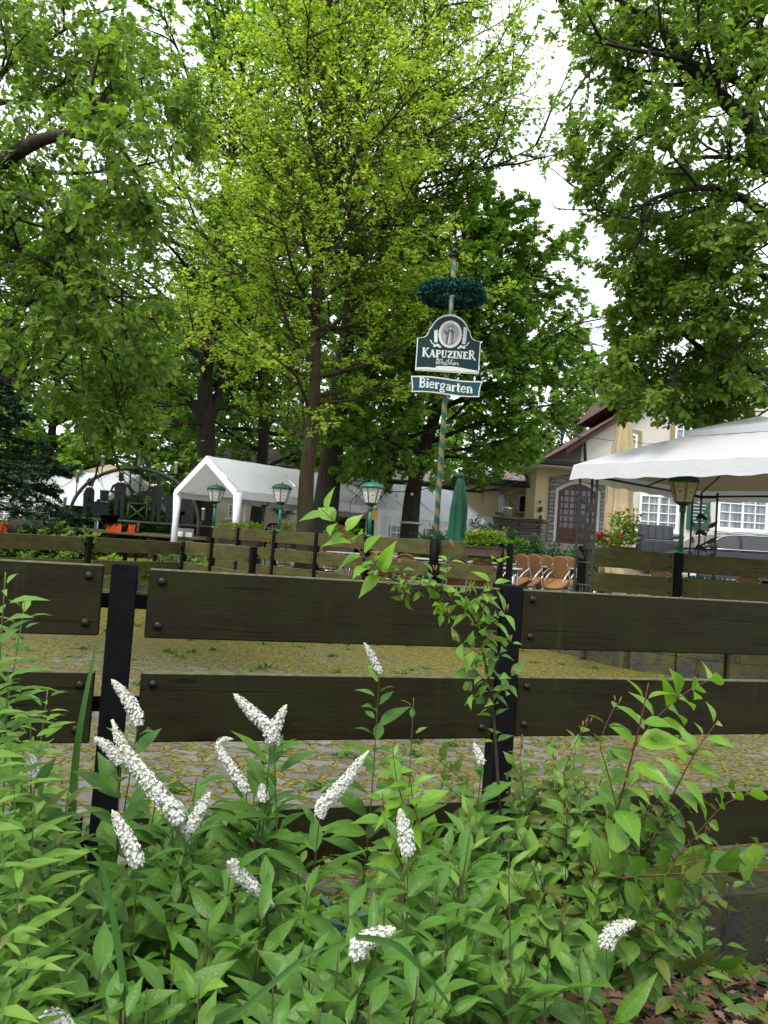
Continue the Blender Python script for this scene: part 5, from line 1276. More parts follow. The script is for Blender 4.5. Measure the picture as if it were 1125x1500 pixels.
# tables and chairs behind the fence on the gazebo side
table('grey table behind the gazebo side fence near the flower pots', 935, 13.2, 1.9, .75, .1, .74)
table('grey table behind the fence at the far end beside the car', 1090, 13.4, 1.9, .75, .1, .74)
for (px, Y, rz, lb) in ((883, 12.8, 1.2, 'rattan chair seen under the rail by the pink flowers'), (968, 12.6, 2.2, 'rattan chair leaning near the lantern post on the gazebo side'), (985, 12.9, 2.4, 'rattan chair right behind the big lantern post'), (1098, 12.7, 2.6, 'rattan chair seen under the rail below the car')):
    put_chair(px, Y, rz, lb, .3, .02, 'rattan chairs under the gazebo')
q = at(1040, 820, 12.2); t = thing('slatted_chair', 'dark green slatted folding chair leaning behind the fence', 'chair', (q.x, 12.2, tz(1040, 12.2)))
for k in range(9):
    b = MB(); b.box((-.32 + k * .08, .1 + .02 * k, .62), (.045, .02, .62), Matrix.Rotation(.25, 3, 'Y') @ Matrix.Rotation(-.2, 3, 'X'), .004); b.build('slat', M['dark_green_paint'], t)
b = MB(); b.box((0, .18, .38), (.8, .03, .05), None, .005); b.box((.05, .10, .86), (.8, .03, .05), None, .005); b.tube([(-.36, -.1, 0), (-.2, .2, .9)], .016, 6); b.tube([(.36, -.1, 0), (.42, .2, .9)], .016, 6); b.build('frame', M['dark_green_paint'], t)
# black lattice patio chair beyond the fence
q = at(400, 770, 20.5); t = thing('patio_chair', 'black lattice back patio chair among the flowers beyond the fence', 'chair', (q.x, 20.5, TZ + .28), -.3)
b = MB()
for k in range(-3, 4): b.box((k * .09, .25, .85), (.022, .03, .55)); 
for k in range(5): b.box((0, .246, .62 + k * .11), (.6, .03, .02))
b.tube([(-.31, .25, .4), (-.32, .25, 1.0), (-.2, .25, 1.14), (.2, .25, 1.14), (.32, .25, 1.0), (.31, .25, .4)], .03, 7); b.build('backrest', M['black'], t)
b = MB(); b.box((0, 0, .42), (.62, .55, .04), None, .02); b.build('seat', M['black'], t)
for sx in (-1, 1):
    b = MB(); b.tube([(sx * .3, -.25, 0), (sx * .31, -.24, .62), (sx * .31, .24, .66)], .022, 6); b.build('armrest', M['black'], t)
    b = MB(); b.tube([(sx * .3, .27, 0), (sx * .3, .25, .45)], .022, 6); b.build('leg', M['black'], t)
# garden storage bench by the house
q = at(964, 806, 22.0); bz_ = at(964, 808, 22).z - .3; t = thing('storage_bench', 'dark grey plastic storage bench against the house wall', 'bench', (q.x, 22.0, bz_), .03)
Wb = px_m(58, 22); b = MB(); b.box((0, 0, .32), (Wb, .55, .62), None, .02); b.build('box', M['grey_plastic'], t)
b = MB()
for k in range(4): b.box((-Wb / 2 + Wb * (k + .5) / 4, -.285, .34), (Wb / 4 - .06, .02, .46), None, .01)
b.build('front_panel', M['grey_plastic'], t)
b = MB(); b.box((0, .25, .86), (Wb * .92, .06, .42), Matrix.Rotation(-.12, 3, 'X'), .02)
for k in range(5): b.box((-Wb * .38 + Wb * .19 * k, .205, .86), (.02, .02, .36), Matrix.Rotation(-.12, 3, 'X'))
b.build('backrest', M['grey_plastic'], t)
for s in (-1, 1):
    b = MB(); b.box((s * Wb / 2, -.02, .74), (.09, .58, .08), None, .015); b.box((s * Wb / 2, -.24, .4), (.08, .1, .7), None, .015); b.build('armrest', M['grey_plastic'], t)
# ------------------------------------------------------------------ car
def make_car():
    cy = 20.6; zr_ = at(1075, 781, cy).z; q = at(1066, 800, cy); zg = zr_ - 1.50
    t = thing('estate_car', 'dark estate car with chrome roof rails parked beside the house', 'car', (q.x, cy, zg), .05)
    car_paint = simple('dark_car_paint', (.020, .022, .026), .12, .6, .4, .1, 4, .0)
    prof = [(-2.25, .34), (-2.3, .62), (-2.2, .82), (-1.5, .95), (-1.05, .99), (1.0, 1.02), (2.15, 1.04), (2.3, .85), (2.28, .40), (2.1, .30), (-2.0, .27)]
    def loft(prof, hw, tum=.06):
        b = MB(); n = len(prof); zs_ = [p[1] for p in prof]; z0, z1 = min(zs_), max(zs_)
        L = []
        for y in (-1, -.94, 0, .94, 1):
            for (x, z) in prof:
                f_ = (z - z0) / (z1 - z0); inset = tum * f_ * f_
                k = .96 if abs(y) == 1 else 1.0
                L.append((x * k, y * (hw - inset), z0 + (z - z0) * (k if abs(y) == 1 else 1) + (0 if abs(y) == 1 else .0)))
        fs = []
        for j in range(4):
            for i in range(n): fs.append((j * n + i, j * n + (i + 1) % n, (j + 1) * n + (i + 1) % n, (j + 1) * n + i))
        fs += [tuple(range(n))[::-1], tuple(range(4 * n, 5 * n))]
        b.add(L, fs, False); return b
    loft(prof, .88, .05).build('body', car_paint, t)
    cab = [(-1.25, .97), (-.55, 1.36), (-.2, 1.435), (.6, 1.47), (1.4, 1.43), (1.85, 1.36), (2.12, 1.02)]
    loft(cab, .80, .16).build('cabin', car_paint, t)
    for s in (-1, 1):
        for (nm, poly) in (('side_window', [(-1.02, 1.03), (-.50, 1.34), (-.22, 1.39), (-.10, 1.39), (-.10, 1.03)]), ('side_window', [(-.02, 1.03), (-.02, 1.39), (.78, 1.41), (.92, 1.05)]), ('side_window', [(1.0, 1.06), (.87, 1.405), (1.55, 1.365), (1.92, 1.10)])):
            b = MB(); vs = [(x, s * (.80 - .16 * ((z - .97) / .5) ** 2 + .012), z) for x, z in poly]; b.add(vs, [tuple(range(len(vs)))]); b.build(nm, M['car_glass'], t)
        b = MB(); b.tube([(-.35, s * .64, 1.45), (-.2, s * .64, 1.50), (.6, s * .64, 1.535), (1.35, s * .64, 1.50), (1.6, s * .64, 1.43)], .016, 6); b.build('roof_rail', M['alu'], t)
        b = MB(); b.tube([(-1.05, s * .80, 1.025), (0, s * .815, 1.035), (1.9, s * .80, 1.075)], .012, 5); b.tube([(-1.1, s * .79, 1.03), (-.5, s * .69, 1.36), (-.2, s * .66, 1.415), (.7, s * .65, 1.44), (1.55, s * .67, 1.39), (1.95, s * .76, 1.1)], .012, 5); b.build('window_trim', M['alu'], t)
        b = MB(); b.box((-.85, s * .95, 1.08), (.2, .16, .13), None, .04); b.build('wing_mirror', car_paint, t)
        for x in (-1.4, 1.4):
            rotm = Matrix.Rotation(PI / 2, 3, 'X'); b = MB(); b.lathe((x, s * .86 - .1 * (1 if s > 0 else -1), .32), [(.20, -.1), (.31, -.1), (.33, -.07), (.33, .07), (.31, .1), (.20, .1)], 22, rot=rotm); wl = b.build('wheel', M['black'], t)
            b = MB(); b.lathe((x, s * .87, .32), [(.02, -.03), (.2, -.02), (.205, .0), (.2, .02), (.02, .03)], 18, rot=rotm); b.build('rim', M['alu'], wl)
    b = MB(); b.add([(-1.2, -.68, 1.0), (-1.2, .68, 1.0), (-.58, .62, 1.365), (-.58, -.62, 1.365)], [(0, 1, 2, 3)]); 
    vs = [(x - .02, y, z + .02) for x, y, z in [(-1.2, -.70, 1.0), (-1.2, .70, 1.0), (-.58, .62, 1.365), (-.58, -.62, 1.365)]]; b = MB(); b.add(vs, [(0, 1, 2, 3)]); b.build('windscreen', M['car_glass'], t)
    for s in (-1, 1):
        b = MB(); b.box((-2.2, s * .62, .74), (.12, .34, .14), None, .04); b.build('headlight', M['milk_glass'], t)
        b = MB(); b.box((2.26, s * .68, .86), (.06, .22, .18), None, .02); b.build('tail_light', simple('red_lens', (.4, .02, .02), .2, .5, 0, .1, 5, 0), t)
make_car()
# ------------------------------------------------------------------ overhead cable
def cable(label, a, b_, sag, r=.008, bulbs=0):
    n = 20; P = [a.lerp(b_, i / n) - V(0, 0, sag * 4 * (i / n) * (1 - i / n)) for i in range(n + 1)]
    if not bulbs:
        q = MB(); q.tube(P, r, 5); o = q.build('cable', M['black']); tag(o, label, 'cable'); return o
    t = thing('light_string', label, 'light string', a); q = MB(); q.tube(P, r, 5); q.build('cable', M['black'], t, True)
    for k in range(bulbs):
        p = P[int((k + .7) * n / bulbs) % (n + 1)]; q = MB(); q.ball(p - V(0, 0, .09), .045, 8); q.build('bulb', M['milk_glass'], t, True)
cable('thin dark cable crossing the cream house front', at(850, 639, 24), at(1060, 650, 24), .12)
cable('dark string of bulbs hung from the trunk along the white tents', at(492, 700, 20), at(640, 712, 21), .25, .012, 6)
# ------------------------------------------------------------------ trees
def unit(v): return v / (np.linalg.norm(v, axis=-1, keepdims=True) + 1e-9)
def rnd_dir(): 
    v = rng.normal(0, 1, 3); return v / np.linalg.norm(v)
class Tree:
    """limbs and twigs grown from given or random axes; leaves are set along the twigs"""
    def __init__(s): s.wood = MB(); s.tw = []
    def branch(s, p, d, L, r, level, lv, up=.1, wig=.12, nseg=5, sides=6, keep=None):
        """grow one axis; lv = list of per-level dicts for its children"""
        p = np.array(p, float); d = unit(np.array(d, float)); pts = [p]; seg = L / nseg
        for i in range(nseg):
            d = unit(d + rng.normal(0, wig, 3) + np.array([0, 0, up / nseg])); p = p + d * seg; pts.append(p)
        if keep is not None and not keep(pts[-1]): return
        if r > .0085: s.wood.tube([Vector(q) for q in pts], [max(.0025, r * (1 - .8 * i / nseg)) for i in range(nseg + 1)], sides, False)
        s.kids(pts, L, r, level, lv, keep)
    def kids(s, pts, L, r, level, lv, keep=None):
        if level >= len(lv):
            s.tw.append((np.array(pts[0]), np.array(pts[-1]))); return
        c = lv[level]; n = c['n'] if isinstance(c['n'], int) else max(c.get('min', 2), int(c['n'] * L + rng.uniform()))
        P = np.array(pts); cum = np.concatenate([[0], np.cumsum(np.linalg.norm(np.diff(P, axis=0), axis=1))]); tot = cum[-1]
        for k in range(n):
            t = c.get('t0', .2) + (1 - c.get('t0', .2)) * (k + rng.uniform(.2, .8)) / n
            x = t * tot; i = min(len(P) - 2, int(np.searchsorted(cum, x) - 1)); i = max(i, 0)
            q = P[i] + (P[i + 1] - P[i]) * ((x - cum[i]) / max(1e-6, cum[i + 1] - cum[i])); ax = unit(P[i + 1] - P[i])
            perp = unit(np.cross(ax, rnd_dir()))
            if c.get('flat', 0): perp = unit(perp * np.array([1, 1, 1 - c['flat']]))
            a = R(c.get('ang', 50)) * rng.uniform(.75, 1.25)
            d = ax * math.cos(a) + perp * math.sin(a)
            l = L * c.get('len', .5) * (1.15 - .6 * t) * rng.uniform(.7, 1.25) if not c.get('abs') else c['abs'] * rng.uniform(.6, 1.3)
            s.branch(q, d, l, r * c.get('rr', .45), level + 1, lv, c.get('up', .1), c.get('wig', .14), c.get('seg', 4), c.get('sides', 4), keep)
        if c.get('tip', True): s.tw.append((P[-2], P[-1] + (P[-1] - P[-2]) * .3))
    def limb(s, pts, r0, r1, sides=9, sub=3, pw=.8):
        """a given axis, smoothed, with a little wander"""
        P = [np.array(p, float) for p in pts]; out = []
        for i in range(len(P) - 1):
            a = P[max(i - 1, 0)]; b = P[i]; c = P[i + 1]; d = P[min(i + 2, len(P) - 1)]
            for k in range(sub):
                t = k / sub; out.append(.5 * ((2 * b) + (c - a) * t + (2 * a - 5 * b + 4 * c - d) * t * t + (3 * b - a - 3 * c + d) * t ** 3))
        out.append(P[-1]); n = len(out)
        s.wood.tube([Vector(q) for q in out], [r0 + (r1 - r0) * (i / (n - 1)) ** pw for i in range(n)], sides, True)
        return out
    def leaves(s, name, tmpl, per, size, mat, parent, spread=.5, width=1.0, droop=.2, keep=None, jitter=.03):
        A = np.array([t[0] for t in s.tw]); B_ = np.array([t[1] for t in s.tw]); m = len(A)
        k = per; idx = np.repeat(np.arange(m), k); n = len(idx)
        t = rng.uniform(.05, 1.05, n)[:, None]; ax = unit(B_ - A)[idx]
        P = A[idx] + (B_ - A)[idx] * t + rng.normal(0, jitter, (n, 3))
        side = unit(np.cross(ax, np.array([0, 0, 1.0])) + rng.normal(0, .15, (n, 3))) * rng.choice([-1, 1], n)[:, None]
        D = unit(ax * .6 + side * rng.uniform(.4, 1.1, (n, 1)) + rng.normal(0, spread, (n, 3)) + np.array([0, 0, -droop]))
        N = unit(np.array([0, -.25, 1.0]) + rng.normal(0, .42, (n, 3)))
        if keep is not None:
            ok = keep(P); P, D, N = P[ok], D[ok], N[ok]; n = len(P)
        return scatter(name, tmpl, P, D, N, size * rng.uniform(.5, 1.4, n), width * rng.uniform(.8, 1.2, n), mat, parent)
def to_local(t, o):
    pass
def finish(T, name, label, base, group, bark_, tmpl, per, size, lmat, cat='tree', **kw):
    t = thing(name, label, cat, base, 0, group)
    off = np.array(base, float)
    T.wood.v = [tuple(np.array(v) - off) for v in T.wood.v]
    T.tw = [(a - off, b - off) for a, b in T.tw]
    T.wood.build('trunk', bark_, t)
    if kw.get('keep'): kf = kw['keep']; kw['keep'] = lambda P: kf(P + off)
    T.leaves('crown', tmpl, per, size, lmat, t, **kw)
    return t
A3 = lambda px, py, Y: np.array(at(px, py, Y))
_cam, _fv, _rv, _uv = (np.array(x) for x in (CAM, _f, _r, _u))
def seen(P):
    d = np.atleast_2d(P) - _cam; z = d @ _fv; return 562.5 + F * (d @ _rv) / z, 750 - F * (d @ _uv) / z
def right_crown(P):                      # the crown's own outline: it stops short of the gable, the canopy and the open sky
    x, y = seen(P); n = len(x); j = 10 * np.sin(y / 13.) + 8 * np.sin(y / 5.3 + 1)
    lft = np.interp(y, [-50, 40, 150, 240, 300, 345, 400, 440, 480, 560, 600], [792, 795, 812, 830, 850, 890, 880, 905, 892, 872, 890])
    low = np.interp(x, [860, 930, 1000, 1060, 1100, 1140, 1250], [612, 606, 624, 628, 606, 590, 565]) + 9 * np.sin(x / 9.) + 6 * np.sin(x / 3.7)
    return (x > lft + j) & (y < low)
def maple_crown(P):
    x, y = seen(P); j = 8 * np.sin(x / 11.) + 6 * np.sin(x / 4.3 + 1)
    low = np.interp(x, [440, 520, 640, 740, 790, 850, 880], [690, 702, 712, 702, 668, 648, 620])
    return (y < low + j) & (x < 868 + 8 * np.sin(y / 10.))
def left_crown(P):
    x, y = seen(P); j = 9 * np.sin(y / 12.) + 7 * np.sin(y / 5.1 + 1)
    rgt = np.interp(y, [-60, 20, 55, 90, 200, 350, 450, 560, 700], [160, 172, 225, 300, 312, 300, 285, 245, 235])
    low = np.interp(x, [-60, 0, 90, 140, 200, 250], [575, 585, 612, 655, 668, 640]) + 8 * np.sin(x / 8.)
    return (x < rgt + j) & (y < low)
M['leaf_yellow'] = leafmat('yellow_green_leaf', [(.20, .33, .05), (.26, .40, .058), (.33, .46, .065), (.22, .36, .052), (.46, .49, .075)], .55, .5, .2)
M['leaf_maple'] = leafmat('maple_leaf', [(.12, .235, .038), (.16, .29, .044), (.205, .345, .05), (.13, .255, .04), (.095, .195, .034)], .55, .5, .2)
M['leaf_oak'] = leafmat('oak_leaf', [(.090, .165, .032), (.12, .21, .036), (.16, .26, .042), (.20, .30, .042), (.066, .125, .026)], .52, .5, .22)
M['leaf_oak_b'] = leafmat('oak_leaf_lush', [(.11, .19, .034), (.145, .235, .038), (.19, .295, .042), (.082, .15, .028)], .54, .5, .22)
M['leaf_beech'] = leafmat('beech_leaf', [(.135, .245, .032), (.18, .31, .038), (.23, .365, .042), (.105, .20, .028)], .55, .5, .2)
M['leaf_far'] = leafmat('far_leaf', [(.10, .21, .042), (.13, .26, .048), (.17, .31, .055), (.075, .165, .034)], .52, .5, .25)
M['leaf_pale'] = leafmat('pale_far_leaf', [(.11, .17, .06), (.15, .21, .08), (.19, .24, .10), (.09, .15, .05)], .4, .5, .25)
M['leaf_conifer'] = leafmat('conifer_needle', [(.008, .032, .016), (.013, .048, .022), (.020, .065, .028), (.032, .09, .034)], .15, .5, .3)

# --- the yellow-green tree with the thick brown trunk
T = Tree(); base = at(447, 842, 17.0); base = V(base.x, 17.0, TZ - .1)
tp = T.limb([np.array(base), A3(447, 790, 17), A3(449, 700, 17), A3(459, 610, 17), A3(462, 520, 17.05), A3(463, 400, 17.1), A3(472, 250, 17.1), A3(476, 120, 17.2), A3(482, -40, 17.2), A3(490, -190, 17.3)], .27, .03, 12, pw=.55)
for k in range(7):                                                  # root flare
    a = 2 * PI * k / 7; bb = np.array(base) + np.array([math.cos(a), math.sin(a), 0]) * .42; T.wood.tube([Vector(bb), Vector(np.array(base) + np.array([math.cos(a) * .2, math.sin(a) * .2, .5]))], [.10, .12], 7)
LV2 = [dict(n=2.7, min=5, ang=46, len=.5, rr=.42, up=.12, flat=.55, t0=.14, seg=4, sides=5), dict(n=6.0, min=4, ang=48, len=.48, rr=.4, up=.06, flat=.75, t0=.12, seg=3, sides=3)]
def limbs_from(T, axis_pts, zs, Lf, elev, r, lv, az0=0, keep=None, up=.25, jit=.15):
    P = np.array(axis_pts); az = az0
    for z in zs:
        i = int(np.argmin(abs(P[:, 2] - z))); az += 2.399 + rng.uniform(-.4, .4); e = R(elev(z)) + rng.uniform(-jit, jit)
        L = Lf(z) * rng.uniform(.8, 1.15)
        T.branch(P[i], (math.cos(az) * math.cos(e), math.sin(az) * math.cos(e), math.sin(e)), L, r(z), 0, lv, up, .10, 6, 6, keep)
ty = np.array([p for p in tp])
Lf = lambda z: float(np.interp(z, [3.8, 5, 7, 9, 12, 15, 16.5], [2.6, 3.6, 3.8, 3.4, 2.5, 1.6, .8]))
limbs_from(T, tp, np.linspace(3.9, 16.0, 36), Lf, lambda z: np.interp(z, [3.8, 7, 12, 16], [5, 22, 40, 60]), lambda z: np.interp(z, [4, 16], [.062, .03]), LV2)
# the forked limbs that show dark against the leaves
for pts, r in (([(462, 470, 17), (490, 330, 16.7), (510, 200, 16.5), (535, 90, 16.3), (560, 0, 16.2), (600, -80, 16)], .075), ([(464, 420, 17), (520, 305, 17.3), (560, 200, 17.6), (605, 100, 17.8), (640, 0, 18)], .075), ([(460, 540, 17), (420, 470, 16.6), (400, 400, 16.3), (380, 330, 16.1)], .055),
               ([(461, 560, 17), (400, 520, 16.4), (350, 480, 16.0), (310, 440, 15.8)], .05), ([(462, 590, 17), (520, 585, 16.6), (570, 560, 16.4)], .05), ([(468, 330, 17), (430, 290, 16.6), (395, 230, 16.3), (370, 150, 16.1)], .05), ([(462, 500, 17), (540, 430, 16.7), (590, 400, 16.5)], .05)):
    q = [A3(*p) for p in pts]; o = T.limb(q, r, .012, 6); T.kids(o, float(np.linalg.norm(q[-1] - q[0])), r, 0, LV2)
print('twigs yellow', len(T.tw))
finish(T, 'tree', 'tall yellow-green tree with thick brown trunk left of the sign pole', base, 'garden trees', M['bark_brown'], DIAMOND, 22, .074, M['leaf_yellow'], width=.9, spread=.38)

# --- the dark leaning trunk right behind it
T = Tree(); base = at(472, 790, 20.5); base = V(base.x, 20.5, TZ - .1)
tp = T.limb([np.array(base), A3(480, 720, 20.5), A3(490, 640, 20.5), A3(503, 540, 20.6), A3(520, 380, 20.8), A3(528, 200, 21), A3(540, 40, 21), A3(548, -60, 21)], .40, .05, 12)
Lf = lambda z: float(np.interp(z, [5, 8, 11, 14, 18], [3.0, 4.6, 5.2, 4.2, 2.0]))
LV3 = [dict(n=2.4, min=4, ang=48, len=.5, rr=.42, up=.12, flat=.5, t0=.18, seg=4, sides=5), dict(n=4.2, min=4, ang=50, len=.45, rr=.4, up=.05, flat=.6, t0=.12, seg=3, sides=3)]
limbs_from(T, tp, np.linspace(6.0, 17, 26), Lf, lambda z: np.interp(z, [5, 10, 17], [12, 28, 55]), lambda z: .07, LV3, 1.0)
for pts, r in (([(522, 340, 20.8), (600, 240, 20.4), (680, 190, 20.2), (760, 120, 20)], .10), ([(516, 420, 20.8), (590, 290, 20.3), (650, 250, 20.1), (720, 245, 20), (790, 210, 20)], .09)):
    q = [A3(*p) for p in pts]; o = T.limb(q, r, .015, 6); T.kids(o, float(np.linalg.norm(q[-1] - q[0])), r, 0, LV3)
print('twigs lean', len(T.tw))
finish(T, 'tree', 'tall green tree on a dark leaning trunk just behind the thick brown one', base, 'garden trees', M['bark_dark'], DIAMOND, 18, .10, M['leaf_beech'], spread=.38)

# --- the maple behind the maypole
T = Tree(); base = at(598, 792, 21.5); base = V(base.x, 21.5, TZ - .1)
tp = T.limb([np.array(base), A3(603, 740, 21.5), A3(612, 690, 21.5), A3(640, 600, 21.6), A3(668, 500, 21.8), A3(690, 400, 22), A3(700, 340, 22)], .30, .05, 12)
LV4 = [dict(n=2.8, min=4, ang=48, len=.5, rr=.42, up=.0, flat=.4, t0=.2, seg=4, sides=5), dict(n=4.6, min=4, ang=52, len=.45, rr=.4, up=-.05, flat=.4, t0=.12, seg=3, sides=3)]
Lf = lambda z: float(np.interp(z, [3, 4.5, 6.5, 8.5, 10.2], [2.8, 3.9, 4.0, 3.2, 1.7]))
limbs_from(T, tp, np.linspace(3.2, 10.2, 42), Lf, lambda z: np.interp(z, [3, 5, 10], [0, 14, 58]), lambda z: .065, LV4, .3)
q = [A3(608, 715, 21.5), A3(590, 660, 21.3), A3(560, 600, 21), A3(540, 540, 20.8)]; o = T.limb(q, .12, .03, 7); T.kids(o, 3.2, .08, 0, LV4)
for pts in ([(668, 500, 21.8), (740, 430, 21.4), (790, 380, 21.2), (820, 350, 21)], [(640, 600, 21.6), (730, 560, 21.2), (790, 520, 21), (830, 480, 21)], [(625, 650, 21.6), (700, 620, 21), (770, 600, 20.8), (830, 590, 20.6)]):
    q = [A3(*p) for p in pts]; o = T.limb(q, .08, .02, 6); T.kids(o, float(np.linalg.norm(q[-1] - q[0])), .06, 0, LV4)
print('twigs maple', len(T.tw))
finish(T, 'tree', 'broad round maple on a dark forked trunk directly behind the maypole', base, 'garden trees', M['bark_dark'], MAPLE, 16, .15, M['leaf_maple'], spread=.4, droop=.3, keep=maple_crown)
q = at(603, 766, 21.2)
bt = MB(); bt.tube([(q.x + .30 * math.cos(2 * PI * i / 16), 21.5 + .30 * math.sin(2 * PI * i / 16), q.z) for i in range(17)], .035, 6, False)
tape = bt.build('barrier_tape', simple('tape_yellow_grey', (.45, .43, .30), .5, .4, 0, .4, 30, .05)); tag(tape, 'pale tape band tied around the dark maple trunk', 'tape')

# --- beech with the three-way fork, left of centre
T = Tree(); base = at(300, 790, 26); base = V(base.x, 26, TZ - .1)
LVB = [dict(n=2.0, min=4, ang=48, len=.5, rr=.42, up=.06, flat=.55, t0=.15, seg=4, sides=5), dict(n=3.6, min=4, ang=50, len=.46, rr=.4, up=.02, flat=.6, t0=.1, seg=3, sides=3)]
tp = T.limb([np.array(base), A3(300, 700, 26), A3(302, 620, 26), A3(300, 560, 26), A3(306, 430, 26), A3(330, 280, 26), A3(350, 150, 26), A3(360, 60, 26)], .44, .06, 12)
for pts, r in (([(303, 630, 26), (280, 590, 25.6), (250, 565, 25.3), (215, 560, 25)], .2), ([(305, 620, 26), (322, 570, 26.4), (330, 500, 26.6), (345, 420, 27)], .22), ([(302, 560, 26), (350, 300, 26.2), (380, 260, 26), (395, 190, 25.6)], .16)):
    q = [A3(*p) for p in pts]; o = T.limb(q, r, .05, 8); T.kids(o, float(np.linalg.norm(q[-1] - q[0])), r * .6, 0, LVB)
Lf = lambda z: float(np.interp(z, [5, 8, 12, 16, 19], [4.6, 5.4, 5.4, 4.0, 2.0]))
limbs_from(T, tp, np.linspace(5.2, 18.2, 32), Lf, lambda z: np.interp(z, [5, 10, 18], [0, 18, 55]), lambda z: .085, LVB, 2)
print('twigs beech', len(T.tw))
finish(T, 'tree', 'large beech with dark trunk forking three ways behind the big tent', base, 'garden trees', M['bark_dark'], DIAMOND, 16, .14, M['leaf_beech'], spread=.35, keep=lambda P: (P[:, 2] > 3.5 + .25 * np.sin(P[:, 0] * 5)) & (P[:, 1] > 20.5))

# --- oak reaching in from the left, its trunk outside the frame
T = Tree(); base = V(-6.6, 8.6, 0)
LVO = [dict(n=3.2, min=4, ang=50, len=.55, rr=.42, up=.0, flat=.1, t0=.12, seg=5, sides=6, wig=.2), dict(n=5.0, min=4, ang=52, len=.5, rr=.42, up=-.05, flat=.1, t0=.12, seg=4, sides=4, wig=.2), dict(n=3, ang=50, abs=.26, rr=.5, up=0, flat=0, t0=.25, seg=2, sides=3)]
top_ = np.array([-6.3, 8.8, 10.5])
T.limb([np.array(base), np.array([-6.5, 8.6, 3]), np.array([-6.2, 8.7, 6]), top_], .45, .16, 14)
o1 = T.limb([np.array([-6.3, 8.7, 5.0]), A3(-60, 300, 7.0), A3(0, 240, 6.7), A3(60, 205, 6.5), A3(105, 195, 6.4), A3(135, 165, 6.3), A3(165, 120, 6.3)], .10, .018, 8)
T.kids(o1, 2.6, .05, 0, LVO)
def leftlimb(pts, r):
    q = [A3(*p) for p in pts]; o = T.limb(q, r, .010, 7); T.kids(o, max(1.4, float(np.linalg.norm(q[-1] - q[0]))), r * .8, 0, LVO)
for pts, r in (([(105, 195, 6.4), (150, 190, 6.4), (190, 235, 6.4), (215, 300, 6.5)], .028), ([(135, 165, 7.8), (175, 130, 8), (220, 110, 8.2)], .03), ([(-60, 260, 8.3), (-10, 275, 7.6), (60, 300, 7.3), (110, 360, 7.1)], .045), ([(-60, 240, 8.3), (0, 110, 8.6), (70, 60, 8.8), (130, 20, 9)], .05), ([(-50, 60, 8.6), (10, -20, 8.8), (90, -60, 9)], .05),
               ([(-50, 470, 8.6), (10, 480, 8.2), (45, 440, 7.9), (110, 470, 7.6), (160, 530, 7.4)], .04), ([(-60, 520, 9), (20, 560, 8.6), (75, 545, 8.3), (120, 580, 8.1), (165, 640, 8)], .045), ([(-60, 400, 8.4), (10, 390, 8.0), (80, 410, 7.8), (150, 430, 7.6), (215, 470, 7.6)], .045), ([(-40, 330, 7.8), (60, 380, 7.2), (140, 400, 7.0), (200, 440, 6.9)], .04),
               ([(60, 140, 9.6), (150, 150, 9.8), (240, 130, 10), (290, 160, 10.2)], .04), ([(0, 60, 9.6), (110, 90, 9.8), (200, 70, 10)], .04), ([(60, 330, 9.6), (160, 300, 9.8), (250, 330, 10)], .04), ([(-20, 200, 9.8), (60, 250, 9.6), (160, 250, 9.6), (260, 230, 9.8)], .04), ([(-40, 140, 9.2), (30, 150, 8.9), (80, 130, 8.7), (140, 90, 8.6)], .04)):
    leftlimb(pts, r)
# dark trunk edge at the picture's left
q = [np.array([-6.45, 8.6, 4.0]), A3(-12, 455, 8.4), A3(2, 476, 8.3)]
T.limb([np.array([-6.4, 8.6, 3.6]), A3(-70, 470, 8.5), A3(-12, 470, 8.4), A3(0, 490, 8.38)], .16, .13, 9); T.limb([A3(2, 478, 8.3), A3(24, 510, 8.2), A3(22, 545, 8.1), A3(8, 560, 8)], .022, .008, 6)
print('twigs left oak', len(T.tw))
finish(T, 'oak_tree', 'big oak reaching its dark boughs in over the garden on the left', base, 'oaks at the edge of the garden', M['bark_dark'], OAK, 12, .078, M['leaf_oak'], width=1.1, spread=.55, droop=.25, keep=left_crown)

# --- oak on the right above the gazebo
T = Tree(); base = V(7.4, 12.4, 0.1)
T.limb([np.array(base), np.array([7.3, 12.3, 3]), np.array([6.9, 11.6, 6]), np.array([6.3, 11, 7.6])], .42, .22, 14)
def rightlimb(pts, r, r1=.012, kids=True):
    q = [A3(*p) for p in pts]; o = T.limb(q, r, r1, 8)
    if kids: T.kids(o, max(1.6, float(np.linalg.norm(q[-1] - q[0]))), r * .6, 0, LVO)
rightlimb([(1200, 330, 11), (1150, 262, 10.6), (1108, 196, 10.4), (1076, 160, 10.3), (1036, 124, 10.2), (990, 70, 10.1), (950, 10, 10)], .17, .05)
rightlimb([(1108, 196, 10.4), (1098, 144, 10.2), (1078, 118, 10), (1028, 98, 9.8), (988, 84, 9.7), (924, 72, 9.6), (870, 60, 9.5)], .085, .016)
rightlimb([(1098, 144, 10.2), (1111, 90, 10), (1112, 40, 9.9), (1130, 0, 9.8)], .07, .03)
rightlimb([(1052, 150, 10.3), (1016, 164, 10), (968, 184, 9.8), (932, 204, 9.7), (892, 240, 9.6), (850, 262, 9.6)], .05, .012)
rightlimb([(1200, 350, 10.6), (1125, 316, 10.2), (1084, 288, 10), (1030, 275, 9.8), (960, 290, 9.6), (905, 330, 9.5)], .09, .014)
rightlimb([(1180, 360, 10.8), (1125, 330, 10.6), (1080, 340, 10.4), (1036, 352, 10.2), (980, 370, 10), (930, 410, 10)], .06, .012)
rightlimb([(1220, 600, 11.4), (1125, 548, 11), (1080, 530, 10.8), (1036, 516, 10.6), (988, 480, 10.5), (940, 460, 10.4)], .09, .016)
rightlimb([(1150, 470, 11), (1090, 450, 10.8), (1020, 440, 10.6), (950, 480, 10.5), (900, 530, 10.4)], .06, .012)
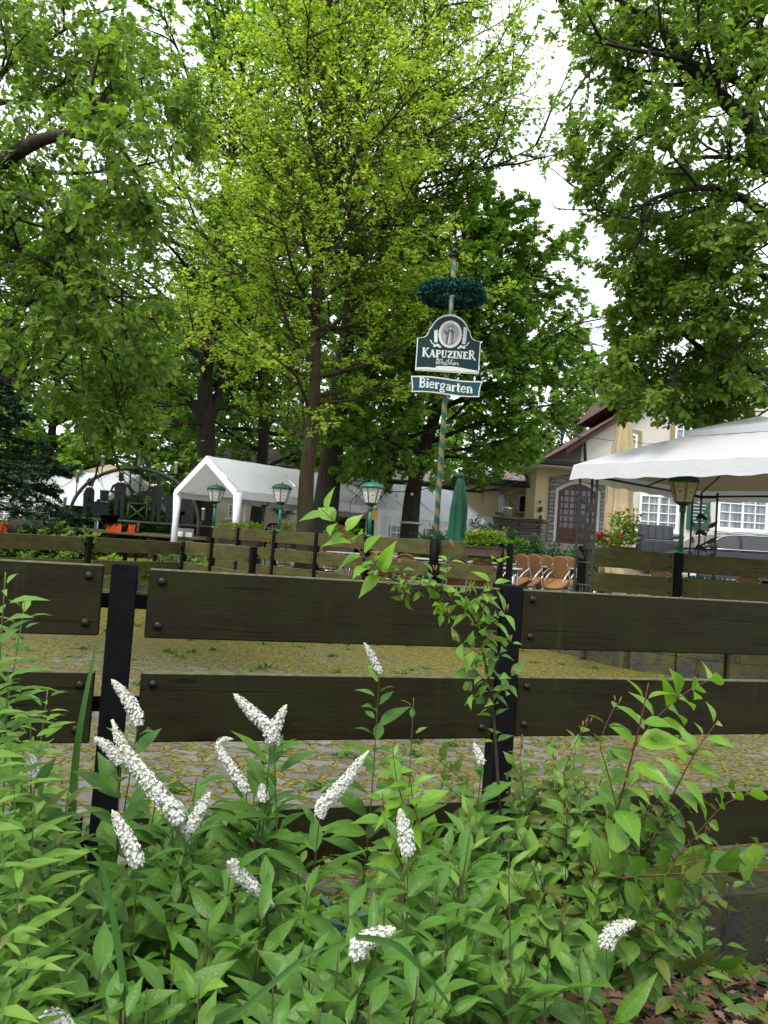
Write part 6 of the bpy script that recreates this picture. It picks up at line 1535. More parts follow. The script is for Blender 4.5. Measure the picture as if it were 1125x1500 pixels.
rightlimb([(1036, 516, 10.6), (990, 540, 10.8), (950, 560, 11), (910, 585, 11.2)], .04, .01)
rightlimb([(1190, 570, 11), (1120, 570, 10.8), (1075, 560, 10.9), (1040, 580, 11)], .05, .012)
rightlimb([(1180, 520, 11.6), (1110, 500, 11.4), (1060, 520, 11.3), (1020, 545, 11.3), (985, 575, 11.3)], .05, .010)
rightlimb([(1190, 480, 10.2), (1140, 480, 10.1), (1090, 500, 10), (1040, 540, 10)], .05, .010)
rightlimb([(1200, 540, 12), (1130, 530, 11.9), (1080, 550, 11.8), (1020, 590, 11.8)], .045, .010)
rightlimb([(1150, 400, 11.2), (1080, 380, 11.2), (1000, 400, 11.2), (930, 440, 11.2)], .05, .010)
rightlimb([(1150, 240, 10.6), (1060, 230, 11), (980, 240, 11.2), (910, 300, 11.3)], .05, .012)
rightlimb([(1100, 60, 10.6), (1020, 30, 10.8), (940, 20, 11), (860, 110, 11.2), (830, 160, 11.3)], .05, .012)
rightlimb([(1160, 430, 10), (1110, 400, 9.9), (1050, 410, 9.8), (990, 430, 9.8)], .05, .012)
print('twigs right oak', len(T.tw))
finish(T, 'oak_tree', 'spreading oak hanging over the white gazebo on the right', base, 'oaks at the edge of the garden', M['bark_dark'], OAK, 14, .095, M['leaf_oak_b'], width=1.05, spread=.55, droop=.25, keep=right_crown)

# --- trees farther back, three kinds copied
def back_tree(seed, H, crown_w, mat, bark_, tmpl, low=.22, per=11, leaf=.24):
    T = Tree(); T.limb([np.array([0, 0, -.2]), np.array([rng.normal(0, .15), 0, H * .3]), np.array([rng.normal(0, .3), rng.normal(0, .3), H * .65]), np.array([rng.normal(0, .4), 0, H * .96])], H * .022, .04, 9)
    P = [np.array([0, 0, H * i / 20]) for i in range(21)]
    Lf = lambda z: crown_w * float(np.interp(z / H, [low, low + .12, .6, .85, 1], [.7, 1, .95, .6, .2]))
    lv = [dict(n=1.7, min=4, ang=48, len=.5, rr=.42, up=.05, flat=.4, t0=.15, seg=3, sides=4), dict(n=2.9, min=4, ang=50, len=.46, rr=.4, up=0, flat=.4, t0=.1, seg=2, sides=3)]
    limbs_from(T, P, np.linspace(H * low, H * .95, 26), Lf, lambda z: np.interp(z / H, [.2, .5, 1], [2, 20, 60]), lambda z: H * .006, lv, rng.uniform(0, 6))
    return T, per, leaf, mat, bark_, tmpl
proto = []
for args in ((1, 16, 4.6, M['leaf_far'], M['bark_dark'], DIAMOND), (2, 13, 4.2, M['leaf_maple'], M['bark_dark'], DIAMOND, .12), (3, 11, 2.8, M['leaf_pale'], M['bark_grey'], DIAMOND, .08)):
    T, per, leaf, mt, bk_, tm = back_tree(*args)
    proto.append(finish(T, 'tree', 'x', V(0, 0, 0), 'trees beyond the garden', bk_, tm, per, leaf, mt))
    print('twigs back', len(T.tw))
used = [0, 0, 0]
def back(k, px, Y, rz, sc, label, z=None):
    q = at(px, 780, Y); t = proto[k] if not used[k] else copy_tree(proto[k]); used[k] += 1
    t.location = (q.x, Y, TZ - .3 if z is None else z); t.rotation_euler = (0, 0, rz); t.scale = (sc, sc, sc); t['label'] = label; t['group'] = 'trees beyond the garden'
WOOD_L = 'dense green tree in the dim wood beyond the white tents'
for (k, px, Y, rz, sc, lb) in ((0, 372, 31, .3, 1.0, 'slim dark trunked tree right behind the ridge of the big tent'), (0, 60, 33, 1.4, .85, 'tall dark green tree behind the conifer and the left oak'), (1, 190, 37, 2.4, .9, 'bushy dark green tree seen above the iron arch'), (0, 255, 40, 4, .9, WOOD_L), (1, 430, 36, .8, .85, WOOD_L), (0, 520, 40, 5, .8, WOOD_L), (1, 330, 45, 3.3, .9, WOOD_L), (1, 600, 42, 1.9, .75, WOOD_L), (0, 120, 46, 3, .9, WOOD_L), (1, -40, 30, 3.6, 1.1, 'bushy tree at the far left edge behind the conifer'),
                               (1, 690, 46, 2.6, .85, 'green tree over the roof of the low yellow extension'), (2, 852, 50, .4, 1.25, 'slender pale tree left of the gabled house roof'), (2, 815, 46, 2.2, .95, 'pale leafy tree above the flat porch roof'), (1, 770, 56, 4.2, .9, 'green tree far behind the low yellow extension'), (2, 880, 58, 5.1, 1.4, 'slender pale tree rising behind the dark red roof'), (0, 480, 52, 2.2, .8, WOOD_L), (0, 0, 52, .9, .9, WOOD_L), (0, 210, 56, 5.6, 1.0, WOOD_L), (0, 650, 54, 3.9, .7, WOOD_L), (0, 1250, 48, 1, 1.2, 'dense tree behind the right side of the gabled house')):
    back(k, px, Y, rz, sc, lb)

# --- conifer at the left edge: drooping flat sprays
def conifer(label, base, H, Rr, parts=44):
    T = Tree(); T.limb([np.array(base), np.array(base) + np.array([.1, 0, H * .5]), np.array(base) + np.array([0, 0, H])], .16, .02, 9)
    lv = [dict(n=5.5, min=5, ang=52, len=.42, rr=.4, up=-.12, flat=.85, t0=.10, seg=3, sides=4), dict(n=8, min=4, ang=48, len=.4, rr=.4, up=-.1, flat=.85, t0=.1, seg=2, sides=3)]
    P = [np.array(base) + np.array([0, 0, H * i / 30]) for i in range(31)]
    limbs_from(T, P, np.linspace(base[2] + H * .12, base[2] + H * .97, parts), lambda z: Rr * (1.05 - .85 * (z - base[2]) / H), lambda z: -4 + 12 * (z - base[2]) / H, lambda z: .03, lv, 0, None, -.2, .12)
    print('twigs conifer', len(T.tw))
    return finish(T, 'conifer_tree', label, Vector(base), None, M['bark_dark'], DIAMOND, 26, .085, M['leaf_conifer'], width=.42, spread=.22, droop=.12, jitter=.015)
conifer('dark drooping conifer at the left edge in front of the white tent', (at(0, 780, 19.5).x - .5, 19.5, TZ), 5.0, 3.0)
# --- loose shrubs
def shrub(name, label, px, Y, w_, h_, lmat, n=46, leaf=.09, tmpl=DIAMOND, per=16, group=None, cat='shrub', up=.5, z=None, dy=.6, width=1.0):
    q = at(px, 800, Y); zz = float(ground_z(q.x, Y)) if z is None else z; T = Tree()
    lv = [dict(n=7, ang=42, len=.4, rr=.5, up=.1, flat=0, t0=.2, seg=3, sides=3)]
    for k in range(n):
        a = rng.uniform(0, 2 * PI); rr_ = math.sqrt(rng.uniform(0, 1)); bx = np.array([q.x + w_ * .35 * rr_ * math.cos(a), Y + w_ * .35 * dy * rr_ * math.sin(a), zz])
        out = np.array([math.cos(a) * w_ * .5 * rr_, math.sin(a) * w_ * .5 * dy * rr_, h_ * rng.uniform(.55, 1) * (1 - .45 * rr_ ** 2)])
        T.branch(bx, out, float(np.linalg.norm(out)), .012, 0, lv, up * .2, .12, 4, 4)
    return finish(T, name, label, V(q.x, Y, zz), group, M['twig'], tmpl, per, leaf, lmat, cat, spread=.45, jitter=.03, width=width)
M['leaf_juniper'] = leafmat('juniper_needle', [(.03, .10, .03), (.045, .135, .04), (.06, .17, .05), (.025, .08, .025)], .2, .5, .25)
GJ = 'junipers in front of the house'
shrub('juniper', 'feathery green juniper just right of the folded green parasol', 692, 19.5, 2.0, 1.55, M['leaf_juniper'], 90, .10, DIAMOND, 26, GJ, 'juniper', width=.4)
shrub('juniper', 'feathery green juniper below the slate step wall', 762, 19.0, 2.6, 1.15, M['leaf_juniper'], 100, .10, DIAMOND, 26, GJ, 'juniper', width=.4)
shrub('juniper', 'low juniper in front of the porch steps', 812, 18.0, 2.2, .80, M['leaf_juniper'], 90, .10, DIAMOND, 26, GJ, 'juniper', width=.4)
shrub('juniper', 'small juniper left of the folded green parasol beside the maypole', 645, 18.5, 1.0, 1.1, M['leaf_juniper'], 60, .10, DIAMOND, 26, GJ, 'juniper', width=.4)
shrub('shrub', 'light green upright shrub between the junipers under the yellow wall', 730, 18.4, .7, 1.35, M['leaf_beech'], 36, .10, DIAMOND, 16, None, 'shrub')
shrub('shrub', 'dark leafy shrub spilling beside the left foot of the iron arch', 74, 18.6, 1.6, .95, M['leaf_oak'], 60, .12, DIAMOND, 16, None, 'shrub')
shrub('shrub', 'grey-green bush growing low on the mossy bank', 60, 17.9, .8, .3, M['leaf_far'], 30, .07, DIAMOND, 14, None, 'shrub')
shrub('shrub', 'light grassy weeds heaped by the tent end of the stage', 288, 20.4, 1.4, .55, M['leaf_pale'], 40, .16, NARROW, 14, None, 'shrub', width=.8)
shrub('shrub', 'leafy green weeds growing along the gate foot', 225, 17.0, 2.0, .22, M['leaf_beech'], 34, .08, DIAMOND, 14, None, 'shrub')
for i, (px, Y, w_, h_, lb) in enumerate(((150, 29, 4.5, 2.6, 'hedge like shrub behind the iron arch'), (230, 34, 4.5, 3.0, 'tall dark shrub between the arch and the big tent'), (20, 29, 4, 2.4, 'dark shrub behind the conifer foot'), (505, 34, 6, 3.6, 'dark shrub behind the white tents under the leaning trunk'), (455, 41, 6, 3.6, 'dark shrub above the ridge of the big tent'), (600, 37, 5, 3.2, 'dark shrub behind the maple trunk'), (850, 36, 4, 5.5, 'light shrub behind the flat porch roof'))):
    shrub('shrub', lb, px, Y, w_, h_, M['leaf_far' if i < 6 else 'leaf_pale'], 70, .22, DIAMOND, 18, 'background shrubs', dy=.5)
# --- flowers
M['petal_orange'] = simple('orange_petal', (.80, .22, .01), .6, .3, 0, .2, 40, 0); M['petal_pink'] = simple('pink_petal', (.72, .03, .22), .6, .3, 0, .2, 40, 0)
M['petal_white'] = simple('white_petal', (.80, .79, .75), .6, .3, 0, .05, 40, 0); M['petal_violet'] = simple('violet_petal', (.09, .06, .50), .6, .3, 0, .2, 40, 0); M['petal_red'] = simple('red_petal', (.55, .02, .02), .6, .3, 0, .2, 40, 0)
def bloom(b, c, r, n=7):
    for k in range(n):
        a = 2 * PI * k / n; d = V(math.cos(a), math.sin(a), .35 + .3 * random.random()).normalized(); s = V(-math.sin(a), math.cos(a), 0) * r * .45
        b.add([c, c + d * r * .7 + s, c + d * r * 1.1, c + d * r * .7 - s], [(0, 1, 2, 3)])
    b.ball(c + V(0, 0, r * .12), r * .35, 5)
def flower_box(name, label, px, py, Y, w_, rz, flowers, h_=.30, boxmat='terracotta_brown', box=True, nleaf=500, hbox=.17, hang=0):
    q = at(px, py, Y); t = thing(name, label, 'flower box' if box else 'flowers', (q.x, Y, q.z), rz)
    if box:
        b = MB(); b.prism([(-w_ / 2 + .03, 0), (w_ / 2 - .03, 0), (w_ / 2, hbox), (-w_ / 2, hbox)], (V(0, -.10, 0), V(1, 0, 0), V(0, 0, 1), V(0, 1, 0)), .2); b.box((0, -.105, hbox - .02), (w_ + .02, .02, .035), None, .006); b.build('trough', M[boxmat], t)
    n = nleaf; P = np.stack([rng.uniform(-w_ / 2, w_ / 2, n), rng.normal(0, .08, n), hbox + rng.beta(1.4, 1.8, n) * h_], 1)
    D = np.stack([rng.normal(0, .6, n), rng.normal(-.2, .6, n), rng.uniform(-.1, 1, n)], 1)
    scatter('foliage', LANCE, P, D, rng.normal(0, .6, (n, 3)) + [0, -.3, 1], rng.uniform(.06, .11, n), np.full(n, 1.0), M['leaf_beech'], t)
    for (mt, cnt, x0, x1, r) in flowers:
        b = MB()
        for k in range(cnt): bloom(b, V(random.uniform(x0, x1) * w_, random.uniform(-.16, .02), hbox + h_ * random.uniform(.45, 1.05) - hang), r)
        b.build('blossom', M[mt], t)
    return t
flower_box('flower_box', 'brown trough of white, orange and pink flowers hung on the fence by the maypole', 709, 815, 12.95, .62, -.35, [('petal_white', 12, -.35, .0, .035), ('petal_orange', 7, -.45, .05, .032), ('petal_pink', 10, .1, .5, .032), ('petal_violet', 6, .15, .5, .028)], .26, nleaf=700)
for (px, Y, w_, fl, lb) in ((335, 18.5, 1.0, [('petal_orange', 5, -.5, .5, .05), ('petal_pink', 3, -.3, .3, .05)], 'row of leafy flowers on the fence below the front lantern of the tent'), (365, 18.0, .9, [('petal_orange', 6, -.5, .5, .05), ('petal_red', 5, -.4, .5, .045)], 'orange and red flowers on the fence in front of the tent opening'), (420, 17.2, .6, [('petal_orange', 9, -.5, .5, .05)], 'orange marigolds on the fence beside the dull green lantern'), (495, 16.3, .8, [('petal_orange', 6, -.4, .5, .045), ('petal_pink', 5, -.1, .5, .05)], 'orange and pink flowers on the fence right of the dark leaning trunk')):
    yy = at(px, 775 + (px - 335) * .09, Y + .25); flower_box('flower_box', lb, px, 797 + (px - 335) * .075, Y + .25, w_, -.75, fl, .40, 'terracotta_brown', True, 420)
flower_box('flower_box', 'tall orange marigolds in a pot by the house behind the gazebo side fence', 912, 812, 12.2, .42, 0, [('petal_orange', 9, -.5, .5, .05)], .60, 'terracotta_brown', True, 420, .12)
flower_box('flower_box', 'bright pink petunias on the fence left of the marigolds', 889, 812, 11.8, .42, 0, [('petal_pink', 16, -.5, .5, .05)], .22, 'terracotta_brown', True, 260, .10)
# ------------------------------------------------------------------ plants of the near bed
M['leaf_loose'] = leafmat('loosestrife_leaf', [(.048, .125, .018), (.070, .170, .022), (.105, .225, .027), (.036, .095, .016), (.14, .265, .03)], .27, .40, .22, rib=.42, odd=(.24, .17, .04))
M['leaf_goldenrod'] = leafmat('goldenrod_leaf', [(.085, .19, .029), (.12, .245, .036), (.16, .29, .042), (.065, .15, .023)], .34, .42, .25, rib=.42, odd=(.22, .17, .05))
M['leaf_weigela'] = leafmat('weigela_leaf', [(.066, .148, .024), (.095, .195, .028), (.13, .24, .032), (.048, .108, .020), (.14, .165, .035)], .32, .40, .25, rib=.42, odd=(.16, .09, .03))
M['leaf_fresh'] = leafmat('fresh_shoot_leaf', [(.15, .31, .025), (.19, .36, .03), (.12, .27, .025)], .42, .36, .4, rib=.5)
M['leaf_holly'] = leafmat('holly_leaf', [(.018, .075, .028), (.026, .10, .035), (.035, .12, .04)], .12, .25, .6)
M['leaf_blade'] = leafmat('sword_leaf', [(.04, .115, .028), (.055, .14, .032)], .25, .4, .4)
M['petal_cream'] = simple('loosestrife_petal', (.54, .54, .50), .6, .3, 0, .08, 60, 0)
M['stem_green'] = simple('green_stem', (.06, .12, .03), .6, .3, 0, .3, 20, .05)
M['stem_brown'] = simple('brown_green_stem', (.065, .06, .028), .6, .3, 0, .3, 20, .05)
M['stem_red'] = simple('red_brown_stem', (.10, .032, .02), .55, .35, 0, .3, 20, .05)
M['calyx'] = simple('dry_rust_calyx', (.22, .11, .05), .7, .2, 0, .4, 30, .05)
BEDZ = -.36
def curve(P, n=24):
    P = [np.array(p, float) for p in P]; out = []
    if len(P) == 2: return np.array([P[0] + (P[1] - P[0]) * i / n for i in range(n + 1)])
    m = len(P) - 1
    for i in range(m):
        a = P[max(i - 1, 0)]; b = P[i]; c = P[i + 1]; d = P[min(i + 2, m)]
        k = max(2, n // m)
        for j in range(k):
            t = j / k; out.append(.5 * ((2 * b) + (c - a) * t + (2 * a - 5 * b + 4 * c - d) * t * t + (3 * b - a - 3 * c + d) * t ** 3))
    out.append(P[-1]); return np.array(out)
def along(C, s):
    """points and tangents at distances s along the curve C"""
    seg = np.linalg.norm(np.diff(C, axis=0), axis=1); cum = np.concatenate([[0], np.cumsum(seg)])
    P = np.stack([np.interp(s, cum, C[:, k]) for k in range(3)], 1); E = np.stack([np.interp(np.minimum(s + .01, cum[-1]), cum, C[:, k]) - np.interp(np.maximum(s - .01, 0), cum, C[:, k]) for k in range(3)], 1)
    return P, unit(E), cum[-1]
def dress(name, C, s0, gap, size, parent, lmat, tmpl=LANCE, pairs=1, width=1.0, up=.55, twist=PI / 2, topsmall=.55, petiole=.012, jit=.25, off=0.0, facing=.5):
    """leaves set along a stem from s0 to its tip: pairs=2 opposite, pairs=1 spiral, more = whorl"""
    seg = np.linalg.norm(np.diff(C, axis=0), axis=1); L = seg.sum(); s = np.arange(s0, L - .004, gap); s = s + rng.normal(0, gap * .12, len(s)); s = np.clip(s, 0, L)
    if len(s) == 0: s = np.array([L * .9])
    P, Tn, _ = along(C, s); ref = unit(np.cross(Tn, np.array([[0.13, 1.0, .05]]))); ref2 = np.cross(Tn, ref)
    PP = []; DD = []; NN = []; SS = []
    for q in range(pairs):
        ang = off + np.arange(len(s)) * twist + 2 * PI * q / pairs + rng.normal(0, jit, len(s))
        o = ref * np.cos(ang)[:, None] + ref2 * np.sin(ang)[:, None]
        f = 1 - (1 - topsmall) * np.clip((s - L * .72) / (L * .28), 0, 1) ** 1.3
        u_ = up + .5 * np.clip((s - L * .8) / (L * .2), 0, 1)
        d = unit(o + Tn * u_[:, None] + rng.normal(0, .14, (len(s), 3)) + np.array([0, 0, -.10]))
        PP.append(P + o * petiole); DD.append(d); NN.append(unit(Tn * 1.0 - o * .35 + np.array([0, -facing, .35]) + rng.normal(0, .32, (len(s), 3)))); SS.append(size * f * rng.uniform(.6, 1.28, len(s)))
    return scatter(name, tmpl, np.concatenate(PP), np.concatenate(DD), np.concatenate(NN), np.concatenate(SS), np.full(len(s) * pairs, width) * rng.uniform(.72, 1.2, len(s) * pairs), lmat, parent, True)
def raceme(C, r0, parent, rows=26, mat_=None):
    """gooseneck spike: little five petalled stars packed round the axis, buds at the tip"""
    L = np.linalg.norm(np.diff(C, axis=0), axis=1).sum(); n = int(rows * L / .1 * 17); b_v = []; b_f = []
    s = np.sort(rng.uniform(0, 1, n)) * L; P, Tn, _ = along(C, s); ref = unit(np.cross(Tn, np.array([[.1, 1, .2]]))); r2 = np.cross(Tn, ref)
    th = rng.uniform(0, 2 * PI, n); o = ref * np.cos(th)[:, None] + r2 * np.sin(th)[:, None]
    f = s / L; rad = r0 * np.interp(f, [0, .15, .55, .85, 1], [.75, 1.05, .95, .6, .25]); fs_k = f < rng.uniform(.86, .98, n); s, P, Tn, ref, r2, th, o, f, rad = (q_[fs_k] for q_ in (s, P, Tn, ref, r2, th, o, f, rad)); n = len(s)
    cen = P + o * (rad * rng.uniform(.72, 1.12, n))[:, None]; fs = np.interp(f, [0, .7, 1], [1, .85, .35]); k5 = 5
    PP = np.repeat(cen, k5, 0); a5 = np.tile(np.arange(k5) * 2 * PI / k5, n) + np.repeat(rng.uniform(0, 6, n), k5)
    on = unit(o + Tn * .35 + rng.normal(0, .2, (n, 3))); e1 = unit(np.cross(on, Tn)); e2 = np.cross(on, e1)
    on5, e15, e25 = (np.repeat(x, k5, 0) for x in (on, e1, e2)); D = e15 * np.cos(a5)[:, None] + e25 * np.sin(a5)[:, None] + on5 * .35
    fl = scatter('blossom', DIAMOND, PP, D, on5, np.repeat(.0044 * fs, k5) * rng.uniform(.85, 1.15, n * k5), np.full(n * k5, .75), M['petal_cream'], parent)
    b = MB(); b.tube([Vector(p) for p in C[::max(1, len(C) // 8)]] + [Vector(C[-1])], [r0 * .70 * float(np.interp(i / 8, [0, .15, .55, .8, 1], [.7, 1, .9, .55, .3])) for i in range(len(C[::max(1, len(C) // 8)]))] + [.001], 6); b.build('spike_axis', M['bud_green'], fl)
    return fl
M['bud_green'] = simple('pale_bud', (.40, .45, .29), .6, .3, 0, .3, 60, .05)
def loosestrife(label, top, base=None, Y=None, flower=None, group='loosestrife stems in the bed', size=.135, gap=.0235, fr=.0135, lmat='leaf_loose', bend=None, width=1.0, tmpl=LANCE, name='loosestrife', cat='plant', pairs=1, up=.62, stem='stem_brown', s_low=.25):
    """one stem with its leaves; top = (px, py, Y) of the leafy tip; flower = list of pixel points from its foot to its tip"""
    tp = np.array(at(*top)); bx = tp[0] + (rng.normal(0, .06) if base is None else base); by = tp[1] + (rng.uniform(-.02, .12)); b0 = np.array([bx, by, BEDZ])
    mid = b0 * .45 + tp * .55 + np.array([rng.normal(0, .025), rng.normal(0, .025), .02]); pts = [b0, mid] + ([np.array(at(*bend))] if bend else []) + [tp]
    t = thing(name, label, cat, b0, 0, group); off = b0
    C = curve(pts) - off
    L = np.linalg.norm(np.diff(C, axis=0), axis=1).sum(); b = MB(); b.tube([Vector(p) for p in C], [.0034 - .0022 * i / (len(C) - 1) for i in range(len(C))], 6); b.build('stem', M[stem], t)
    dress('foliage', C, L * s_low, gap, size, t, M[lmat], tmpl, pairs, width, up, 2.4 if pairs == 1 else PI / 2, .5)
    if flower:
        FC = curve([C[-1]] + [np.array(at(px, py, top[2])) - off for px, py in flower], 16); raceme(FC, fr * .9, t)
    return t
FL = [  # label, tip of the leaves (px, py), Y, raceme path
 ('loosestrife whose thick white spike leans against the black post', (202, 1062), 1.75, [(199, 1046), (184, 1020), (163, 995)], .0145),
 ('loosestrife with the longest white spike rising in front of the post foot', (262, 1205), 1.55, [(252, 1188), (205, 1130), (180, 1095), (164, 1054)], .017),
 ('loosestrife with a stubby white spike just left of the longest spike', (176, 1118), 1.68, [(166, 1104), (152, 1090), (137, 1080)], .0125),
 ('loosestrife whose thick white spike tips away left in front of the second board', (397, 1085), 1.7, [(393, 1066), (372, 1046), (342, 1016)], .0145),
 ('loosestrife with a short white spike forming a V with its taller neighbour', (402, 1092), 1.72, [(401, 1074), (408, 1054), (420, 1032)], .014),
 ('loosestrife with a hooked white spike over the mossy paving', (362, 1160), 1.75, [(350, 1142), (330, 1112), (320, 1092), (328, 1083), (342, 1083)], .0115),
 ('loosestrife with a slender white spike leaning right toward the reddish shoot', (468, 1196), 1.65, [(474, 1178), (505, 1146), (522, 1122), (540, 1100)], .0135),
 ('loosestrife with one small round white head among leaves', (386, 1172), 1.72, [(384, 1160), (383, 1148)], .012),
 ('loosestrife with an upright plump white spike against the dark third board', (598, 1250), 1.5, [(595, 1228), (590, 1205), (586, 1184)], .0145),
 ('loosestrife whose white spike hangs down at the end of a long dark stem', (338, 1262), 1.45, [(346, 1276), (372, 1300), (402, 1327)], .0125),
 ('loosestrife with a plump white spike lying over a broad grass blade', (523, 1402), 1.25, [(526, 1384), (548, 1372), (580, 1360)], .0145),
 ('loosestrife with a tiny round white head low at the bottom', (424, 1446), 1.3, [(425, 1436), (425, 1428)], .011),
 ('loosestrife with a white spike rising from the dense leaves left of centre', (202, 1268), 1.45, [(196, 1250), (182, 1222), (164, 1186)], .014),
 ('loosestrife with a white spike tilted right in front of the dark third board', (280, 1218), 1.6, [(284, 1204), (296, 1182), (308, 1160)], .0125),
 ('loosestrife with a white spike bending down behind the longest spike', (254, 1178), 1.62, [(262, 1186), (272, 1212), (280, 1238)], .012),
 ('loosestrife with a white spike lying at the bottom left corner', (62, 1502), 1.15, [(72, 1492), (92, 1496), (112, 1504)], .013),
 ('loosestrife with a lone plump white spike at the lower right', (888, 1388), 1.7, [(893, 1370), (910, 1358), (932, 1350)], .0165),
 ('loosestrife with a distant grey white spike in the gap between the upper boards', (556, 985), 2.45, [(550, 972), (542, 956), (533, 941)], .0125),
 ('loosestrife with a small white spike near the foot of the centre post', (706, 1118), 2.3, [(703, 1110), (698, 1098), (694, 1088)], .012),
 ('loosestrife with white blossom half hidden in the tall narrow leaved plants', (46, 1136), 1.5, [(46, 1122), (44, 1104)], .012),
]
for lb, tip, Y, fl, r in FL: loosestrife(lb, (*tip, Y), flower=fl, fr=r, group='flowering loosestrife')
loosestrife('dark green loosestrife shoot with a tiny flower tip against the second board', (606, 1022, 2.3), size=.072, gap=.042, pairs=1, lmat='leaf_weigela')
LEAFY = 'leafy green loosestrife stem without flowers in the near bed'
def fill(n, x0, x1, y0, y1, Y0, Y1, lab=LEAFY, **kw):
    for k in range(n):
        px, py = random.uniform(x0, x1), random.uniform(y0, y1); f_ = (py - y0) / max(1, y1 - y0); Y = Y1 + (Y0 - Y1) * f_ + random.uniform(-.08, .08)
        loosestrife(lab, (px, py, Y), **kw)
fill(8, 210, 400, 1130, 1220, 1.6, 2.0)
fill(22, 130, 560, 1255, 1340, 1.4, 1.75)
fill(22, 120, 620, 1320, 1440, 1.2, 1.55)
fill(12, 120, 700, 1420, 1500, 1.1, 1.3)
fill(14, 560, 720, 1230, 1400, 1.35, 1.8)
fill(9, 620, 860, 1340, 1480, 1.3, 1.7)
# bright broad leaved rosettes along the bottom edge
for (px, py, Y) in ((292, 1440, 1.12), (190, 1470, 1.15), (640, 1440, 1.25), (470, 1478, 1.1)): loosestrife('loosestrife top with a bright star of broad leaves at the bottom edge', (px, py, Y), size=.105, gap=.022, lmat='leaf_goldenrod', up=.75, width=1.1, group='bright broad loosestrife tops')
for (px, py, lb) in ((745, 1250, 'tall leafy loosestrife rising between the shrub and the white spike'), (690, 1210, 'leafy loosestrife standing in front of the post foot'), (640, 1290, 'leafy loosestrife right of the plump upright spike')):
    loosestrife(lb, (px, py, 1.55), gap=.036, size=.095, lmat='leaf_goldenrod')
# goldenrod: tall stems with narrow leaves at the left edge
GOLD = 'tall narrow leaved pale green stem in the thicket at the left edge'
def gold(px, py, Y, size=.075, lb=GOLD): loosestrife(lb, (px, py, Y), size=size * 1.25, gap=.0115, tmpl=NARROW, lmat='leaf_goldenrod', name='goldenrod', group='goldenrod stems at the left edge', up=.42, stem='stem_green', width=1.15, s_low=.15)
gold(8, 838, 1.45, .072, 'tallest narrow leaved stem, its tip against the top board at the left edge'); gold(37, 882, 1.6, .075, 'narrow leaved stem reaching up beside the sword leaf against the second board')
for (px, py, Y) in ((45, 1050, 1.6), (12, 985, 1.4), (-12, 900, 1.35), (62, 1140, 1.5), (20, 1130, 1.3), (100, 1160, 1.6), (50, 1180, 1.25), (5, 1200, 1.2), (85, 1215, 1.4), (-15, 1120, 1.2), (30, 1290, 1.15), (70, 1330, 1.25), (0, 1340, 1.05), (110, 1300, 1.35), (40, 1400, 1.1), (90, 1420, 1.2), (15, 1450, 1.05), (128, 1390, 1.3), (-20, 1000, 1.3), (70, 1010, 1.8)): gold(px, py, Y)
for k in range(12): gold(random.uniform(-420, -40), random.uniform(950, 1250), random.uniform(1.2, 1.9))
# sword leaves
def blade(label, pts, Y, w, name='iris_leaf'):
    P = [np.array(at(px, py, Y + dy)) for px, py, dy in pts]; t0 = P[0]; C = curve(P, 26) - t0; n = len(C); b = MB(); vs = []
    for i in range(n):
        tn = C[min(i + 1, n - 1)] - C[max(i - 1, 0)]; tn = tn / np.linalg.norm(tn); sd = np.cross(tn, np.array([.25, 1, 0])); sd = sd / np.linalg.norm(sd)
        f_ = i / (n - 1); ww = w * min(1, 1.25 * (1 - f_) ** .6 + .01) * (.8 + .2 * min(1, f_ * 4)); nn = np.cross(sd, tn)
        vs += [tuple(C[i] - sd * ww), tuple(C[i] + nn * ww * .28), tuple(C[i] + sd * ww)]
    fs = []
    for i in range(n - 1): a = i * 3; fs += [(a, a + 3, a + 4, a + 1), (a + 1, a + 4, a + 5, a + 2)]
    b.add(vs, fs, True); o = b.build(name, M['leaf_blade']); o.location = t0; tag(o, label, 'leaf', 'sword shaped leaves'); return o
blade('upright sword shaped leaf standing before the left boards', [(96, 1330, .1), (108, 1150, .05), (118, 1060, 0), (143, 935, 0)], 1.75, .0115)
blade('long arching sword leaf running down through the loosestrife', [(192, 1520, 0), (172, 1380, 0), (150, 1270, 0), (122, 1236, 0)], 1.15, .0062)
blade('grass blade arching up from the bottom toward the lying white spike', [(330, 1500, 0), (400, 1440, 0), (450, 1400, 0), (508, 1378, .02)], 1.1, .0040)
blade('broad grass blade bending down right below the lying white spike', [(520, 1372, .02), (580, 1385, 0), (628, 1432, 0), (672, 1490, 0)], 1.12, .0052)
blade('dark sword leaf standing low at the left among narrow leaved stems', [(100, 1520, 0), (104, 1380, 0), (100, 1270, .05)], 1.5, .0125)
# holly seedling
hb = np.array(at(455, 1345, 1.75)); t = thing('holly', 'dark glossy holly seedling with spiny leaves among the loosestrife', 'plant', (hb[0], hb[1], BEDZ)); HO = leaf_template([(0, .02), (.12, .16), (.2, .11), (.34, .26), (.44, .15), (.58, .26), (.68, .13), (.82, .15), (1, .005)], .15, -.3)
off = np.array([hb[0], hb[1], BEDZ])
b = MB(); PP = []; DD = []; NN = []
for k in range(9):
    e = np.array(at(random.uniform(420, 525), random.uniform(1290, 1385), 1.75 + random.uniform(-.1, .15))) - off; C = curve([np.array([0, 0, 0]), e * .6 + [0, 0, .05], e]); b.tube([Vector(p) for p in C], .003, 5)
    for j in range(9):
        s = .72 + .28 * j / 9; p = C[int(s * (len(C) - 1))]; a = random.uniform(0, 6.28); PP.append(p); DD.append((math.cos(a), math.sin(a) - .3, random.uniform(-.1, .5))); NN.append((random.gauss(0, .4), -.7, .9))
b.build('stem', M['stem_brown'], t); scatter('foliage', HO, PP, DD, NN, rng.uniform(.05, .075, len(PP)), np.full(len(PP), 1.1), M['leaf_holly'], t, False)
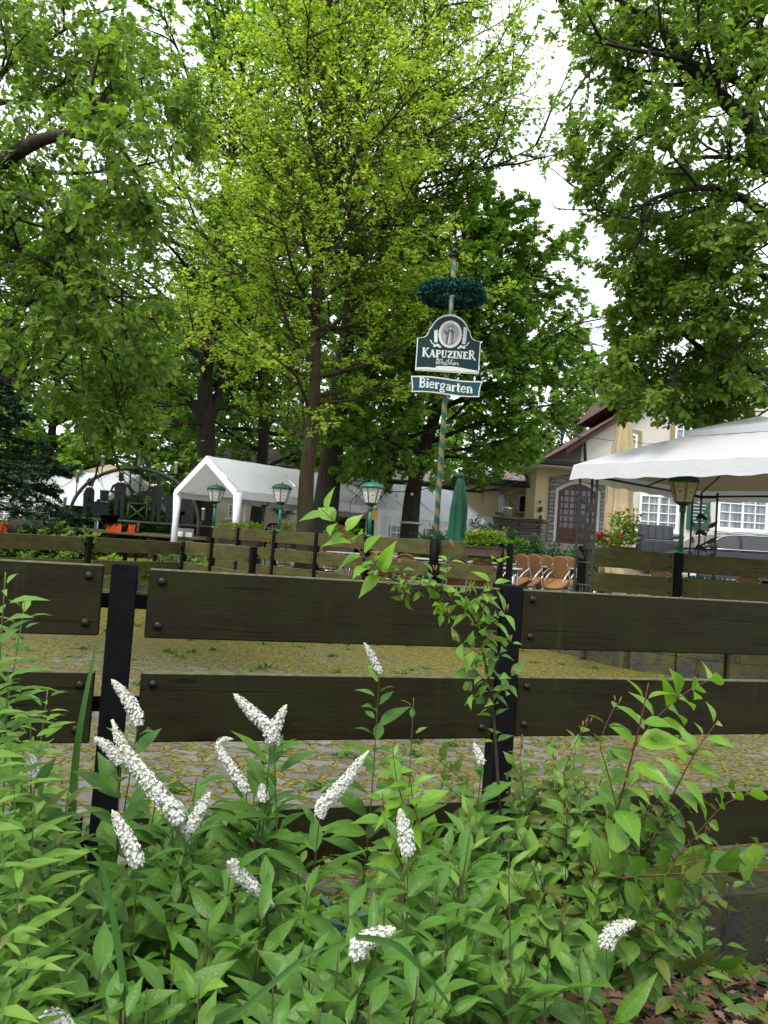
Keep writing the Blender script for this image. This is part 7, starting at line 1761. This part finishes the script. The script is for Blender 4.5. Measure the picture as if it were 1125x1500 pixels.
# weigela-like shrub: one thing, each long shoot a part
def shoot(parent, pts, r, stem, gap, size, lmat, off, s0=.0, tmpl=OVATE, calyx=0, up=.45, pairs=2, width=1.0, facing=.5, twist=PI / 2):
    C = curve([np.array(at(*p)) if len(p) == 3 and p[0] > 20 or p[0] < -20 else np.array(p) for p in pts]) - off
    L = np.linalg.norm(np.diff(C, axis=0), axis=1).sum(); b = MB(); b.tube([Vector(p) for p in C], [r * .72 * (1 - .6 * i / (len(C) - 1)) for i in range(len(C))], 7); br = b.build('branch', M[stem], parent)
    if gap: dress('foliage', C, max(.004, L * s0), gap, size, br, M[lmat], tmpl, pairs, width, up, twist, .6, .008, .25, random.uniform(-.3, .3), facing)
    if calyx:
        q = MB()
        for k in range(calyx):
            p = Vector(C[-1 - random.randrange(0, max(1, len(C) // 5))]) + V(random.uniform(-.008, .008), random.uniform(-.008, .008), .002); d = V(random.uniform(-.35, .35), random.uniform(-.3, .2), 1).normalized(); q.tube([p, p + d * .009, p + d * .020], [.0012, .0022, .0008], 5)
        q.build('seed_calyx', M['calyx'], br)
    return br
SY = 2.35
sb = np.array(at(738, 1330, SY)); off = np.array([sb[0], sb[1], BEDZ])
sh = thing('weigela_shrub', 'tall shrub with one long bough arching left over the top board', 'shrub', off)
shoot(sh, [(742, 1340, SY), (728, 1120, SY), (720, 1020, SY), (708, 960, SY), (693, 905, SY), (660, 880, SY), (600, 858, SY), (560, 842, SY)], .0075, 'twig', .04, .05, 'leaf_goldenrod', off, .42)
shoot(sh, [(560, 842, SY), (548, 833, SY), (525, 805, SY), (500, 775, SY), (488, 762, SY - .02), (470, 745, SY - .03)], .0042, 'stem_red', .042, .09, 'leaf_fresh', off, .0, facing=1.0, up=.5, width=1.1)
shoot(sh, [(640, 872, SY), (652, 845, SY), (658, 820, SY), (660, 800, SY)], .003, 'stem_brown', .045, .058, 'leaf_fresh', off, .15, calyx=3, facing=.8)
shoot(sh, [(698, 915, SY), (712, 880, SY), (724, 845, SY), (736, 805, SY)], .0034, 'stem_red', .055, .065, 'leaf_fresh', off, .12, facing=.9)
for (a, m_, e, sz) in (((600, 858), (592, 845), (585, 828), .04), ((625, 864), (630, 850), (640, 838), .045), ((560, 843), (556, 835), (545, 820), .04), ((660, 880), (672, 868), (690, 872), .05), ((680, 893), (700, 875), (712, 862), .05), ((700, 930), (722, 905), (745, 895), .055), ((708, 962), (690, 950), (664, 938), .05), ((712, 980), (735, 955), (748, 940), .05), ((720, 1020), (742, 1000), (752, 985), .052), ((716, 1000), (698, 985), (690, 975), .045), ((722, 1040), (700, 1020), (684, 1010), .045), ((610, 860), (600, 870), (590, 880), .035), ((650, 876), (640, 888), (660, 905), .04), ((698, 915), (712, 920), (722, 940), .045), ((575, 848), (580, 860), (592, 868), .03)):
    shoot(sh, [(*a, SY), (*m_, SY - .01), (*e, SY - .03)], .0022, 'stem_brown', .025, sz * 1.15, random.choice(['leaf_fresh', 'leaf_goldenrod']), off, .1, calyx=3, facing=.5)
sb2 = np.array(at(840, 1420, 2.5)); off2 = np.array([sb2[0], sb2[1], BEDZ])
sh2 = thing('weigela_shrub', 'bushy shrub with red young shoots spreading right in front of the fence', 'shrub', off2)
def sh2_(pts, r, stem, gap, sz, lm, s0, **kw): shoot(sh2, pts, r, stem, gap, sz, lm, off2, s0, **kw)
B0 = (840, 1400, 2.5)
sh2_([B0, (880, 1270, 2.3), (905, 1185, 2.2), (925, 1110, 2.15), (940, 1050, 2.1), (950, 1000, 2.1)], .0055, 'stem_red', .065, .115, 'leaf_fresh', .38, facing=.25, up=.4, width=1.2, twist=.35)
sh2_([(925, 1100, 2.15), (955, 1060, 2.15), (985, 1030, 2.15), (1020, 1005, 2.15), (1055, 990, 2.15)], .003, 'stem_red', .045, .10, 'leaf_fresh', .2, facing=.5, up=.4, width=1.2, twist=.35)
sh2_([B0, (940, 1250, 2.4), (985, 1165, 2.35), (1020, 1100, 2.3), (1052, 1055, 2.3)], .0045, 'stem_red', .048, .095, 'leaf_fresh', .4, facing=.5, up=.4, width=1.2, twist=.35)
sh2_([(930, 1270, 2.4), (985, 1195, 2.4), (1040, 1160, 2.4), (1085, 1145, 2.4)], .003, 'stem_red', .05, .08, 'leaf_weigela', .2, facing=.8, twist=.3, width=1.2)
sh2_([(960, 1290, 2.3), (1010, 1235, 2.3), (1060, 1180, 2.3), (1110, 1158, 2.3)], .0035, 'stem_red', .05, .085, 'leaf_fresh', .2, facing=.9, twist=.3, width=1.25)
sh2_([(900, 1285, 2.2), (980, 1270, 2.1), (1060, 1255, 2.1), (1150, 1250, 2.1)], .004, 'stem_red', .048, .095, 'leaf_weigela', .05, facing=1.6, twist=.15, up=.35, width=1.35)
sh2_([(880, 1290, 2.1), (960, 1282, 2.0), (1060, 1278, 2.0), (1140, 1275, 2.0)], .004, 'stem_red', .05, .095, 'leaf_weigela', .05, facing=1.6, twist=.15, up=.35, width=1.35)
sh2_([(930, 1330, 2.4), (1000, 1400, 2.5), (1050, 1412, 2.6), (1130, 1420, 2.6)], .004, 'stem_red', .05, .11, 'leaf_weigela', .2, facing=1.3, twist=.15, up=.35, width=1.2)
sh2_([(1052, 1480, 2.75), (1060, 1400, 2.75), (1066, 1330, 2.75), (1072, 1290, 2.75)], .005, 'twig', .09, .07, 'leaf_weigela', .5, facing=.5)
sh2_([(905, 1190, 2.2), (890, 1130, 2.2), (880, 1090, 2.2), (893, 1050, 2.2), (905, 1030, 2.2)], .003, 'stem_brown', .055, .07, 'leaf_weigela', .1, calyx=4, facing=.5)
sh2_([(840, 1300, 2.4), (815, 1180, 2.4), (830, 1120, 2.4), (850, 1075, 2.4), (862, 1060, 2.4)], .0035, 'stem_brown', .05, .065, 'leaf_weigela', .3, calyx=6, facing=.5)
sh2_([(790, 1300, 2.4), (770, 1180, 2.4), (762, 1120, 2.4), (765, 1085, 2.4)], .003, 'stem_brown', .045, .055, 'leaf_weigela', .3, calyx=6, facing=.5)
# the mass of the shrub: short leafy branches
for k in range(125):
    px = random.triangular(560, 1080, 800); top_y = np.interp(px, [560, 640, 720, 850, 960, 1080], [1105, 1090, 1112, 1085, 1135, 1235]); py = top_y + random.random() ** .8 * np.interp(px, [560, 700, 1000, 1080], [230, 280, 190, 60]); Y = 2.55 - .55 * (py - top_y) / 280 + random.uniform(-.15, .15)
    ex = (px, py, Y); mx_ = (px * .72 + 830 * .28, py + 55, Y + .03); bx = (px * .45 + 830 * .55, min(1430, py + 190), 2.5)
    sh2_([bx, mx_, ex], .003, random.choice(['stem_brown', 'stem_red', 'twig']), .036, random.uniform(.065, .095), random.choice(['leaf_weigela', 'leaf_weigela', 'leaf_goldenrod']), .35, calyx=random.choice([0, 0, 0, 3]), facing=random.uniform(.2, .9))
for (px, py) in ((575, 1095), (560, 1160), (600, 1130)):
    sh2_([(px + 60, 1330, 2.3), (px + 12, py + 70, 2.15), (px, py, 2.1)], .003, 'stem_red', .04, .085, 'leaf_fresh', .45, facing=.6)
# low green plants at the kerb and between the stems
for (px, py, Y, sz, lb) in ((1030, 1345, 2.9, .055, 'small leafy seedling before the mossy kerb at the right edge'), (1010, 1380, 2.8, .05, 'young seedling at the foot of the kerb above the litter')):
    loosestrife(lb, (px, py, Y), size=sz, gap=.03, pairs=2, tmpl=OVATE, lmat='leaf_weigela', name='seedling', group='seedlings by the kerb')
n = 8000; X = rng.uniform(-1.7, 1.3, n); Y = np.array([nline(x) for x in X]) - rng.uniform(.15, 1.7, n); keep = ~((X > .55) & (Y > 2.2))
P = np.stack([X, Y, BEDZ + rng.beta(1.2, 1.6, n) * .75], 1)[keep]; m = len(P); a = rng.uniform(0, 2 * PI, m)
tag(scatter('ground_cover', LANCE, P, np.stack([np.cos(a), np.sin(a), rng.uniform(-.4, .5, m)], 1), np.stack([rng.normal(0, .35, m), rng.normal(0, .35, m), np.ones(m)], 1), rng.uniform(.06, .10, m), np.full(m, 1.05), M['leaf_weigela'], None, True), 'low tangle of green leaves under the flowering stems', 'ground cover', kind='stuff')
M['leaf_ivy'] = leafmat('ivy_leaf', [(.018, .045, .012), (.028, .062, .016), (.04, .08, .02)], .15, .55, .12, rib=.4)
n = 220; X = rng.uniform(.9, 2.6, n); Y = np.array([nline(x) for x in X]) - rng.uniform(.22, .5, n); a = rng.uniform(0, 2 * PI, n)
tag(scatter('kerb_ivy_leaves', OVATE, np.stack([X, Y, BEDZ + rng.beta(1.1, 2.6, n) * .24], 1), np.stack([np.cos(a), np.sin(a) - .4, rng.uniform(-.4, .4, n)], 1), np.stack([rng.normal(0, .3, n), -.8 + rng.normal(0, .3, n), np.ones(n) * .8], 1), rng.uniform(.03, .06, n), np.full(n, 1.3), M['leaf_ivy'], None, True), 'small dark ivy leaves creeping along the foot of the kerb', 'ivy', kind='stuff')
for o in list(SC.objects):
    if o.parent is None and o.type == 'EMPTY' and not o.children: bpy.data.objects.remove(o)
